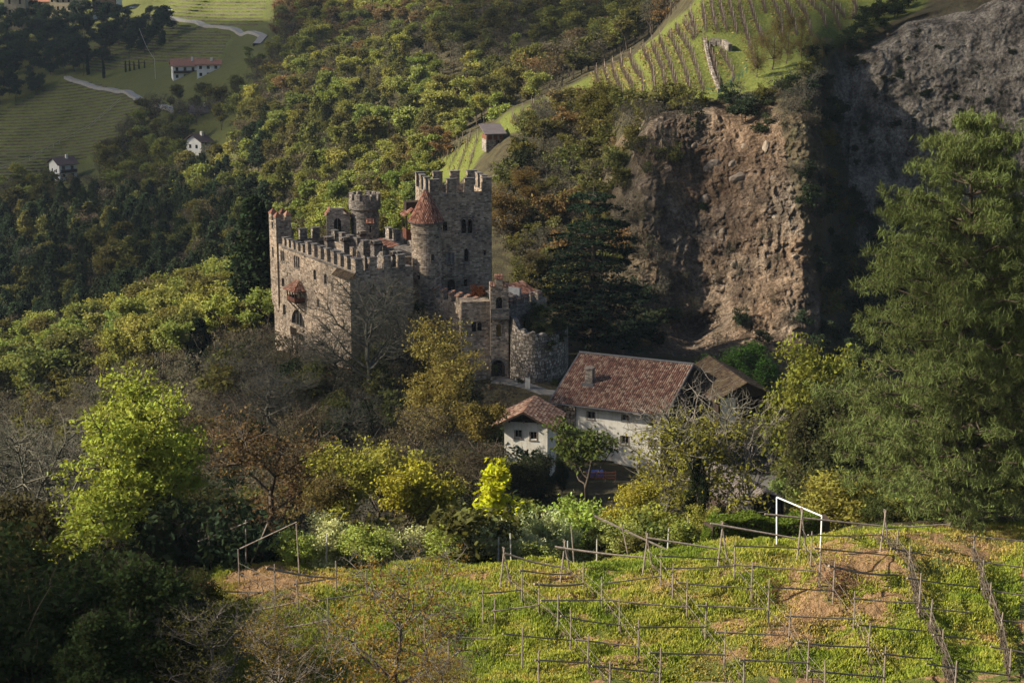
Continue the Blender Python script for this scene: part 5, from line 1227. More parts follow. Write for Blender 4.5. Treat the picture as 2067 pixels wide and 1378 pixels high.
# little wooden gallery on the left of the keep
gal = MB('darkwood', 'redwood')
GK = Frame(FK.p(0, 5.0, 0).xy, FK.ex)
ga, gb = GK.hit(816, 470)[0], -0.02
zg0, zg1 = cz(820, 480, 217), cz(820, 458, 217)
GK.box(gal, ga, -.01, -1.2, 1.0, zg0, zg0 + .15, 0); GK.box(gal, ga, ga + .08, -1.2, 1.0, zg0 + .153, zg1, 1); GK.box(gal, ga + .083, -.01, -1.2, -1.12, zg0 + .153, zg1, 1)
for b in (-1.2, .9): GK.box(gal, ga, ga + .12, b, b + .12, zg1 + .003, cz(820, 431, 217))
GK.box(gal, ga + .3, -.01, .0, 1.6, cz(825, 428, 217), cz(825, 410, 217) + .2, 0)
go = gal.build('wooden_gallery', keep, keep.location)
rm = MB('tile_red'); tile_roof(rm, GK.p(ga - .35, -1.5, cz(815, 432, 217)), GK.ey * 2.9, GK.ex * 1.3 + Vector((0, 0, .9)), 9, 5); rm.build('tile_roof', go, keep.location)

# ---------------- round stair turret with conical tiled roof
TY = 208.2; tc = W(861, 500, TY); TR = 31.2 / FPX * TY * .985
tur = empty('stair_turret', (tc.x, TY, -50)); tag(tur, 'round stair turret with a conical red tiled roof in front of the keep', 'tower')
ze = cz(861, 446, TY); za = cz(861, 377, TY)
mb = MB('stone'); ring_wall(mb, tc.x, TY, TR, TR, -54, ze - 1.5); ring_wall(mb, tc.x, TY, TR, TR * 1.04, ze - 1.5, ze - 1.35); ring_wall(mb, tc.x, TY, TR * 1.04, TR * 1.04, ze - 1.35, ze - .2); ring_wall(mb, tc.x, TY, TR * 1.04, TR * 1.12, ze - .2, ze)
o = mb.build('wall', tur, tur.location); uv_round(o, tc.x, TY, TR, tur.location)
rm = MB('tile_red'); rows = 17
for j in range(rows):
    t0, t1 = j / rows, (j + 1.15) / rows; r0 = TR * 1.17 * (1 - t0) ** 1.06 + .02; r1 = TR * 1.17 * max(0, 1 - t1) ** 1.06 + .02
    n = max(6, int(2 * math.pi * r0 / .21))
    for i in range(n):
        a0 = 2 * math.pi * (i + .5 * (j % 2)) / n; a1 = a0 + 2 * math.pi / n * .93; zz0 = ze + (za - ze) * t0 - .02; zz1 = ze + (za - ze) * min(1, t1); am = (a0 + a1) / 2
        p = lambda a, r, z: Vector((tc.x + r * math.cos(a), TY + r * math.sin(a), z)); b = len(rm.v)
        lf = rnd.uniform(.03, .07)
        rm.v += [tuple(x) for x in (p(a0, r0 + .02, zz0), p(am, r0 + lf + .04, zz0 + .01), p(a1, r0 + .02, zz0), p(a1, r1, zz1), p(am, r1 + .03, zz1), p(a0, r1, zz1))]
        rm.f += [(b, b + 1, b + 4, b + 5), (b + 1, b + 2, b + 3, b + 4)]; rm.m += [0, 0]
ring_wall(rm, tc.x, TY, .01, TR * 1.17, ze - .03, ze - .02)
rm.build('conical_roof', tur, tur.location)
gm = MB('metal'); arc_block(gm, tc.x, TY, TR * 1.16, TR * 1.22, ze - .10, ze + .03, 0, 2 * math.pi - .001, 0, 32); gm.build('gutter', tur, tur.location)
fm = MB('lead', 'metal'); fm.tube([(tc.x, TY, za - .9), (tc.x, TY, za + .35)], .30, .06, 8); fm.tube([(tc.x, TY, za + .352), (tc.x, TY, za + 2.3)], .025, .02, 4, 1)
for (z, r) in ((za + .5, .14), (za + .72, .08)): fm.tube([(tc.x, TY, z - .1), (tc.x, TY, z), (tc.x, TY, z + .1)], r, r * .8, 8)
fm.box((tc.x + .02, TY, za + 2.0), (.45, 0, 0), (0, .02, 0), (0, 0, .25), 1)
fm.build('finial', tur, tur.location)
UF = Frame((tc.x - 3, TY - TR), (1, 0))
def tslit(x0, y0, x1, y1):
    px_ = 800 + (x0 + x1) / 2 / 2.871; off = (px_ - 861) / 31.2; off = max(-.9, min(.9, off)); an = math.asin(off)
    n_ = Vector((math.sin(an), -math.cos(an), 0)); c_ = Vector((tc.x, TY, 0)) + n_ * (TR + .01); f = Frame(c_.xy, Vector((math.cos(an), math.sin(an), 0)))
    w2 = (x1 - x0) / 2.871 / FPX * TY / 2 / max(.4, math.cos(an)); z0 = cz(px_, 320 + y1 / 2.871, TY - TR); z1 = cz(px_, 320 + y0 / 2.871, TY - TR)
    window(tur, f, (-w2, w2, z0, z1), -.05, .08, surround=(x1 - x0) > 12)
for q in ((139,422,146,448),(208,422,215,448),(206,558,222,592),(128,680,138,702)): tslit(*q)

# ---------------- gatehouse with stepped tile-capped gable
GY = 197.0; FG = Frame((W(990, 700, GY).x, GY), (1, .06)); GW = FG.hit(1026.5, 700)[0]
gate = empty('gatehouse', FG.p(GW / 2, 1, -50)); tag(gate, 'narrow stone gatehouse with stepped tiled gable, small stone balcony and dark gate', 'gatehouse')
def cg(*q, arch=True, fr=FG, b=0.0): return cbox(fr, *q, (800, 320), 2.871, arch, b)
ztop = cz(1008, 320 + 742 / 2.871, GY); zup = cz(1008, 320 + 700 / 2.871, GY); zbase = cz(1008, 766, GY) - 1
hs = [cg(578, 803, 614, 870), cg(580, 960, 607, 1032), cg(550, 1162, 628, 1262)]
mb = MB('stone', 'cope'); wall_face(mb, FG, 0, GW, zbase, ztop, 0, hs, .5); shell(mb, FG, 0, GW, 0, 3.0, zbase, ztop)
FG.box(mb, GW * .27, GW * .68, 0, .7, ztop + .002, zup)
mb.build('wall', gate, gate.location)
window(gate, FG, hs[0], 0, .5); window(gate, FG, hs[1], 0, .5, 'amber', label='arched window with amber glass'); 
window(gate, FG, hs[2], 0, .5, surround=False, name='gateway')
dm = MB('darkwood', 'cope'); x0, x1, z0, z1 = hs[2][:4]
FG.box(dm, x0 - .02, x0 + .32, -.04, .02, z0, z1 - .35); FG.box(dm, x1 - .32, x1 + .02, -.04, .02, z0, z1 - .35); dm.build('gate_leaf', gate, gate.location)
am = MB('cope'); cxg = (x0 + x1) / 2; r_ = (x1 - x0) / 2 + .22
for k in range(9):
    ta, tb = math.pi * (k + .06) / 9, math.pi * (k + .94) / 9
    P = lambda t, r, b: FG.p(cxg + r * math.cos(t), b, z1 - r_ + .22 + r * math.sin(t))
    am.poly([P(ta, r_, -.07), P(ta, r_ - .28, -.07), P(tb, r_ - .28, -.07), P(tb, r_, -.07)]); am.poly([P(ta, r_, -.07), P(tb, r_, -.07), P(tb, r_, 0), P(ta, r_, 0)])
    am.poly([P(ta, r_ - .28, 0), P(tb, r_ - .28, 0), P(tb, r_ - .28, -.07), P(ta, r_ - .28, -.07)])
am.build('gate_arch', gate, gate.location)
bm = MB('stone_grey', 'cope'); a0, a1, c0, c1_ = cg(545, 870, 653, 935)[:4]
FG.box(bm, a0, a1, -.75, -.003, c0 + .25, c0 + .42, 1); FG.box(bm, a0, a1, -.75, -.6, c0 + .423, c1_); FG.box(bm, a0, a0 + .14, -.597, -.003, c0 + .423, c1_); FG.box(bm, a1 - .14, a1, -.597, -.003, c0 + .423, c1_)
FG.box(bm, a0 - .05, a1 + .05, -.8, -.58, c1_ + .002, c1_ + .09, 1)
for x in (a0 + .02, (a0 + a1) / 2 - .08, a1 - .2): bm.box(FG.p(x, -.003, c0 - .25), FG.ex * .16, FG.ey * -.2, FG.p(0, -.45, .49) - FG.p(0, 0, 0))
bm.build('stone_balcony', gate, gate.location)
rm = MB('tile_red')
for (a0, a1, z) in ((-.1, GW * .26, ztop), (GW * .27 - .05, GW * .68 + .05, zup), (GW * .69, GW + .1, ztop)):
    tile_roof(rm, FG.p(a0, -.18, z + .03), FG.ex * (a1 - a0), FG.ey * .9 + Vector((0, 0, .42)), max(3, int((a1 - a0) / .17)), 3)
rm.build('tile_cap', gate, gate.location)
mb = MB('stone'); 
# left wing of the gatehouse
h2 = [cg(437, 948, 464, 1005), cg(470, 950, 496, 1000)]
FW = Frame(FG.p(GW * 0 - 3.4, .7, 0).xy, (1, .12)); wl = (FG.p(0, .7, 0) - FG.p(-3.4, .7, 0)).length - .02
wing = empty('gatehouse_wing', FW.p(1.5, 1, -50)); tag(wing, 'stone wing wall with two small arched windows left of the gatehouse', 'wall')
hw = [cg(437, 948, 464, 1005, fr=FW), cg(470, 950, 496, 1000, fr=FW), cg(458, 1110, 468, 1140, fr=FW, arch=False)]
wt = cz(965, 320 + 826 / 2.871, 198)
wall_face(mb, FW, 0, wl, zbase - 2, wt, 0, hw, .4); shell(mb, FW, 0, wl, 0, 2.5, zbase - 2, wt); mb.build('wall', wing, wing.location)
for h in hw: window(wing, FW, h, 0, .4, surround=False)
# tile-capped crenellated wall between turret and gatehouse
Pa = W(874, 600, 206.5); Pb = W(958, 612, 199.2); FC = Frame((Pa.x, Pa.y), (Pb - Pa).xy); CL = (Pb - Pa).xy.length
cw = empty('tile_capped_wall', FC.p(3, 0, -50)); tag(cw, 'crenellated wall with tile capped merlons between round turret and gatehouse', 'wall')
ct_ = cz(880, 600, 206); mb = MB('stone'); shell(mb, FC, 0, CL, 0, .6, -56, ct_, front=True); mb.build('wall', cw, cw.location)
for k in range(6): a = .1 + k * (CL - .8) / 5; merlon(cw, FC, a, a + .62, 0, .55, ct_, ct_ + .95, 'stone', 'tile_red', tile=True)
# right wall with tile capped merlons and grey lean-to roof
Pa = W(1027, 612, 197.5); Pb = W(1103, 606, 203.5); FD = Frame((Pa.x, Pa.y), (Pb - Pa).xy); DL = (Pb - Pa).xy.length
rw = empty('tile_capped_wall', FD.p(3, 0, -50)); tag(rw, 'crenellated wall with tile caps and grey lean-to roof right of the gatehouse', 'wall')
ct_ = cz(1060, 612, 200); mb = MB('stone_grey'); shell(mb, FD, 0, DL, 0, .6, -57, ct_, front=True); FD.box(mb, DL - 1.5, DL, .61, 2.6, -57, ct_ + .7)
mb.build('wall', rw, rw.location)
for k in range(5): a = .15 + k * (DL - 1.0) / 4.6; merlon(rw, FD, a, a + .6, 0, .5, ct_, ct_ + .75, 'stone_grey', 'tile_red', tile=True)
rm = MB('shingle', 'lead', 'tile_red'); tile_roof(rm, FD.p(.3, 1.3, ct_ + .5), FD.ex * 3.2, FD.ey * 2.4 + Vector((0, 0, 1.0)), 12, 7); tile_roof(rm, FD.p(3.9, 1.3, ct_ + .6), FD.ex * (DL - 4.0), FD.ey * 2.2 + Vector((0, 0, 1.1)), 9, 7, 2)
rm.poly([FD.p(.3, 1.3, ct_ + .45), FD.p(DL - .1, 1.3, ct_ + .5), FD.p(DL - .1, 3.6, ct_ + 1.5), FD.p(.3, 3.7, ct_ + 1.4)], 1)
FD.box(rm, 3.55, 3.85, 1.1, 3.8, ct_ + .3, ct_ + 1.6, 1)
rm.build('lean_to_roof', rw, rw.location)
shell_ = MB('stone_grey'); FD.box(shell_, .3, DL - 1.52, .61, 3.6, -57, ct_ + .4); shell_.build('rear_wall', rw, rw.location)
# rough rubble bastion below, curving round
bas = empty('rubble_bastion', (W(1085, 760, 196).x, 196, -50)); tag(bas, 'curved rough rubble retaining wall right of the gate, overgrown at the top', 'wall')
mb = MB('stone_rough', 'cope'); bt_ = cz(1060, 672, 196.5)
pts = [W(px, 700, Y).xy for px, Y in ((1029, 198.5), (1034, 196.6), (1052, 195.6), (1080, 195.2), (1108, 196.0), (1128, 197.8), (1142, 201.0), (1146, 205))]
def crom(P, n=4):
    out = []
    for i in range(len(P) - 1):
        a, b, c, d = P[max(0, i - 1)], P[i], P[i + 1], P[min(len(P) - 1, i + 2)]
        for k in range(n):
            t = k / n; out.append(.5 * ((2 * b) + (c - a) * t + (2 * a - 5 * b + 4 * c - d) * t * t + (3 * b - a - 3 * c + d) * t ** 3))
    return out + [P[-1]]
pts = crom(pts, 5); hts = [bt_ + float(np.interp(i, [0, 6, 9, 13, 22, 35], [1.9, 1.7, .5, .2, -.3, -1.2])) + (.25 if (i // 2) % 2 else 0) * (i > 8) for i in range(len(pts))]
for i in range(len(pts) - 1):
    p, q = pts[i], pts[i + 1]; d = (q - p); n = Vector((-d.y, d.x)).normalized() * .7; z = hts[i]
    zn = hts[i + 1]
    mb.poly([(p.x - n.x * .35, p.y - n.y * .35, -56), (q.x - n.x * .35, q.y - n.y * .35, -56), (q.x, q.y, zn), (p.x, p.y, z)])
    mb.poly([(p.x, p.y, z), (q.x, q.y, zn), (q.x + n.x, q.y + n.y, zn), (p.x + n.x, p.y + n.y, z)], 1)
    mb.poly([(q.x + n.x, q.y + n.y, -56), (p.x + n.x, p.y + n.y, -56), (p.x + n.x, p.y + n.y, z), (q.x + n.x, q.y + n.y, zn)])
mb.build('wall', bas, bas.location)
for (px, py, Y, s_) in ((1086, 628, 198.5, 1.5), (1100, 668, 197, 1.35), (1070, 655, 197.6, 1.2), (1125, 655, 199, 1.2), (965, 588, 203, 1.1), (975, 612, 199.5, 1.1), (1050, 770, 194.5, .45), (1120, 770, 194.6, .5), (845, 625, 203.5, 1.2), (1000, 740, 195.0, .35)):
    col = (0.035, 0.045, 0.018) if px > 1000 else ((0.13, 0.045, 0.02) if py < 600 else (0.04, 0.055, 0.02))
    w_ = W(px, py, Y); r = empty('climbing_bush', (w_.x, w_.y, w_.z - 1.6 * s_)); r.scale = (s_ * .62,) * 3
    nm = {1086: 'dark bush hanging over the wall top right of the gatehouse', 1100: 'ivy spilling down the rubble bastion', 1070: 'bush rooted on the wall beside the amber window', 1125: 'dark shrub on the right end of the bastion', 965: 'russet creeper at the foot of the keep', 975: 'green creeper on the wing wall left of the gatehouse', 1050: 'low clipped hedge bush right of the gate', 1120: 'low bush along the bastion foot', 845: 'dark ivy bush at the foot of the stair turret', 1000: 'small plant beside the gate'}[px]
    tag(r, nm, 'bush'); tm_, cm_ = PROTO['bushy']; link('stem', tm_, r); cc = link('foliage', cm_, r); cc.color = (*col, 1)
gp = MB('plaster', 'cope'); q = hit(1065, 786, 150, 230); gp.box((q.x - .28, q.y - .28, q.z - .3), (.56, 0, 0), (0, .56, 0), (0, 0, 1.75)); gp.box((q.x - .34, q.y - .34, q.z + 1.453), (.68, 0, 0), (0, .68, 0), (0, 0, .14), 1); gp.tube([(q.x, q.y, q.z + 1.59), (q.x, q.y, q.z + 1.75), (q.x, q.y, q.z + 2.1)], .17, .05, 8, 1)
tag(gp.build('gate_pillar'), 'pale plastered gate pillar beside the path to the gate', 'pillar')

# ---------------- farmhouse with the big tiled roof
RL = Vector((7.44, 182.0, -43.3)); RE = Vector((19.3, 176.5, -43.3)); ux = (RE - RL); RLen = ux.length
FH = Frame((RL.x, RL.y), ux.xy)          # b<0 towards the camera
farm = empty('farmhouse', FH.p(6, 0, -54)); tag(farm, 'white plastered farmhouse with a large weathered tiled roof', 'house')
zr, zw, run = -43.3, -46.85, 8.3
rm = MB('tile'); tile_roof(rm, FH.p(0, -run, zw), FH.ex * RLen, FH.ey * run + Vector((0, 0, zr - zw)), 56, 27, 0, .085)
rm.build('tile_roof', farm, farm.location)
rm = MB('tile', 'metal', 'darkwood')
rm.poly([FH.p(0, -run, zw - .06), FH.p(RLen, -run, zw - .06), FH.p(RLen, 0, zr - .06), FH.p(0, 0, zr - .06)], 2)
rm.poly([FH.p(0, 0, zr - .02), FH.p(RLen, 0, zr - .02), FH.p(RLen, run, zw - .02), FH.p(0, run, zw - .02)], 0)
for (a) in (0, RLen):
    rm.box(FH.p(a - .06, -run, zw - .22), FH.ex * .12, FH.ey * run + Vector((0, 0, zr - zw)), (0, 0, .34), 1)
    rm.box(FH.p(a - .06, run, zw - .22), FH.ex * .12, FH.ey * -run + Vector((0, 0, zr - zw)), (0, 0, .32), 1)
rm.tube([FH.p(-.1, -run - .1, zw - .08), FH.p(RLen + .1, -run - .1, zw - .08)], .1, .1, 6, 1)
rm.tube([FH.p(-.05, 0, zr + .07), FH.p(RLen + .05, 0, zr + .07)], .15, .15, 6, 1)
rm.build('roof_edge', farm, farm.location)
wa = 2.55; zb_ = -55.0; bw_ = -run + 1.0
def cf(x0, y0, x1, y1, fr=FH, b=bw_): return cbox(fr, x0, y0, x1, y1, (960, 660), 3.445, False, b)
hs = [cf(778, 584, 826, 638), cf(1020, 605, 1062, 650), cf(772, 730, 830, 790), cf(1012, 752, 1062, 815), cf(772, 902, 822, 965), cf(880, 922, 958, 985)]
hs = hs + [(hs[1][0] + 3.1, hs[1][1] + 3.1, *hs[1][2:]), (hs[3][0] + 3.1, hs[3][1] + 3.1, *hs[3][2:])]
mb = MB('plaster', 'stone_rough', 'darkwood'); wall_face(mb, FH, wa, RLen - .9, zb_, zw + .32, bw_, hs, .35)
mb.poly([FH.p(wa, run - 1, zb_), FH.p(wa, bw_, zb_), FH.p(wa, bw_, zw + .3), FH.p(wa, 0, zr - .15), FH.p(wa, run - 1, zw + .3)])
mb.poly([FH.p(RLen - .9, bw_, zb_), FH.p(RLen - .9, run - 1, zb_), FH.p(RLen - .9, run - 1, zw + .3), FH.p(RLen - .9, 0, zr - .15), FH.p(RLen - .9, bw_, zw + .3)], 2)
mb.poly([FH.p(RLen - .9, run - 1, zb_), FH.p(wa, run - 1, zb_), FH.p(wa, run - 1, zw + .3), FH.p(RLen - .9, run - 1, zw + .3)])
FH.box(mb, .5, wa - .005, bw_ + 1.6, run - 2, zb_, zw + .3, 1)
mb.build('wall', farm, farm.location)
for i, h in enumerate(hs): window(farm, FH, h, bw_, .35, frame='wood', bars=1 if i < 4 else 0, surround=True, name='door' if i == 5 else 'window')
ch = FH.hit(1190, 762, -4.6); cm = MB('stone_grey', 'metal'); zc_ = zw + (zr - zw) * (run - 4.6) / run
FH.box(cm, ch[0] - .42, ch[0] + .42, -4.9, -4.15, zc_ - .5, zc_ + 1.55); FH.box(cm, ch[0] - .5, ch[0] + .5, -5.0, -4.05, zc_ + 1.553, zc_ + 1.68); FH.box(cm, ch[0] - .7, ch[0] + .7, -5.3, -4.9, zc_ - .30, zc_ + .02, 1)
cm.build('chimney', farm, farm.location)
dp = MB('metal'); dp.tube([FH.p(wa + .08, bw_ - .1, zw - .1), FH.p(wa + .08, bw_ - .1, zb_ + .5)], .06, .06, 5); dp.build('downpipe', farm, farm.location)
# ---------------- annex with gable towards the camera
AY = 163.0; apexF = W(1056, 831, AY); apexB = W(1078, 816, AY + 5.6)
FA = Frame((apexF.x, AY), Vector((.985, .17)) ); FA.ey = (apexB - apexF).xy.to_3d().normalized(); FA.ex = Vector((FA.ey.y, -FA.ey.x, 0))
la, lz = FA.hit(992, 861); ra = -la; zap = apexF.z
annex = empty('annex_house', FA.p(0, 2, zap - 6)); tag(annex, 'small white annex house with tiled gable roof left of the farmhouse', 'house')
rm = MB('tile', 'darkwood'); AL = 6.5
tile_roof(rm, FA.p(ra, 0, lz), FA.ey * AL, FA.ex * -ra + Vector((0, 0, zap - lz)), 27, 11, 0, .08); tile_roof(rm, FA.p(la, 0, lz), FA.ey * AL, FA.ex * -la + Vector((0, 0, zap - lz)), 27, 11, 0, .08)
rm.build('tile_roof', annex, annex.location)
rm = MB('darkwood')
for sgn in (la, ra): rm.box(FA.p(sgn, -.05, lz - .2), FA.ex * -sgn + Vector((0, 0, zap - lz)), FA.ey * .1, (0, 0, .22)); rm.poly([FA.p(sgn, 0, lz - .03), FA.p(sgn, AL, lz - .03), FA.p(0, AL, zap - .03), FA.p(0, 0, zap - .03)])
rm.poly([FA.p(la * .68, .7, lz + .45), FA.p(ra * .68, .7, lz + .45), FA.p(0, .7, zap - .1)])
for k in (-.45, 0, .45): FA.box(rm, la * k - .06, la * k + .06, .1, .68, lz + .5, lz + .62)
rm.build('gable_timber', annex, annex.location)
def ca(x0, y0, x1, y1): return cbox(FA, x0, y0, x1, y1, (960, 660), 3.445, False, .8)
hs = [ca(276, 714, 317, 766), ca(380, 727, 424, 780)]
wl0, wl1 = FA.hit(1018, 870, .8)[0], FA.hit(1105, 870, .8)[0]
mb = MB('plaster'); wall_face(mb, FA, wl0, wl1, zap - 8.5, lz + .5, .8, hs, .3); shell(mb, FA, wl0, wl1, .8, AL - .6, zap - 8.5, lz + .4, top=False); mb.build('wall', annex, annex.location)
for h in hs: window(annex, FA, h, .8, .3, frame='wood', bars=1)
# ---------------- barns to the right
def gable_barn(name, label, ridgeF, ridgeB, eave_dx, drop, mat, wall='darkwood', nu=26, nv=12, hgt=4.0):
    fr = Frame(ridgeF.xy, (1, 0)); fr.ey = (ridgeB - ridgeF).xy.to_3d().normalized(); fr.ex = Vector((fr.ey.y, -fr.ey.x, 0)); L = (ridgeB - ridgeF).xy.length; z = ridgeF.z
    r = empty(name, fr.p(0, L / 2, z - hgt)); tag(r, label, 'barn'); rm = MB(mat, 'darkwood')
    for s in (-1, 1):
        tile_roof(rm, fr.p(s * eave_dx, 0, z - drop), fr.ey * L, fr.ex * (-s * eave_dx) + Vector((0, 0, drop)), nu, nv, 0, .07, .05)
        rm.poly([fr.p(s * eave_dx, 0, z - drop - .04), fr.p(s * eave_dx, L, z - drop - .04), fr.p(0, L, z - .04), fr.p(0, 0, z - .04)], 1)
    rm.build('roof', r, r.location)
    mb = MB(wall, 'plaster', 'darkwood'); e = eave_dx * .8
    for a in (-e, e - .2): fr.box(mb, a, a + .2, .5, L - .5, z - hgt, z - drop * .8 - .05, 0)
    fr.box(mb, -e + .21, e - .21, L - .8, L - .6, z - hgt, z - drop * .8 - .1, 0)
    fr.box(mb, -e + .21, e - .21, .9, 1.0, z - drop * .85 - .1, z - drop * .8, 0); mb.poly([fr.p(-e, .8, z - drop * .85), fr.p(e, .8, z - drop * .85), fr.p(0, .8, z - .08)], 0)
    fr.box(mb, -e + .21, -e * .3, .9, 1.1, z - hgt, z - drop * .9 - .1, 1)
    mb.build('wall', r, r.location)
    return r
gable_barn('barn', 'barn with mossy red tile roof behind the farmhouse right end', W(1508, 772, 172), W(1430, 757, 184), 3.6, 1.9, 'tile_moss', nu=34, nv=12, hgt=5.2)
gable_barn('shed', 'low shed with grey shingle roof in front of the grey yard', W(1546, 992, 139), W(1440, 972, 148), 2.6, 1.4, 'shingle', nu=26, nv=12, hgt=3.4)
# yard, path, terraces
def ribbon(name, pts, width, mat, z=0.06, kind='structure', step=2.0, ymin=60):
    P = []
    for i in range(len(pts) - 1):
        n = max(1, int((pts[i + 1] - pts[i]).length / step))
        for k in range(n): P.append(pts[i].lerp(pts[i + 1], k / n))
    P.append(pts[-1]); mb = MB(mat); pr = None
    for i, p in enumerate(P):
        d = (P[min(i + 1, len(P) - 1)] - P[max(i - 1, 0)]); n = Vector((-d.y, d.x, 0)).normalized() * width / 2
        zc = max(float(H(p.x + n.x * s, p.y + n.y * s)) for s in (-1, 0, 1)) + z
        l = Vector((p.x + n.x, p.y + n.y, zc)); r = Vector((p.x - n.x, p.y - n.y, zc))
        if pr: mb.poly([pr[0], pr[1], r, l]); mb.poly([pr[1], (pr[1].x, pr[1].y, pr[1].z - 1.2), (r.x, r.y, r.z - 1.2), r]); mb.poly([(pr[0].x, pr[0].y, pr[0].z - 1.2), pr[0], l, (l.x, l.y, l.z - 1.2)])
        pr = (l, r)
    o = mb.build(name); tag(o, kind=kind); return o
ribbon('gravel_path', [hit(1004, 768, 180, 230), hit(1050, 778, 175, 230), hit(1100, 795, 170, 230), hit(1150, 800, 165, 230)], 2.2, 'gravel', .12)
yard = MB('gravel'); gridp = [[None] * 13 for _ in range(13)]
for i in range(13):
    for j in range(13):
        px = 1430 + (1580 - 1430) * i / 12; Y = 149 + 22 * j / 12; X = (px - 1033.5) / FPX / .965 * Y; gridp[i][j] = Vector((X, Y, float(H(X, Y)) + .08))
for i in range(12):
    for j in range(12): yard.poly([gridp[i][j], gridp[i + 1][j], gridp[i + 1][j + 1], gridp[i][j + 1]])
tag(yard.build('gravel_yard'), kind='structure')
tw_ = MB('stone_rough'); 
for (px0, px1, py, Y, h_) in ((1035, 1150, 838, 176, 2.6),):
    p, q = W(px0, py, Y), W(px1, py, Y + .5); tw_.box((p.x, p.y, p.z - 1.5), q - p, (0, .6, 0), (0, 0, h_))
tag(tw_.build('terrace_wall'), 'rough stone terrace wall behind the annex roof', 'wall')
# clutter by the farmhouse door
c_ = MB('blue', 'redcloth', 'white_paint'); q = W(1205, 958, 165); zz = float(H(q.x, q.y)); zz = max(zz, q.z - .3)
c_.box((q.x - .9, q.y, zz), (1.6, .2, 0), (-.1, .9, 0), (0, 0, .55)); tag(c_.build('blue_crate'), 'blue covered crate beside the farmhouse door', 'crate')
c_ = MB('redwood'); 
for k in range(3): c_.box((q.x - 1.3, q.y - 1.2, zz + .25 + k * .28), (3.2, .1, 0), (0, .05, 0), (0, 0, .13))
for k in range(4): c_.box((q.x - 1.25 + k * 1.0, q.y - 1.14, zz - .3), (.09, 0, 0), (0, .09, 0), (0, 0, 1.35))
tag(c_.build('wooden_fence'), 'low brown rail fence below the farmhouse door', 'fence')

# ------------------------------------------------------------------ near vineyard trellises: rows of posts running down the slope, each with a crossbeam
# per post: (px, foot row, top row, crossbeam (x0,y0,x1,y1) or None, sag)
ROWS = [
 [(483,1188,1108,(484,1107,599,1053),0),(557,1226,1138,(538,1145,677,1166),.25),(602,1236,1170,(592,1179,675,1166),0),(663,1290,1203,(643,1211,741,1197),0)],
 [(678,1202,1132,None,0),(741,1206,1153,(718,1161,800,1160),0),(800,1262,1196,(790,1203,850,1196),0),(858,1300,1232,(850,1240,930,1236),0),(905,1345,1275,(895,1283,1000,1290),0)],
 [(1016,1188,1108,(1019,1116,1140,1145),.25),(1053,1219,1137,(1049,1150,1152,1159),.1),(1088,1246,1172,(1078,1178,1177,1177),.2),(1125,1287,1199,(1091,1211,1215,1211),0),(1151,1314,1228,(1132,1242,1250,1261),.12),(1188,1366,1280,(1161,1290,1285,1304),0),(1230,1400,1340,(1194,1343,1330,1357),0)],
 [(975,1262,1190,(965,1197,1051,1190),.1),(1000,1272,1225,(994,1232,1087,1220),.1),(1054,1356,1267,(1015,1278,1151,1291),.05),(1088,1395,1312,(1080,1331,1185,1337),0)],
 [(1138,1170,1093,(1120,1103,1306,1125),.1),(1178,1197,1133,None,0),(1215,1237,1164,(1215,1178,1333,1162),0),(1250,1286,1205,(1221,1209,1391,1224),.1),(1288,1340,1248,(1281,1265,1424,1265),0),(1331,1392,1306,(1310,1317,1462,1321),0)],
 [(1304,1155,1079,(1305,1085,1449,1107),0),(1333,1189,1108,(1323,1121,1460,1128),0),(1358,1217,1138,(1343,1146,1478,1141),.1),(1387,1246,1169,(1367,1175,1518,1186),.08),(1423,1301,1214,(1407,1221,1543,1228),0),(1461,1356,1265,(1444,1275,1590,1282),0),(1500,1398,1327,(1493,1331,1629,1337),0)],
 [(1455,1138,1056,(1434,1056,1606,1086),0),(1482,1174,1092,(1480,1101,1618,1106),0),(1517,1217,1134,(1481,1139,1648,1152),0),(1551,1265,1169,(1543,1184,1681,1192),0),(1592,1312,1231,(1584,1242,1729,1248),.05),(1629,1377,1292,(1608,1296,1752,1305),.05),(1664,1405,1332,(1633,1353,1781,1366),0)],
 [(1615,1122,1028,(1544,1037,1777,1061),0),(1636,1148,1072,(1631,1079,1785,1078),.1),(1653,1186,1092,(1643,1106,1805,1121),0),(1681,1223,1132,(1673,1141,1832,1160),.25),(1722,1275,1193,(1723,1207,1852,1216),.08),(1752,1338,1257,(1732,1261,1881,1274),0),(1783,1390,1304,(1782,1318,1903,1328),.1)],
 [(1782,1110,1032,(1787,1066,1916,1057),0),(1811,1130,1069,None,0),(1835,1161,1107,(1798,1106,1942,1130),.05),(1854,1251,1156,(1831,1166,1981,1185),.05),(1877,1280,1209,(1852,1225,1997,1240),0),(1901,1325,1270,(1884,1280,2003,1294),0),(1926,1395,1340,(1869,1338,2035,1362),.05)],
 [(1965,1138,1078,(1950,1080,2075,1092),.05),(1981,1190,1130,(1962,1130,2080,1146),.05),(1998,1238,1175,(1981,1188,2085,1203),.05),(2020,1296,1243,(2021,1251,2085,1258),0),(2036,1373,1309,(1999,1304,2085,1319),0)],
]
AFRAME = {1016, 1138, 1304, 1455, 1615, 1782}
ORD = ['first', 'second', 'third', 'fourth', 'fifth', 'sixth', 'seventh', 'eighth', 'ninth', 'tenth', 'eleventh', 'twelfth', 'thirteenth', 'fourteenth', 'fifteenth', 'sixteenth', 'seventeenth', 'eighteenth', 'nineteenth', 'twentieth', 'twenty-first', 'twenty-second', 'twenty-third', 'twenty-fourth', 'twenty-fifth', 'twenty-sixth', 'last']
feet = []
for r_ in ROWS:
    for (px, fo, tp, bm, sg) in r_: feet.append((px, hit(px, min(fo, 1410), 70, 118), fo, tp))
def lerp3(a, b, t): return a + (b - a) * t
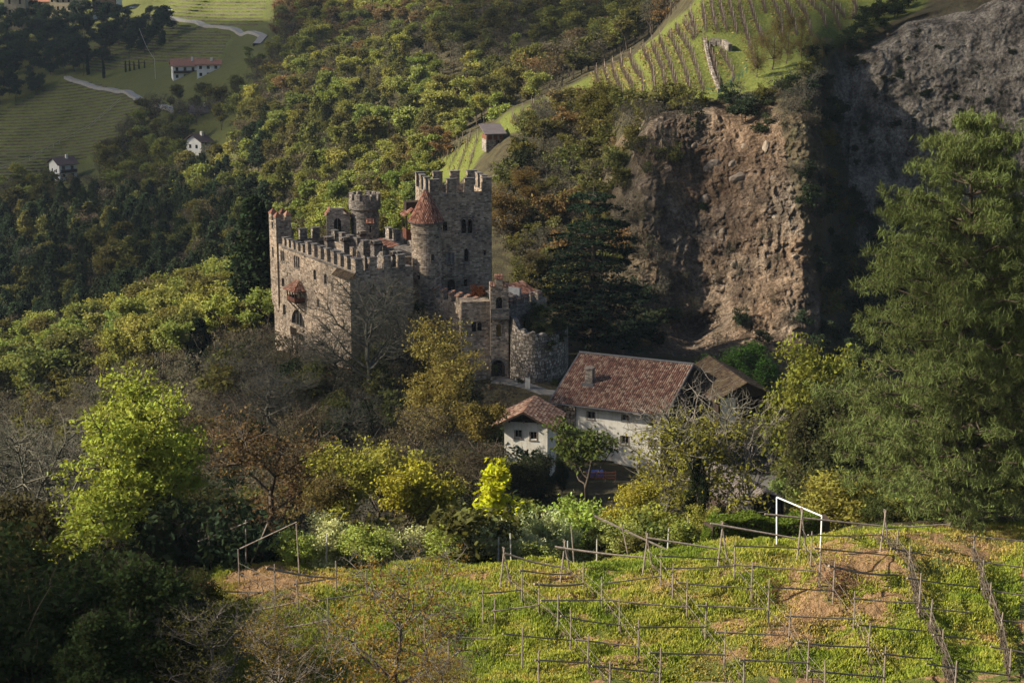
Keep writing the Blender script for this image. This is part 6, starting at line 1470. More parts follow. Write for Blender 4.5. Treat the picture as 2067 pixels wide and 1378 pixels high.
for ri, r_ in enumerate(ROWS):
    pts = []
    for k, (px, fo, tp, bm, sg) in enumerate(r_):
        f = hit(px, min(fo, 1410), 70, 118); top = W(px, tp, f.y); top = Vector((f.x + rnd.uniform(-.04, .04), f.y, max(top.z, f.z + 1.5))); pts.append((f, top))
        t = empty('vine_trellis', f); tag(t, '%s, %s from the top in %s row from the left' % ('wooden A-frame with beam' if px in AFRAME else ('weathered post with crossbeam' if bm else 'weathered post without beam'), ORD[k], ORD[ri]), 'trellis', 'wooden vine trellises on the near slope')
        mb = MB('wood')
        if px in AFRAME:
            mb.tube([f + Vector((-.22, -.3, -.2)), top + Vector((.05, 0, .1))], .055, .045, 6); mb.build('post', t, f)
            mb = MB('wood'); mb.tube([f + Vector((.5, .5, -.35)), top + Vector((-.04, .05, .12))], .055, .045, 6); mb.build('post', t, f)
        else:
            mb.tube([f + Vector((0, 0, -.2)), lerp3(f, top, .5) + Vector((rnd.uniform(-.03, .03), 0, 0)), top], .05, .038, 6); mb.build('post', t, f)
        if bm:
            x0, y0, x1, y1 = bm; p0 = W(x0, y0, f.y - .07)
            near = [q for q in feet if abs(q[0] - x1) < 26 and q[3] - 12 < y1 < q[2] + 5 and q[0] != px]
            y_ = min(near, key=lambda q: abs(q[0] - x1))[1].y if near else f.y + .6
            p1 = W(x1, y1, y_ - .05); n = 6; P = [lerp3(p0, p1, i / n) + Vector((0, 0, -sg * math.sin(math.pi * i / n) * (p1 - p0).length * .12)) for i in range(n + 1)]
            thick = .075 if (ri, k) in ((2, 0), (4, 0), (6, 0), (7, 0), (5, 0)) or sg >= .2 else .05
            mb = MB('wood'); mb.tube(P, thick, thick * .75, 6); mb.build('crossbeam', t, f)
    # wires and vines of the row
    pts_ = [p for p in pts]
    if ri == 3: continue
    row = empty('vine_row', pts[0][0]); tag(row, 'thin pruned vines and wires of the %s trellis row from the left' % ORD[ri], 'vine row', 'vine rows of the near slope')
    S0, S1, A, B = [], [], [], []
    wS0, wS1 = [], []
    thickrow = ri == 8 or ri == 9
    for i in range(len(pts) - 1):
        (f0, t0), (f1, t1) = pts[i], pts[i + 1]
        for hh in (.35, .62): wS0.append(lerp3(f0, t0, hh)); wS1.append(lerp3(f1, t1, hh))
        L = (f1 - f0).length; n = max(2, int(L / (.35 if thickrow else .9)))
        for k in range(n):
            q = lerp3(f0, f1, (k + .5) / n); q = Vector((q.x + rnd.uniform(-.1, .1), q.y + rnd.uniform(-.1, .1), 0)); q.z = float(H(q.x, q.y)) - .05
            hgt = rnd.uniform(.6, 1.0); a = q; ax = (f1 - f0).normalized()
            for s in range(4):
                b = q + Vector((rnd.uniform(-.1, .1), rnd.uniform(-.1, .1), hgt * (s + 1) / 4)); S0.append(a); S1.append(b); A.append(.035 - .005 * s); B.append(.03 - .005 * s); a = b
            for s in range(5 if thickrow else 3):
                d = ax * rnd.choice((-1, 1)) * rnd.uniform(.3, 1.0) + Vector((rnd.uniform(-.12, .12), 0, rnd.uniform(-.15, .2))); S0.append(a); S1.append(a + d); A.append(.018); B.append(.008)
                if thickrow: S0.append(a + d * .6 + Vector((0, 0, -.3))); S1.append(a + d * 1.5 + Vector((0, 0, -.2))); A.append(.03); B.append(.02)
    o = pts[0][0]
    V, F = quads_from_segments([tuple(p - o) for p in S0], [tuple(p - o) for p in S1], A, B, 4)
    link('vine_stems', mesh_np('vine_stems', V, F, [M['bark'] if thickrow else M['vine']]), row)['kind'] = 'stuff'
    V, F = quads_from_segments([tuple(p - o) for p in wS0], [tuple(p - o) for p in wS1], [.008] * len(wS0), [.008] * len(wS0), 3)
    link('wires', mesh_np('wires', V, F, [M['wire']]), row)['kind'] = 'stuff'

# single posts behind the crest, concrete stakes, leaning poles
def lone(px, foot, top, dx, Y, mat, name, label, r=.05, cat='post'):
    p = W(px, top, Y); z = float(H(p.x, Y)); q = W(px + dx, foot, Y - .2); mb = MB(mat); base = Vector((q.x, q.y, min(q.z, z) - .2)); mb.tube([base, p], r, r * .85, 6)
    o = mb.build(name); tag(o, label, cat)
for a in ((496,1137,1049,0,98,'wood','wooden_post','tall wooden post at the left end of the grassy ledge'),(540,1125,1056,-40,98.3,'wood','wooden_post','slanting wooden prop beside the tall left post'),
          (598,1147,1057,6,97.5,'wood','wooden_post','wooden post under the upper end of the slanting pole'),(418,1112,1047,8,99,'wood','wooden_post','leaning post in the shade left of the ledge'),
          (612,1137,1080,-2,99.5,'concrete','concrete_stake','pale concrete stake among the left flowering bushes'),(660,1137,1077,-3,99.5,'concrete','concrete_stake','second pale concrete stake right of the first'),
          (1030,1155,1076,2,98.5,'concrete','concrete_stake','grey stake left of the second A-frame'),(1153,1146,1062,7,99,'wood','wooden_post','tall slightly leaning post right of the blossom bushes'),
          (1254,1129,1054,18,99.5,'wood','wooden_post','leaning post crossing the long slanting beam'),(1388,1122,1041,9,101,'wood','wooden_post','leaning post left of the clipped hedge'),
          (1006,1144,1083,0,100,'concrete','concrete_stake','pale stake under the vivid yellow tree'),(1350,1118,1066,-3,101,'concrete','concrete_stake','pale concrete stake left of the hedge'),
          (1146,1120,1091,0,103,'concrete','concrete_stake','short pale stake among blossoms'),(1205,1115,1088,0,103,'concrete','concrete_stake','short stake right of the blossoming bush'),
          (1920,1115,1030,-6,104,'wood','wooden_post','tall crooked post under the big pine'),(1946,1120,1035,-8,103,'wood','wooden_post','second tall post under the big pine'),
          (2036,1100,990,22,105,'wood','wooden_post','slanting pole at the right edge under the pine'),(2052,1060,1005,0,106,'wood','wooden_post','upright post at the far right edge')):
    lone(*a)
for (x0, y0, Y0, x1, y1, Y1, r, lab) in ((1199,1040,100,1367,1118,98.6,.075,'long slanting beam lying across the posts behind the A-frames'),(400,1092,99.5,500,1053,98.6,.045,'slanting pole in the shade at the left end'),
        (447,1193,93,556,1194,93.2,.05,'dark beam lying low on the left ledge'),(510,1232,91,600,1214,91,.05,'slanting beam below the left ledge'),(571,1267,88,663,1250,88,.05,'lower slanting beam behind the bare fruit tree'),
        (960,1318,85.6,1054,1321,85.4,.05,'weathered beam left of the lowest third row post'),(960,1368,83,1085,1370,83,.05,'lowest beam at the bottom edge left of centre'),(1400,1376,82.2,1500,1377,82.2,.05,'lowest beam at the bottom edge right of centre'),
        (1915,1062,103,2066,1082,103,.055,'long rail in the shade under the big pine'),(1955,1045,105,2067,1048,106,.05,'upper rail in the shade at the right edge'),(1795,1085,101,1915,1078,102,.045,'thin rail right of the last A-frame')):
    mb = MB('wood'); mb.tube([W(x0, y0, Y0), W((x0 + x1) / 2, (y0 + y1) / 2 + 1, (Y0 + Y1) / 2), W(x1, y1, Y1)], r, r * .8, 6); tag(mb.build('wooden_beam'), lab, 'beam')
# white tubular goal frame
gf = empty('goal_frame', hit(1568, 1102, 80, 130)); gl = gf.location.copy(); tag(gf, 'white tubular goal frame standing in front of the clipped hedge', 'goal frame')
pl_, pr_ = W(1568, 1003, gl.y), W(1659, 1041, gl.y - 1.5); pt = Vector((pr_.x, pr_.y, float(H(pr_.x, pr_.y)) - .1))
for nm, P in (('post', [gl - Vector((0, 0, .2)), pl_]), ('post', [pt, pr_]), ('crossbar', [pl_, pr_])):
    mb = MB('white_paint'); mb.tube(P, .045, .045, 8); mb.build(nm, gf, gl)
# clipped hedge
def hedge(name, label, path, w, h, n, size, col, seed=5):
    g = np.random.default_rng(seed); o = path[0]; L = [0]
    for i in range(len(path) - 1): L.append(L[-1] + (path[i + 1] - path[i]).length)
    C = []
    for i in range(n):
        s = g.uniform(0, L[-1]); k = max(j for j in range(len(L) - 1) if L[j] <= s); t = (s - L[k]) / (L[k + 1] - L[k]); p = path[k].lerp(path[k + 1], t); d = (path[k + 1] - path[k]).normalized(); nn = Vector((-d.y, d.x, 0))
        e = min(1, (s + .1) / 1.2, (L[-1] - s + .1) / .8) ** .5; u = g.uniform(-1, 1); q = g.uniform(0, 1)
        if g.uniform() < .5: a, c = u, 1.0
        else: a, c = (1 if u > 0 else -1), q
        bump = 1 + .08 * math.sin(s * 2.1) + g.normal() * .03
        C.append(p + nn * a * w / 2 * e * bump + Vector((0, 0, h * c * e * bump)) - o)
    V, F, v = leaf_quads(g, np.array([tuple(c) for c in C]), size, 1.5, up=.5)
    r = empty(name, o); tag(r, label, 'hedge')
    f = link('foliage', mesh_np('hedge_foliage', V, F, [M['leaf']], None, v), r); f.color = (*col, 1)
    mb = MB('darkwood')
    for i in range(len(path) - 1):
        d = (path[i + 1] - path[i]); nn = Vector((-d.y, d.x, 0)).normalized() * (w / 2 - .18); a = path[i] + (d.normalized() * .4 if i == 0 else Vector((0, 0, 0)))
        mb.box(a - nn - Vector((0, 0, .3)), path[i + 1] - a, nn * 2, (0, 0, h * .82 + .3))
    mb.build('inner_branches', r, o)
hp = [hit(1418, 1100, 96, 130), hit(1500, 1096, 96, 130) + Vector((0, 1.2, 0)), hit(1580, 1092, 96, 130) + Vector((0, 1.5, 0)), hit(1668, 1085, 96, 130) + Vector((0, 1.5, 0))]
hp = [Vector((W(x, 1095, y).x, y, float(H(W(x, 1095, y).x, y)) - .1)) for x, y in ((1418, 103.4), (1500, 104.6), (1580, 105.2), (1668, 105.6))]
hedge('clipped_hedge', 'long clipped green hedge with rounded left end behind the goal frame', hp, 1.5, 1.75, 11000, .12, (0.10, 0.14, 0.022))
# grass on the near slope: nobody could count it
def grass(name, n, seed, hr, width=.05):
    g = np.random.default_rng(seed); Y = g.uniform(80.5, 108, n); PXX = g.uniform(420, 2080, n); kx = (PXX - 1033.5) / FPX / .96; X = kx * Y; Z = H(X, Y); px, py = proj(X, Y, Z)
    dr = dry_at(px, py); cl = fbm(X / 2.6, Y / 2.0, 4, 61)
    m = inpoly(px, py, KNOLL) & (g.uniform(0, 1, n) > dr * .85 + .5 * (fbm(X / 2.0, Y / .8, 3, 13) > .22)); X, Y, Z, dr, cl = X[m], Y[m], Z[m], dr[m], cl[m]; n = len(X)
    tuft = np.clip(fbm(X / .8, Y / .7, 3, 5) + .5, 0, 1)
    h = g.uniform(*hr, n) * (0.4 + 1.0 * tuft) * (1 - .45 * np.clip(dr, 0, 1)); a = g.uniform(0, 6.28, n); w = width * g.uniform(.7, 1.3, n)
    sx_, sy_ = np.cos(a) * w, np.sin(a) * w; lx, ly = g.normal(0, .3, n) * h, g.normal(-.05, .3, n) * h
    Z = Z - .03
    V = np.stack([np.stack([X - sx_, Y - sy_, Z], 1), np.stack([X + sx_, Y + sy_, Z], 1), np.stack([X + sx_ * .5 + lx, Y + sy_ * .5 + ly, Z + h], 1), np.stack([X - sx_ * .5 + lx, Y - sy_ * .5 + ly, Z + h * .96], 1)], 1).reshape(-1, 3)
    v = np.clip(.52 + cl * .34 - (tuft - .5) * .15 + dr * .38 + .25 * np.clip(fbm(X / 2.0, Y / .8, 3, 13) - .05, 0, .4) + g.uniform(-.09, .09, n), 0, 1)
    o = link(name, mesh_np(name, V, np.arange(n * 4).reshape(n, 4), [M['grass']], None, np.repeat(v, 4))); tag(o, kind='stuff'); return o
grass('meadow_grass', 360000, 1, (.07, .28), .034)
# cut vine prunings lying on the slope
for j, (cx, cy, w, h, n) in enumerate(((1690,1180,40,45,260),(1565,1200,25,35,160))):
    c = hit(cx, cy, 75, 110); S0, S1 = [], []
    for i in range(n):
        X = c.x + rnd.gauss(0, w / FPX * 88 * .5); Y = c.y + rnd.gauss(0, .8); z = float(H(X, Y)) + rnd.uniform(.02, .2) ; a = rnd.uniform(0, 6.28); L = rnd.uniform(.15, .4)
        S0.append((X - c.x, Y - c.y, z - c.z)); S1.append((X - c.x + math.cos(a) * L, Y - c.y + math.sin(a) * L, z - c.z + rnd.uniform(-.1, .12)))
    V, F = quads_from_segments(S0, S1, [.014] * n, [.01] * n, 3); o = link('pruned_twigs', mesh_np('pruned_twigs', V, F, [M['redwood']]), None, c); tag(o, kind='stuff')

# ------------------------------------------------------------------ vine rows of the upper vineyard
def c5(*q): return [(1000 + x / 2.584, y / 2.584) for x, y in q]
UP = [c5((565,310),(570,380),(615,490)),c5((605,300),(620,400),(670,510)),c5((650,285),(660,370),(720,470),(722,510)),c5((695,260),(715,350),(770,430),(775,515)),c5((770,265),(820,370),(835,530)),
 c5((815,240),(870,370),(900,530)),c5((855,215),(905,330),(950,480)),c5((905,185),(970,320),(1020,490)),c5((940,155),(1020,280),(1085,490)),c5((985,130),(1040,220)),c5((1015,80),(1030,140),(1055,200)),
 c5((1080,30),(1100,180)),c5((1120,0),(1140,120),(1165,185)),c5((1165,0),(1205,180)),c5((1215,0),(1260,190)),c5((1265,0),(1290,120),(1340,290),(1360,370)),c5((1320,0),(1350,100),(1400,250)),
 c5((1085,215),(1140,330),(1170,490)),c5((1170,270),(1240,390),(1235,450)),c5((1390,0),(1410,80)),c5((1440,0),(1490,110),(1500,210)),c5((1500,0),(1550,110),(1575,200)),c5((1560,0),(1620,90),(1650,200)),
 c5((1620,0),(1700,80),(1730,160)),c5((1690,0),(1760,60),(1800,170)),c5((1745,0),(1830,110)),c5((1860,0),(1885,60),(1860,110)),
 c5((530,330),(525,400),(550,470)),c5((190,560),(250,620)),c5((140,590),(210,655)),c5((90,620),(130,660)),c5((250,545),(310,585))]
def c6(*q): return [(480 + x / 3.28, y / 3.28) for x, y in q]
KP = [c6((1590,920),(1530,1130)),c6((1540,920),(1460,1140)),c6((1490,940),(1400,1130)),c6((1450,960),(1340,1130)),c6((1420,980),(1290,1130))]
def vine_row(poly, label, group, dens=1.8, band=True, ymin=240):
    P = []
    for (x0, y0), (x1, y1) in zip(poly[:-1], poly[1:]):
        n = max(2, int(math.hypot(x1 - x0, y1 - y0) / 2))
        for k in range(n): t = k / n; P.append(hit(x0 + (x1 - x0) * t, y0 + (y1 - y0) * t, ymin, 420))
    P = [p for p in P if p.y < 415]
    if len(P) < 3: return
    Q = [P[0]]
    for p in P[1:]:
        if (p - Q[-1]).length < 12: Q.append(p)
    L = 0; S0, S1, A, B, p0s, p1s = [], [], [], [], [], []; o = Q[0]; acc = 0; pacc = 9
    for a, b in zip(Q[:-1], Q[1:]):
        d = b - a; l = d.length
        if l < 1e-3: continue
        n = int(l / .22 * dens + rnd.random())
        for k in range(n):
            q = a + d * rnd.random() + Vector((rnd.uniform(-.22, .22), rnd.uniform(-.2, .2), 0)); h = rnd.uniform(.5, 1.3); e = q + Vector((rnd.uniform(-.35, .35), rnd.uniform(-.35, .35), h))
            S0.append(q - o - Vector((0, 0, .2))); S1.append(e - o); A.append(.035); B.append(.018)
            S0.append(e - o); S1.append(e - o + d.normalized() * rnd.uniform(-.9, .9) + Vector((0, 0, rnd.uniform(-.2, .3)))); A.append(.03); B.append(.015)
        pacc += l
        if pacc > 3.2: pacc = 0; p0s.append(a - o - Vector((0, 0, .3))); p1s.append(a - o + Vector((rnd.uniform(-.1, .1), 0, 1.9)))
    if not S0: return
    r = empty('vine_row', o); tag(r, label, 'vine row', group)
    V, F = quads_from_segments([tuple(x) for x in S0], [tuple(x) for x in S1], A, B, 3); link('vine_stems', mesh_np('vine_stems', V, F, [M['vine']]), r)['kind'] = 'stuff'
    nb = int(len(S0) * .28); g = np.random.default_rng(len(S0)); ii = g.integers(0, len(S0) // 2, nb) * 2
    C = np.array([tuple(S0[k]) for k in ii]) + g.normal(size=(nb, 3)) * np.array([.35, .35, .03]) + np.array([-.75, -.1, .25]); V, F, v = leaf_quads(g, C, .35, 1.2, up=.8); ob = link('bank_grass', mesh_np('bank_grass', V, F, [M['leaf']], None, v), r); ob.color = (.24, .19, .085, 1); ob['kind'] = 'stuff'
    if p0s:
        V, F = quads_from_segments([tuple(x) for x in p0s], [tuple(x) for x in p1s], [.05] * len(p0s), [.05] * len(p0s), 4); link('posts', mesh_np('row_posts', V, F, [M['wood']]), r)['kind'] = 'stuff'
for i, p in enumerate(UP): vine_row(p, 'brown vine row in the upper vineyard, %s from its lower left end' % ORD[i] if i < 27 else 'short vine row on the small terrace below the upper vineyard, %s' % ORD[i - 27], 'vine rows of the upper vineyard')
for i, p in enumerate(KP): vine_row(p, '%s vine row from the right in the small steep vineyard behind the keep' % ORD[i], 'vine rows behind the keep', .7)
# dry-stone wall and green rail in the upper vineyard
def low_wall(pts, label, h, mat, w=.6, ymin=240):
    P = [hit(x, y, ymin, 420) for x, y in pts]; mb = MB(mat); o = P[0]
    for a, b in zip(P[:-1], P[1:]): mb.box(a - Vector((0, 0, .5)), b - a, (w, .1, 0), (0, 0, h + .5))
    x = mb.build('stone_wall'); tag(x, label, 'wall')
low_wall(c5((1085,225),(1100,300),(1120,380),(1145,450),(1160,490)), 'pale dry stone wall down the middle of the upper vineyard', .7, 'stone_rough', .45)
low_wall(c5((1120,240),(1180,245),(1215,270)), 'short dark stone wall under the vineyard bank', 1.2, 'stone_grey')
def railing(pts, label, h, mat, Yr=(240, 420), name='railing', step=2.0):
    P = [hit(x, y, *Yr) for x, y in pts]; r = empty(name, P[0]); tag(r, label, 'railing'); o = P[0]
    for a, b in zip(P[:-1], P[1:]):
        n = max(1, int((b - a).length / step))
        for k in range(n):
            q = a.lerp(b, k / n); mb = MB(mat); mb.tube([q - Vector((0, 0, .2)), q + Vector((0, 0, h))], .05, .05, 4); mb.build('post', r, o)
    mb = MB(mat)
    for hh in (h * .5, h): mb.tube([p + Vector((0, 0, hh)) for p in P], .035, .035, 4)
    mb.build('rails', r, o)
M['green_metal'] = simple('green_metal', (0.02, 0.08, 0.06), (0.03, 0.12, 0.09), 3, 0.5)
railing(c5((1310,385),(1270,430),(1225,470),(1170,500),(1100,510)), 'green metal railing curving at the foot of the upper vineyard', 1.3, 'green_metal')
railing([(1463,201),(1515,201)], 'thin railing of the little bridge at the cliff top', 1.3, 'metal', step=1.5)
bp, bq = hit(1463, 203, 240, 300), hit(1516, 201, 240, 300); mb = MB('concrete'); mb.box(bp + Vector((0, -1.0, -.1)), (bq - bp), (0, 2.2, 0), (0, 0, .35)); tag(mb.build('footbridge'), 'pale concrete footbridge slab at the top of the cliff', 'bridge')
# wooden hut on the spur
q = hit(1000, 297, 250, 420); hut = empty('wooden_hut', q); tag(hut, 'small wooden hut on a stone base with flat brown sheet roof', 'hut')
s = q.y / FPX * 1.03; hf = Frame((q.x - 18 * s, q.y), (1, .25)); mb = MB('stone_grey', 'redwood'); hf.box(mb, 0, 34 * s, 0, 3.4, q.z - 1, q.z + 13 * s); mb.build('stone_base', hut, q)
for k in range(9): mb = MB('redwood' if k % 3 else 'wood'); hf.box(mb, k * 3.8 * s, (k + .93) * 3.8 * s, -.08, .05, q.z + 13 * s + .01, q.z + 22 * s); mb.build('plank', hut, q)
mb = MB('redwood'); hf.box(mb, .02, 34 * s, .06, 3.3, q.z + 13 * s + .01, q.z + 21.5 * s); mb.build('upper_wall', hut, q)
mb = MB('rooftin'); mb.box(hf.p(-4 * s, -.7, q.z + 23.5 * s), hf.ex * 44 * s, hf.ey * 5 + Vector((0, 0, 1.3)), (0, 0, .16)); mb.build('roof', hut, q)
mb = MB('glass'); hf.box(mb, 20 * s, 27 * s, -.03, .02, q.z - .5, q.z + 12 * s); mb.build('door', hut, q)

# ------------------------------------------------------------------ far fields, roads, houses
def field_rows(name, poly, y0, y1, step, tilt, bend, seed, mat='vine'):
    S = []; g = np.random.default_rng(seed)
    xs0, xs1 = min(p[0] for p in poly), max(p[0] for p in poly); V = []; F = []
    for py in np.arange(y0, y1, step):
        prev = None
        for x in np.arange(max(xs0, -40), xs1, 5):
            y = py + tilt * (x - xs0) + bend * math.sin((x - xs0) / max(40, xs1 - xs0) * math.pi)
            if not inpoly(np.array([x]), np.array([y]), poly)[0]: prev = None; continue
            p = hit(x, y, 500, 1100)
            if p.y < 520: prev = None; continue
            h = g.uniform(.35, .75)
            if prev is not None and (p - prev[0]).length < 25:
                b = len(V); V += [tuple(prev[0] - Vector((0, 0, .4))), tuple(p - Vector((0, 0, .4))), tuple(p + Vector((0, 0, h))), tuple(prev[0] + Vector((0, 0, prev[1])))]
                V += [tuple(Vector(v) + Vector((0, .5, 0))) for v in V[-4:]]; F += [(b, b + 1, b + 2, b + 3), (b + 5, b + 4, b + 7, b + 6), (b + 3, b + 2, b + 6, b + 7)]
            prev = (p, h)
    if F: o = link(name, mesh_np(name, V, F, [M[mat]])); tag(o, kind='stuff')
M['far_vines'] = simple('far_vine_rows', (0.03, 0.026, 0.016), (0.07, 0.055, 0.03), .8)
field_rows('far_vine_rows', FAR_V[0], 140, 420, 6.2, -.10, 12, 1, 'far_vines')
field_rows('far_vine_rows', FAR_V[1], -40, 80, 6.5, .03, 4, 2, 'far_vines')
field_rows('far_vine_rows', FAR_V[2], 40, 170, 6.0, .05, 5, 3, 'far_vines')
field_rows('far_vine_rows', FAR_V[3], -30, 30, 6, .0, 0, 4, 'far_vines')
ribbon('valley_road', [hit(x, y, 450) for x, y in ((135,158),(170,170),(200,180),(240,187),(262,191),(275,200),(284,211),(310,217),(335,223),(362,236))], 3.0, 'road', .3, step=4)
ribbon('hill_road', [hit(x, y, 450) for x, y in ((300,36),(350,40),(400,47),(440,55),(480,64),(512,68),(532,74),(518,92))], 3.2, 'road', .3, step=5)
ribbon('lower_road', [hit(x, y, 380) for x, y in ((-40,446),(20,448),(80,449),(150,454))], 2.6, 'road', .3, step=4)
railing([(135,160),(200,182),(262,193),(284,213),(335,225)], 'pale guard rail along the winding valley road', 1.0, 'concrete', (450, 900), 'guard_rail', 7)
low_wall([(284,216),(310,222),(330,228)], 'grey retaining wall under the road bend', 3.0, 'stone_grey', .8, 450)
railing([(-20,352),(60,325),(120,292),(180,262),(245,205)], 'diagonal row of stakes dividing the far terraced vineyard', 1.6, 'concrete', (480, 1000), 'stake_fence', 6)

def far_house(name, label, px, py, Y, w, d, h, rot, wall='white_wall', roof='redroof', rh=2.2, balcony=True, z=None, floors=2, cols=3, cat='house'):
    c = hit(px, py, Y - 110); c.z += .3; z = c.z - .3
    fr = Frame((c.x, c.y), (math.cos(rot), math.sin(rot))); zt = c.z + h; r = empty(name, fr.p(w / 2, d / 2, z)); tag(r, label, cat)
    mb = MB(wall); holes = []
    fh = h / floors
    for f in range(floors):
        for k in range(cols):
            a = w * (k + .5) / cols - .55; holes.append((a, a + 1.1, c.z + fh * f + fh * .3, c.z + fh * f + fh * .78, False))
    wall_face(mb, fr, 0, w, z - 2, zt, 0, holes, .25); shell(mb, fr, 0, w, 0, d, z - 2, zt, top=False)
    for a in (0, w): mb.poly([fr.p(a, 0, zt), fr.p(a, d, zt), fr.p(a, d / 2, zt + rh * .93)])
    mb.build('wall', r, r.location)
    for hh in holes: window(r, fr, hh, 0, .25, surround=False)
    for k in range(2):
        o2 = (w + .02, d * (.3 + .4 * k)); m_ = MB('glass'); m_.box(fr.p(w, o2[1] - .5, c.z + fh * .9), fr.ey * 1.0, fr.ex * .03, (0, 0, 1.2)); m_.box(fr.p(-.03, o2[1] - .5, c.z + fh * .9), fr.ey * 1.0, fr.ex * .03, (0, 0, 1.2)); m_.build('window', r, r.location)
    rm = MB(roof, 'darkwood'); e = .9
    for s in (-1, 1):
        y_ = -e if s < 0 else d + e; rm.box(fr.p(-e, y_, zt - .25), fr.ex * (w + 2 * e), fr.ey * (d / 2 + e) * (-s) + Vector((0, 0, rh + .25)), (0, 0, .2))
    ro = rm.build('roof', r, r.location)
    m_ = MB('plaster'); fr.box(m_, w * .6, w * .6 + .8, d * .3, d * .3 + .8, zt + rh * .4, zt + rh * 1.2 + .5); m_.build('chimney', ro, r.location)
    if balcony:
        m_ = MB('darkwood'); fr.box(m_, .2, w - .2, -1.1, -.02, c.z + fh - .1, c.z + fh + .05); fr.box(m_, .2, w - .2, -1.15, -1.08, c.z + fh + .055, c.z + fh + .95); m_.build('balcony', r, r.location)
    return r
far_house('white_house', 'white chalet with red roof and dark balconies beside the winding road', 350, 164, 633, 12.5, 12, 5.6, .25, cols=4)
far_house('white_house', 'white side house with flat-pitched red roof joined right of the chalet', 398, 160, 640, 8.5, 8, 5.2, .15, balcony=False, rh=1.4)
far_house('white_house', 'white house with dark roof standing alone in the left vineyard', 121, 366, 600, 6.5, 9, 5.6, .65, roof='darkroof', cols=2)
far_house('hidden_house', 'grey roofed house half hidden by pines below the road', 385, 245, 560, 8, 7, 2.6, .2, roof='rooftin', floors=1, balcony=False, wall='farwall')
far_house('hidden_house', 'small dark gabled house peeking out of the pines', 407, 314, 520, 4.5, 7, 4.0, 1.0, roof='darkroof', balcony=False, cols=1)
far_house('stone_manor', 'pale stone manor wing with small windows at the top left corner', 12, 62, 800, 10, 14, 16, .1, wall='farwall', floors=3, cols=2, balcony=False, cat='manor')
far_house('stone_manor', 'long pale manor range with dark gallery at the top left', 36, 44, 806, 24, 10, 9.5, .05, wall='farwall', floors=2, cols=6, cat='manor')
far_house('stone_manor', 'tall manor block with row of small windows left of the timbered house', 102, 44, 808, 14, 11, 12, -.05, wall='farwall', floors=3, cols=5, balcony=False, cat='manor')
th = far_house('timbered_house', 'farmhouse with dark timber upper storey and white base at the top left', 188, 40, 790, 12.5, 10, 10.5, -.05, floors=3, cols=3, cat='house')
c = hit(188, 40, 680); c.z += .3; fr_ = Frame((c.x, c.y), (1, -.05)); m_ = MB('darkwood'); fr_.box(m_, .3, 12.2, -1.2, -.05, c.z + 4.6, c.z + 10.3); m_.build('timber_storey', th, th.location)
for i, (px, py, h, Y) in enumerate(((210,158,8,690),(178,152,9,700),(254,146,5,720),(262,144,4.5,720),(271,142,4,720),(281,140,4,720),(292,138,3.5,720),(156,452,5.5,470),(193,452,4.5,470),(181,450,3.4,470))):
    p = hit(px, py, 440); place_far('cypress0', 'cypress_tree', p.x, p.y, h, (0.016, 0.026, 0.014), ('slim dark cypress %s of the row by the far road' % (ORD[i] + ' from left') if i < 7 else 'slim dark cypress standing by the lower road, %s' % ORD[i - 7]), 'cypress', None)
# parked cars far away at the manor
for i, (px, py, mt) in enumerate(((262,15,'white_paint'),(332,20,'white_paint'),(250,16,'metal'))):
    p = hit(px, py + 3, 700); mb = MB(mt, 'glass'); mb.box(p + Vector((0, 0, .3)), (4.2, 0, 0), (0, 1.8, 0), (0, 0, .6)); mb.box(p + Vector((.8, .1, .903)), (2.4, 0, 0), (0, 1.6, 0), (0, 0, .5), 1, .8)
    for wx in (.7, 3.3): mb.tube([p + Vector((wx, -.02, .32)), p + Vector((wx, 1.82, .32))], .32, .32, 8, 1)
    tag(mb.build('parked_car'), ['white car parked beside the timbered house', 'white car parked at the top of the hill road', 'dark car beside the white one near the timbered house'][i], 'car')
# power pole with line
p = hit(314, 160, 500); mb = MB('concrete'); mb.tube([p - Vector((0, 0, .5)), p + Vector((0, 0, 8))], .12, .09, 5); pp = mb.build('utility_pole'); tag(pp, 'thin pale utility pole left of the red roofed chalet', 'pole')
q2 = W(281, 58, 760); mb = MB('concrete'); a_ = p + Vector((0, 0, 8)); mb.tube([a_.lerp(q2, k / 10) - Vector((0, 0, 1.5 * math.sin(math.pi * k / 10))) for k in range(11)], .06, .06, 4); tag(mb.build('power_line'), 'pale cable running from the utility pole up to the manor', 'cable')

# ------------------------------------------------------------------ boulders and rubble of the cliff
def rock_mesh(seed, n=1):
    import bmesh
    bmx = bmesh.new(); bmesh.ops.create_icosphere(bmx, subdivisions=2, radius=1.0); g = np.random.default_rng(seed); ax = g.uniform(.6, 1.1, 3); pl = [(Vector(g.normal(size=3)).normalized(), g.uniform(.45, .8)) for _ in range(9)]
    for v in bmx.verts:
        for nrm, dd in pl:
            t = v.co.dot(nrm)
            if t > dd: v.co -= nrm * (t - dd)
        v.co = Vector((v.co.x * ax[0], v.co.y * ax[1], v.co.z * ax[2])) * (1 + g.normal() * .02)
    me = bpy.data.meshes.new('boulder'); bmx.to_mesh(me); bmx.free(); me.materials.append(M['boulder']); return me
M['boulder'] = simple('boulder_rock', (0.11, 0.088, 0.068), (0.27, 0.22, 0.17), 1.2, .95, .8, dist=.1)
RM = [rock_mesh(i) for i in range(5)]
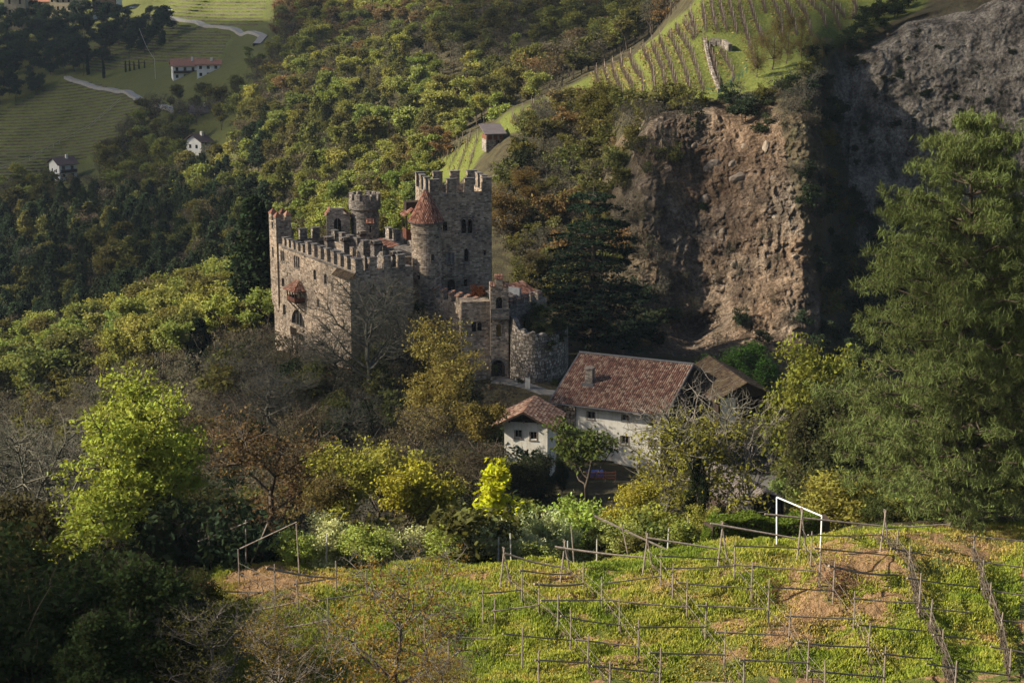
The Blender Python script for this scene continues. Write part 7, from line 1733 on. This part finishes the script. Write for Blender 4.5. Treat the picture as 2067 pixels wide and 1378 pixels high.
BD = [(1437,335,1.5,'rounded boulder high on the bright cliff'),(1490,358,1.9,'tall pale split boulder in the upper cliff'),(1559,364,1.0,'pale wedge boulder near the right cliff edge'),(1422,398,1.3,'dark boulder on the left part of the cliff'),
      (1542,306,1.1,'blocky boulder under the right cliff brow'),(1476,329,1.0,'small boulder between the two pale ones'),(1400,300,.9,'boulder under the left cliff brow'),(1510,440,.9,'boulder stuck mid cliff'),(1455,470,.8,'small boulder mid cliff left'),
      (1425,350,.8,'small boulder beside the rounded one'),(1500,300,.9,'flat boulder below the footbridge'),(1560,440,.8,'boulder on the right shoulder of the cliff'),(1460,290,.8,'boulder in the loose upper bank'),(1380,370,.9,'boulder at the left border of the cliff'),
      (1480,540,.8,'lone boulder in the lower cliff'),(1600,520,.7,'boulder low on the right shoulder')]
for i, (px, py, s_, lab) in enumerate(BD):
    p = hit(px, py, 224, 300); o = link('boulder', RM[i % 5], None, p + Vector((0, -1.4, 0))); o.scale = (s_, s_ * .9, s_ * rnd.uniform(.8, 1.2)); o.rotation_euler = (rnd.uniform(-.5, .5), rnd.uniform(-.5, .5), rnd.uniform(0, 6)); tag(o, lab, 'boulder')
def rubble(name, n, poly, seed, sr, mat='boulder'):
    g = np.random.default_rng(seed); V, F = [], []; c = 0
    base = np.array([(1, 0, 0), (-1, 0, 0), (0, 1, 0), (0, -1, 0), (0, 0, 1), (0, 0, -1)], float); fc = [(0, 2, 4), (2, 1, 4), (1, 3, 4), (3, 0, 4), (2, 0, 5), (1, 2, 5), (3, 1, 5), (0, 3, 5)]
    xs = [p[0] for p in poly]; ys = [p[1] for p in poly]
    while c < n:
        x, y = g.uniform(min(xs), max(xs)), g.uniform(min(ys), max(ys))
        if not inpoly(np.array([x]), np.array([y]), poly)[0]: continue
        p = hit(x, y, 222, 320); s = sr[0] + (sr[1] - sr[0]) * g.uniform() ** 3; b = len(V)
        R = Matrix.Rotation(g.uniform(0, 6), 3, Vector(g.normal(size=3)).normalized())
        for q in base * g.uniform(.6, 1.2, (6, 1)): V.append(tuple(p + (R @ Vector(q)) * s))
        F += [tuple(b + k for k in f) for f in fc]; c += 1
    o = link(name, mesh_np(name, V, F, [M[mat]])); tag(o, kind='stuff')
CLIFF = [(1290,560),(1345,290),(1400,240),(1560,225),(1590,330),(1650,600),(1640,700),(1330,710),(1300,640)]
M['clay'] = simple('clay_rubble', (0.075, 0.055, 0.040), (0.19, 0.145, 0.105), .9, .95, .8)
rubble('cliff_rubble', 700, [(1330,690),(1350,600),(1640,600),(1660,720),(1300,720)], 3, (.08, .4), 'clay')
rubble('far_cliff_rubble', 120, [(1660,170),(1800,60),(2060,10),(2067,300),(1850,330),(1700,300)], 4, (.15, .5), 'clay')

# ------------------------------------------------------------------ unseen clouds added to shade chosen patches, and the haze of the valley
def shade_cloud(target, rad, tau, seed, lift=420):  # added out of view on the sun line, to shade the target
    import bmesh
    c = Vector(target) + SUN * (lift / SUN.z); bmx = bmesh.new(); bmesh.ops.create_icosphere(bmx, subdivisions=4, radius=1.0)
    for v in bmx.verts:
        n = float(fbm(np.array([v.co.x * 1.3 + seed]), np.array([v.co.y * 1.3 + v.co.z * .7]), 4, seed)[0]); k = 1 + .45 * n
        v.co = Vector((v.co.x * rad[0] * k, v.co.y * rad[1] * k, v.co.z * rad[2] * k))
    me = bpy.data.meshes.new('shade_cloud'); bmx.to_mesh(me); bmx.free(); m, t, out = new_mat('shade_cloud_vapour')
    v = N(t, 'ShaderNodeVolumePrincipled'); v.inputs['Density'].default_value = tau / (2 * rad[2] / SUN.z * .75); v.inputs['Color'].default_value = (.9, .9, .92, 1); v.inputs['Anisotropy'].default_value = .6
    t.links.new(v.outputs[0], out.inputs['Volume']); me.materials.append(m); o = link('shade_cloud', me, None, c); tag(o, kind='structure')
shade_cloud((-6, 198, -48), (44, 36, 14), 1.0, 1)
shade_cloud((-125, 690, -80), (120, 150, 30), 2.4, 2)
shade_cloud((30, 590, -20), (60, 120, 25), 1.4, 3)
shade_cloud((95, 298, -24), (36, 34, 12), 1.3, 4)
shade_cloud((-62, 430, -90), (36, 60, 16), .9, 5)
shade_cloud((-29, 82, -37), (14, 17, 8), 2.0, 6)
shade_cloud((30, 250, -40), (18, 14, 9), 1.1, 7)
shade_cloud((37, 104, -27), (8, 10, 7), 1.0, 8)
hz = MB('wood'); hz.box((-900, -60, -125), (1800, 0, 0), (0, 1600, 0), (0, 0, 250))
ho = hz.build('haze'); ho.data.materials.clear(); m, t, out = new_mat('valley_haze'); v = N(t, 'ShaderNodeVolumePrincipled'); v.inputs['Density'].default_value = 0.00004; v.inputs['Color'].default_value = (.62, .78, 1.0, 1)
t.links.new(v.outputs[0], out.inputs['Volume']); ho.data.materials.append(m); tag(ho, kind='stuff')
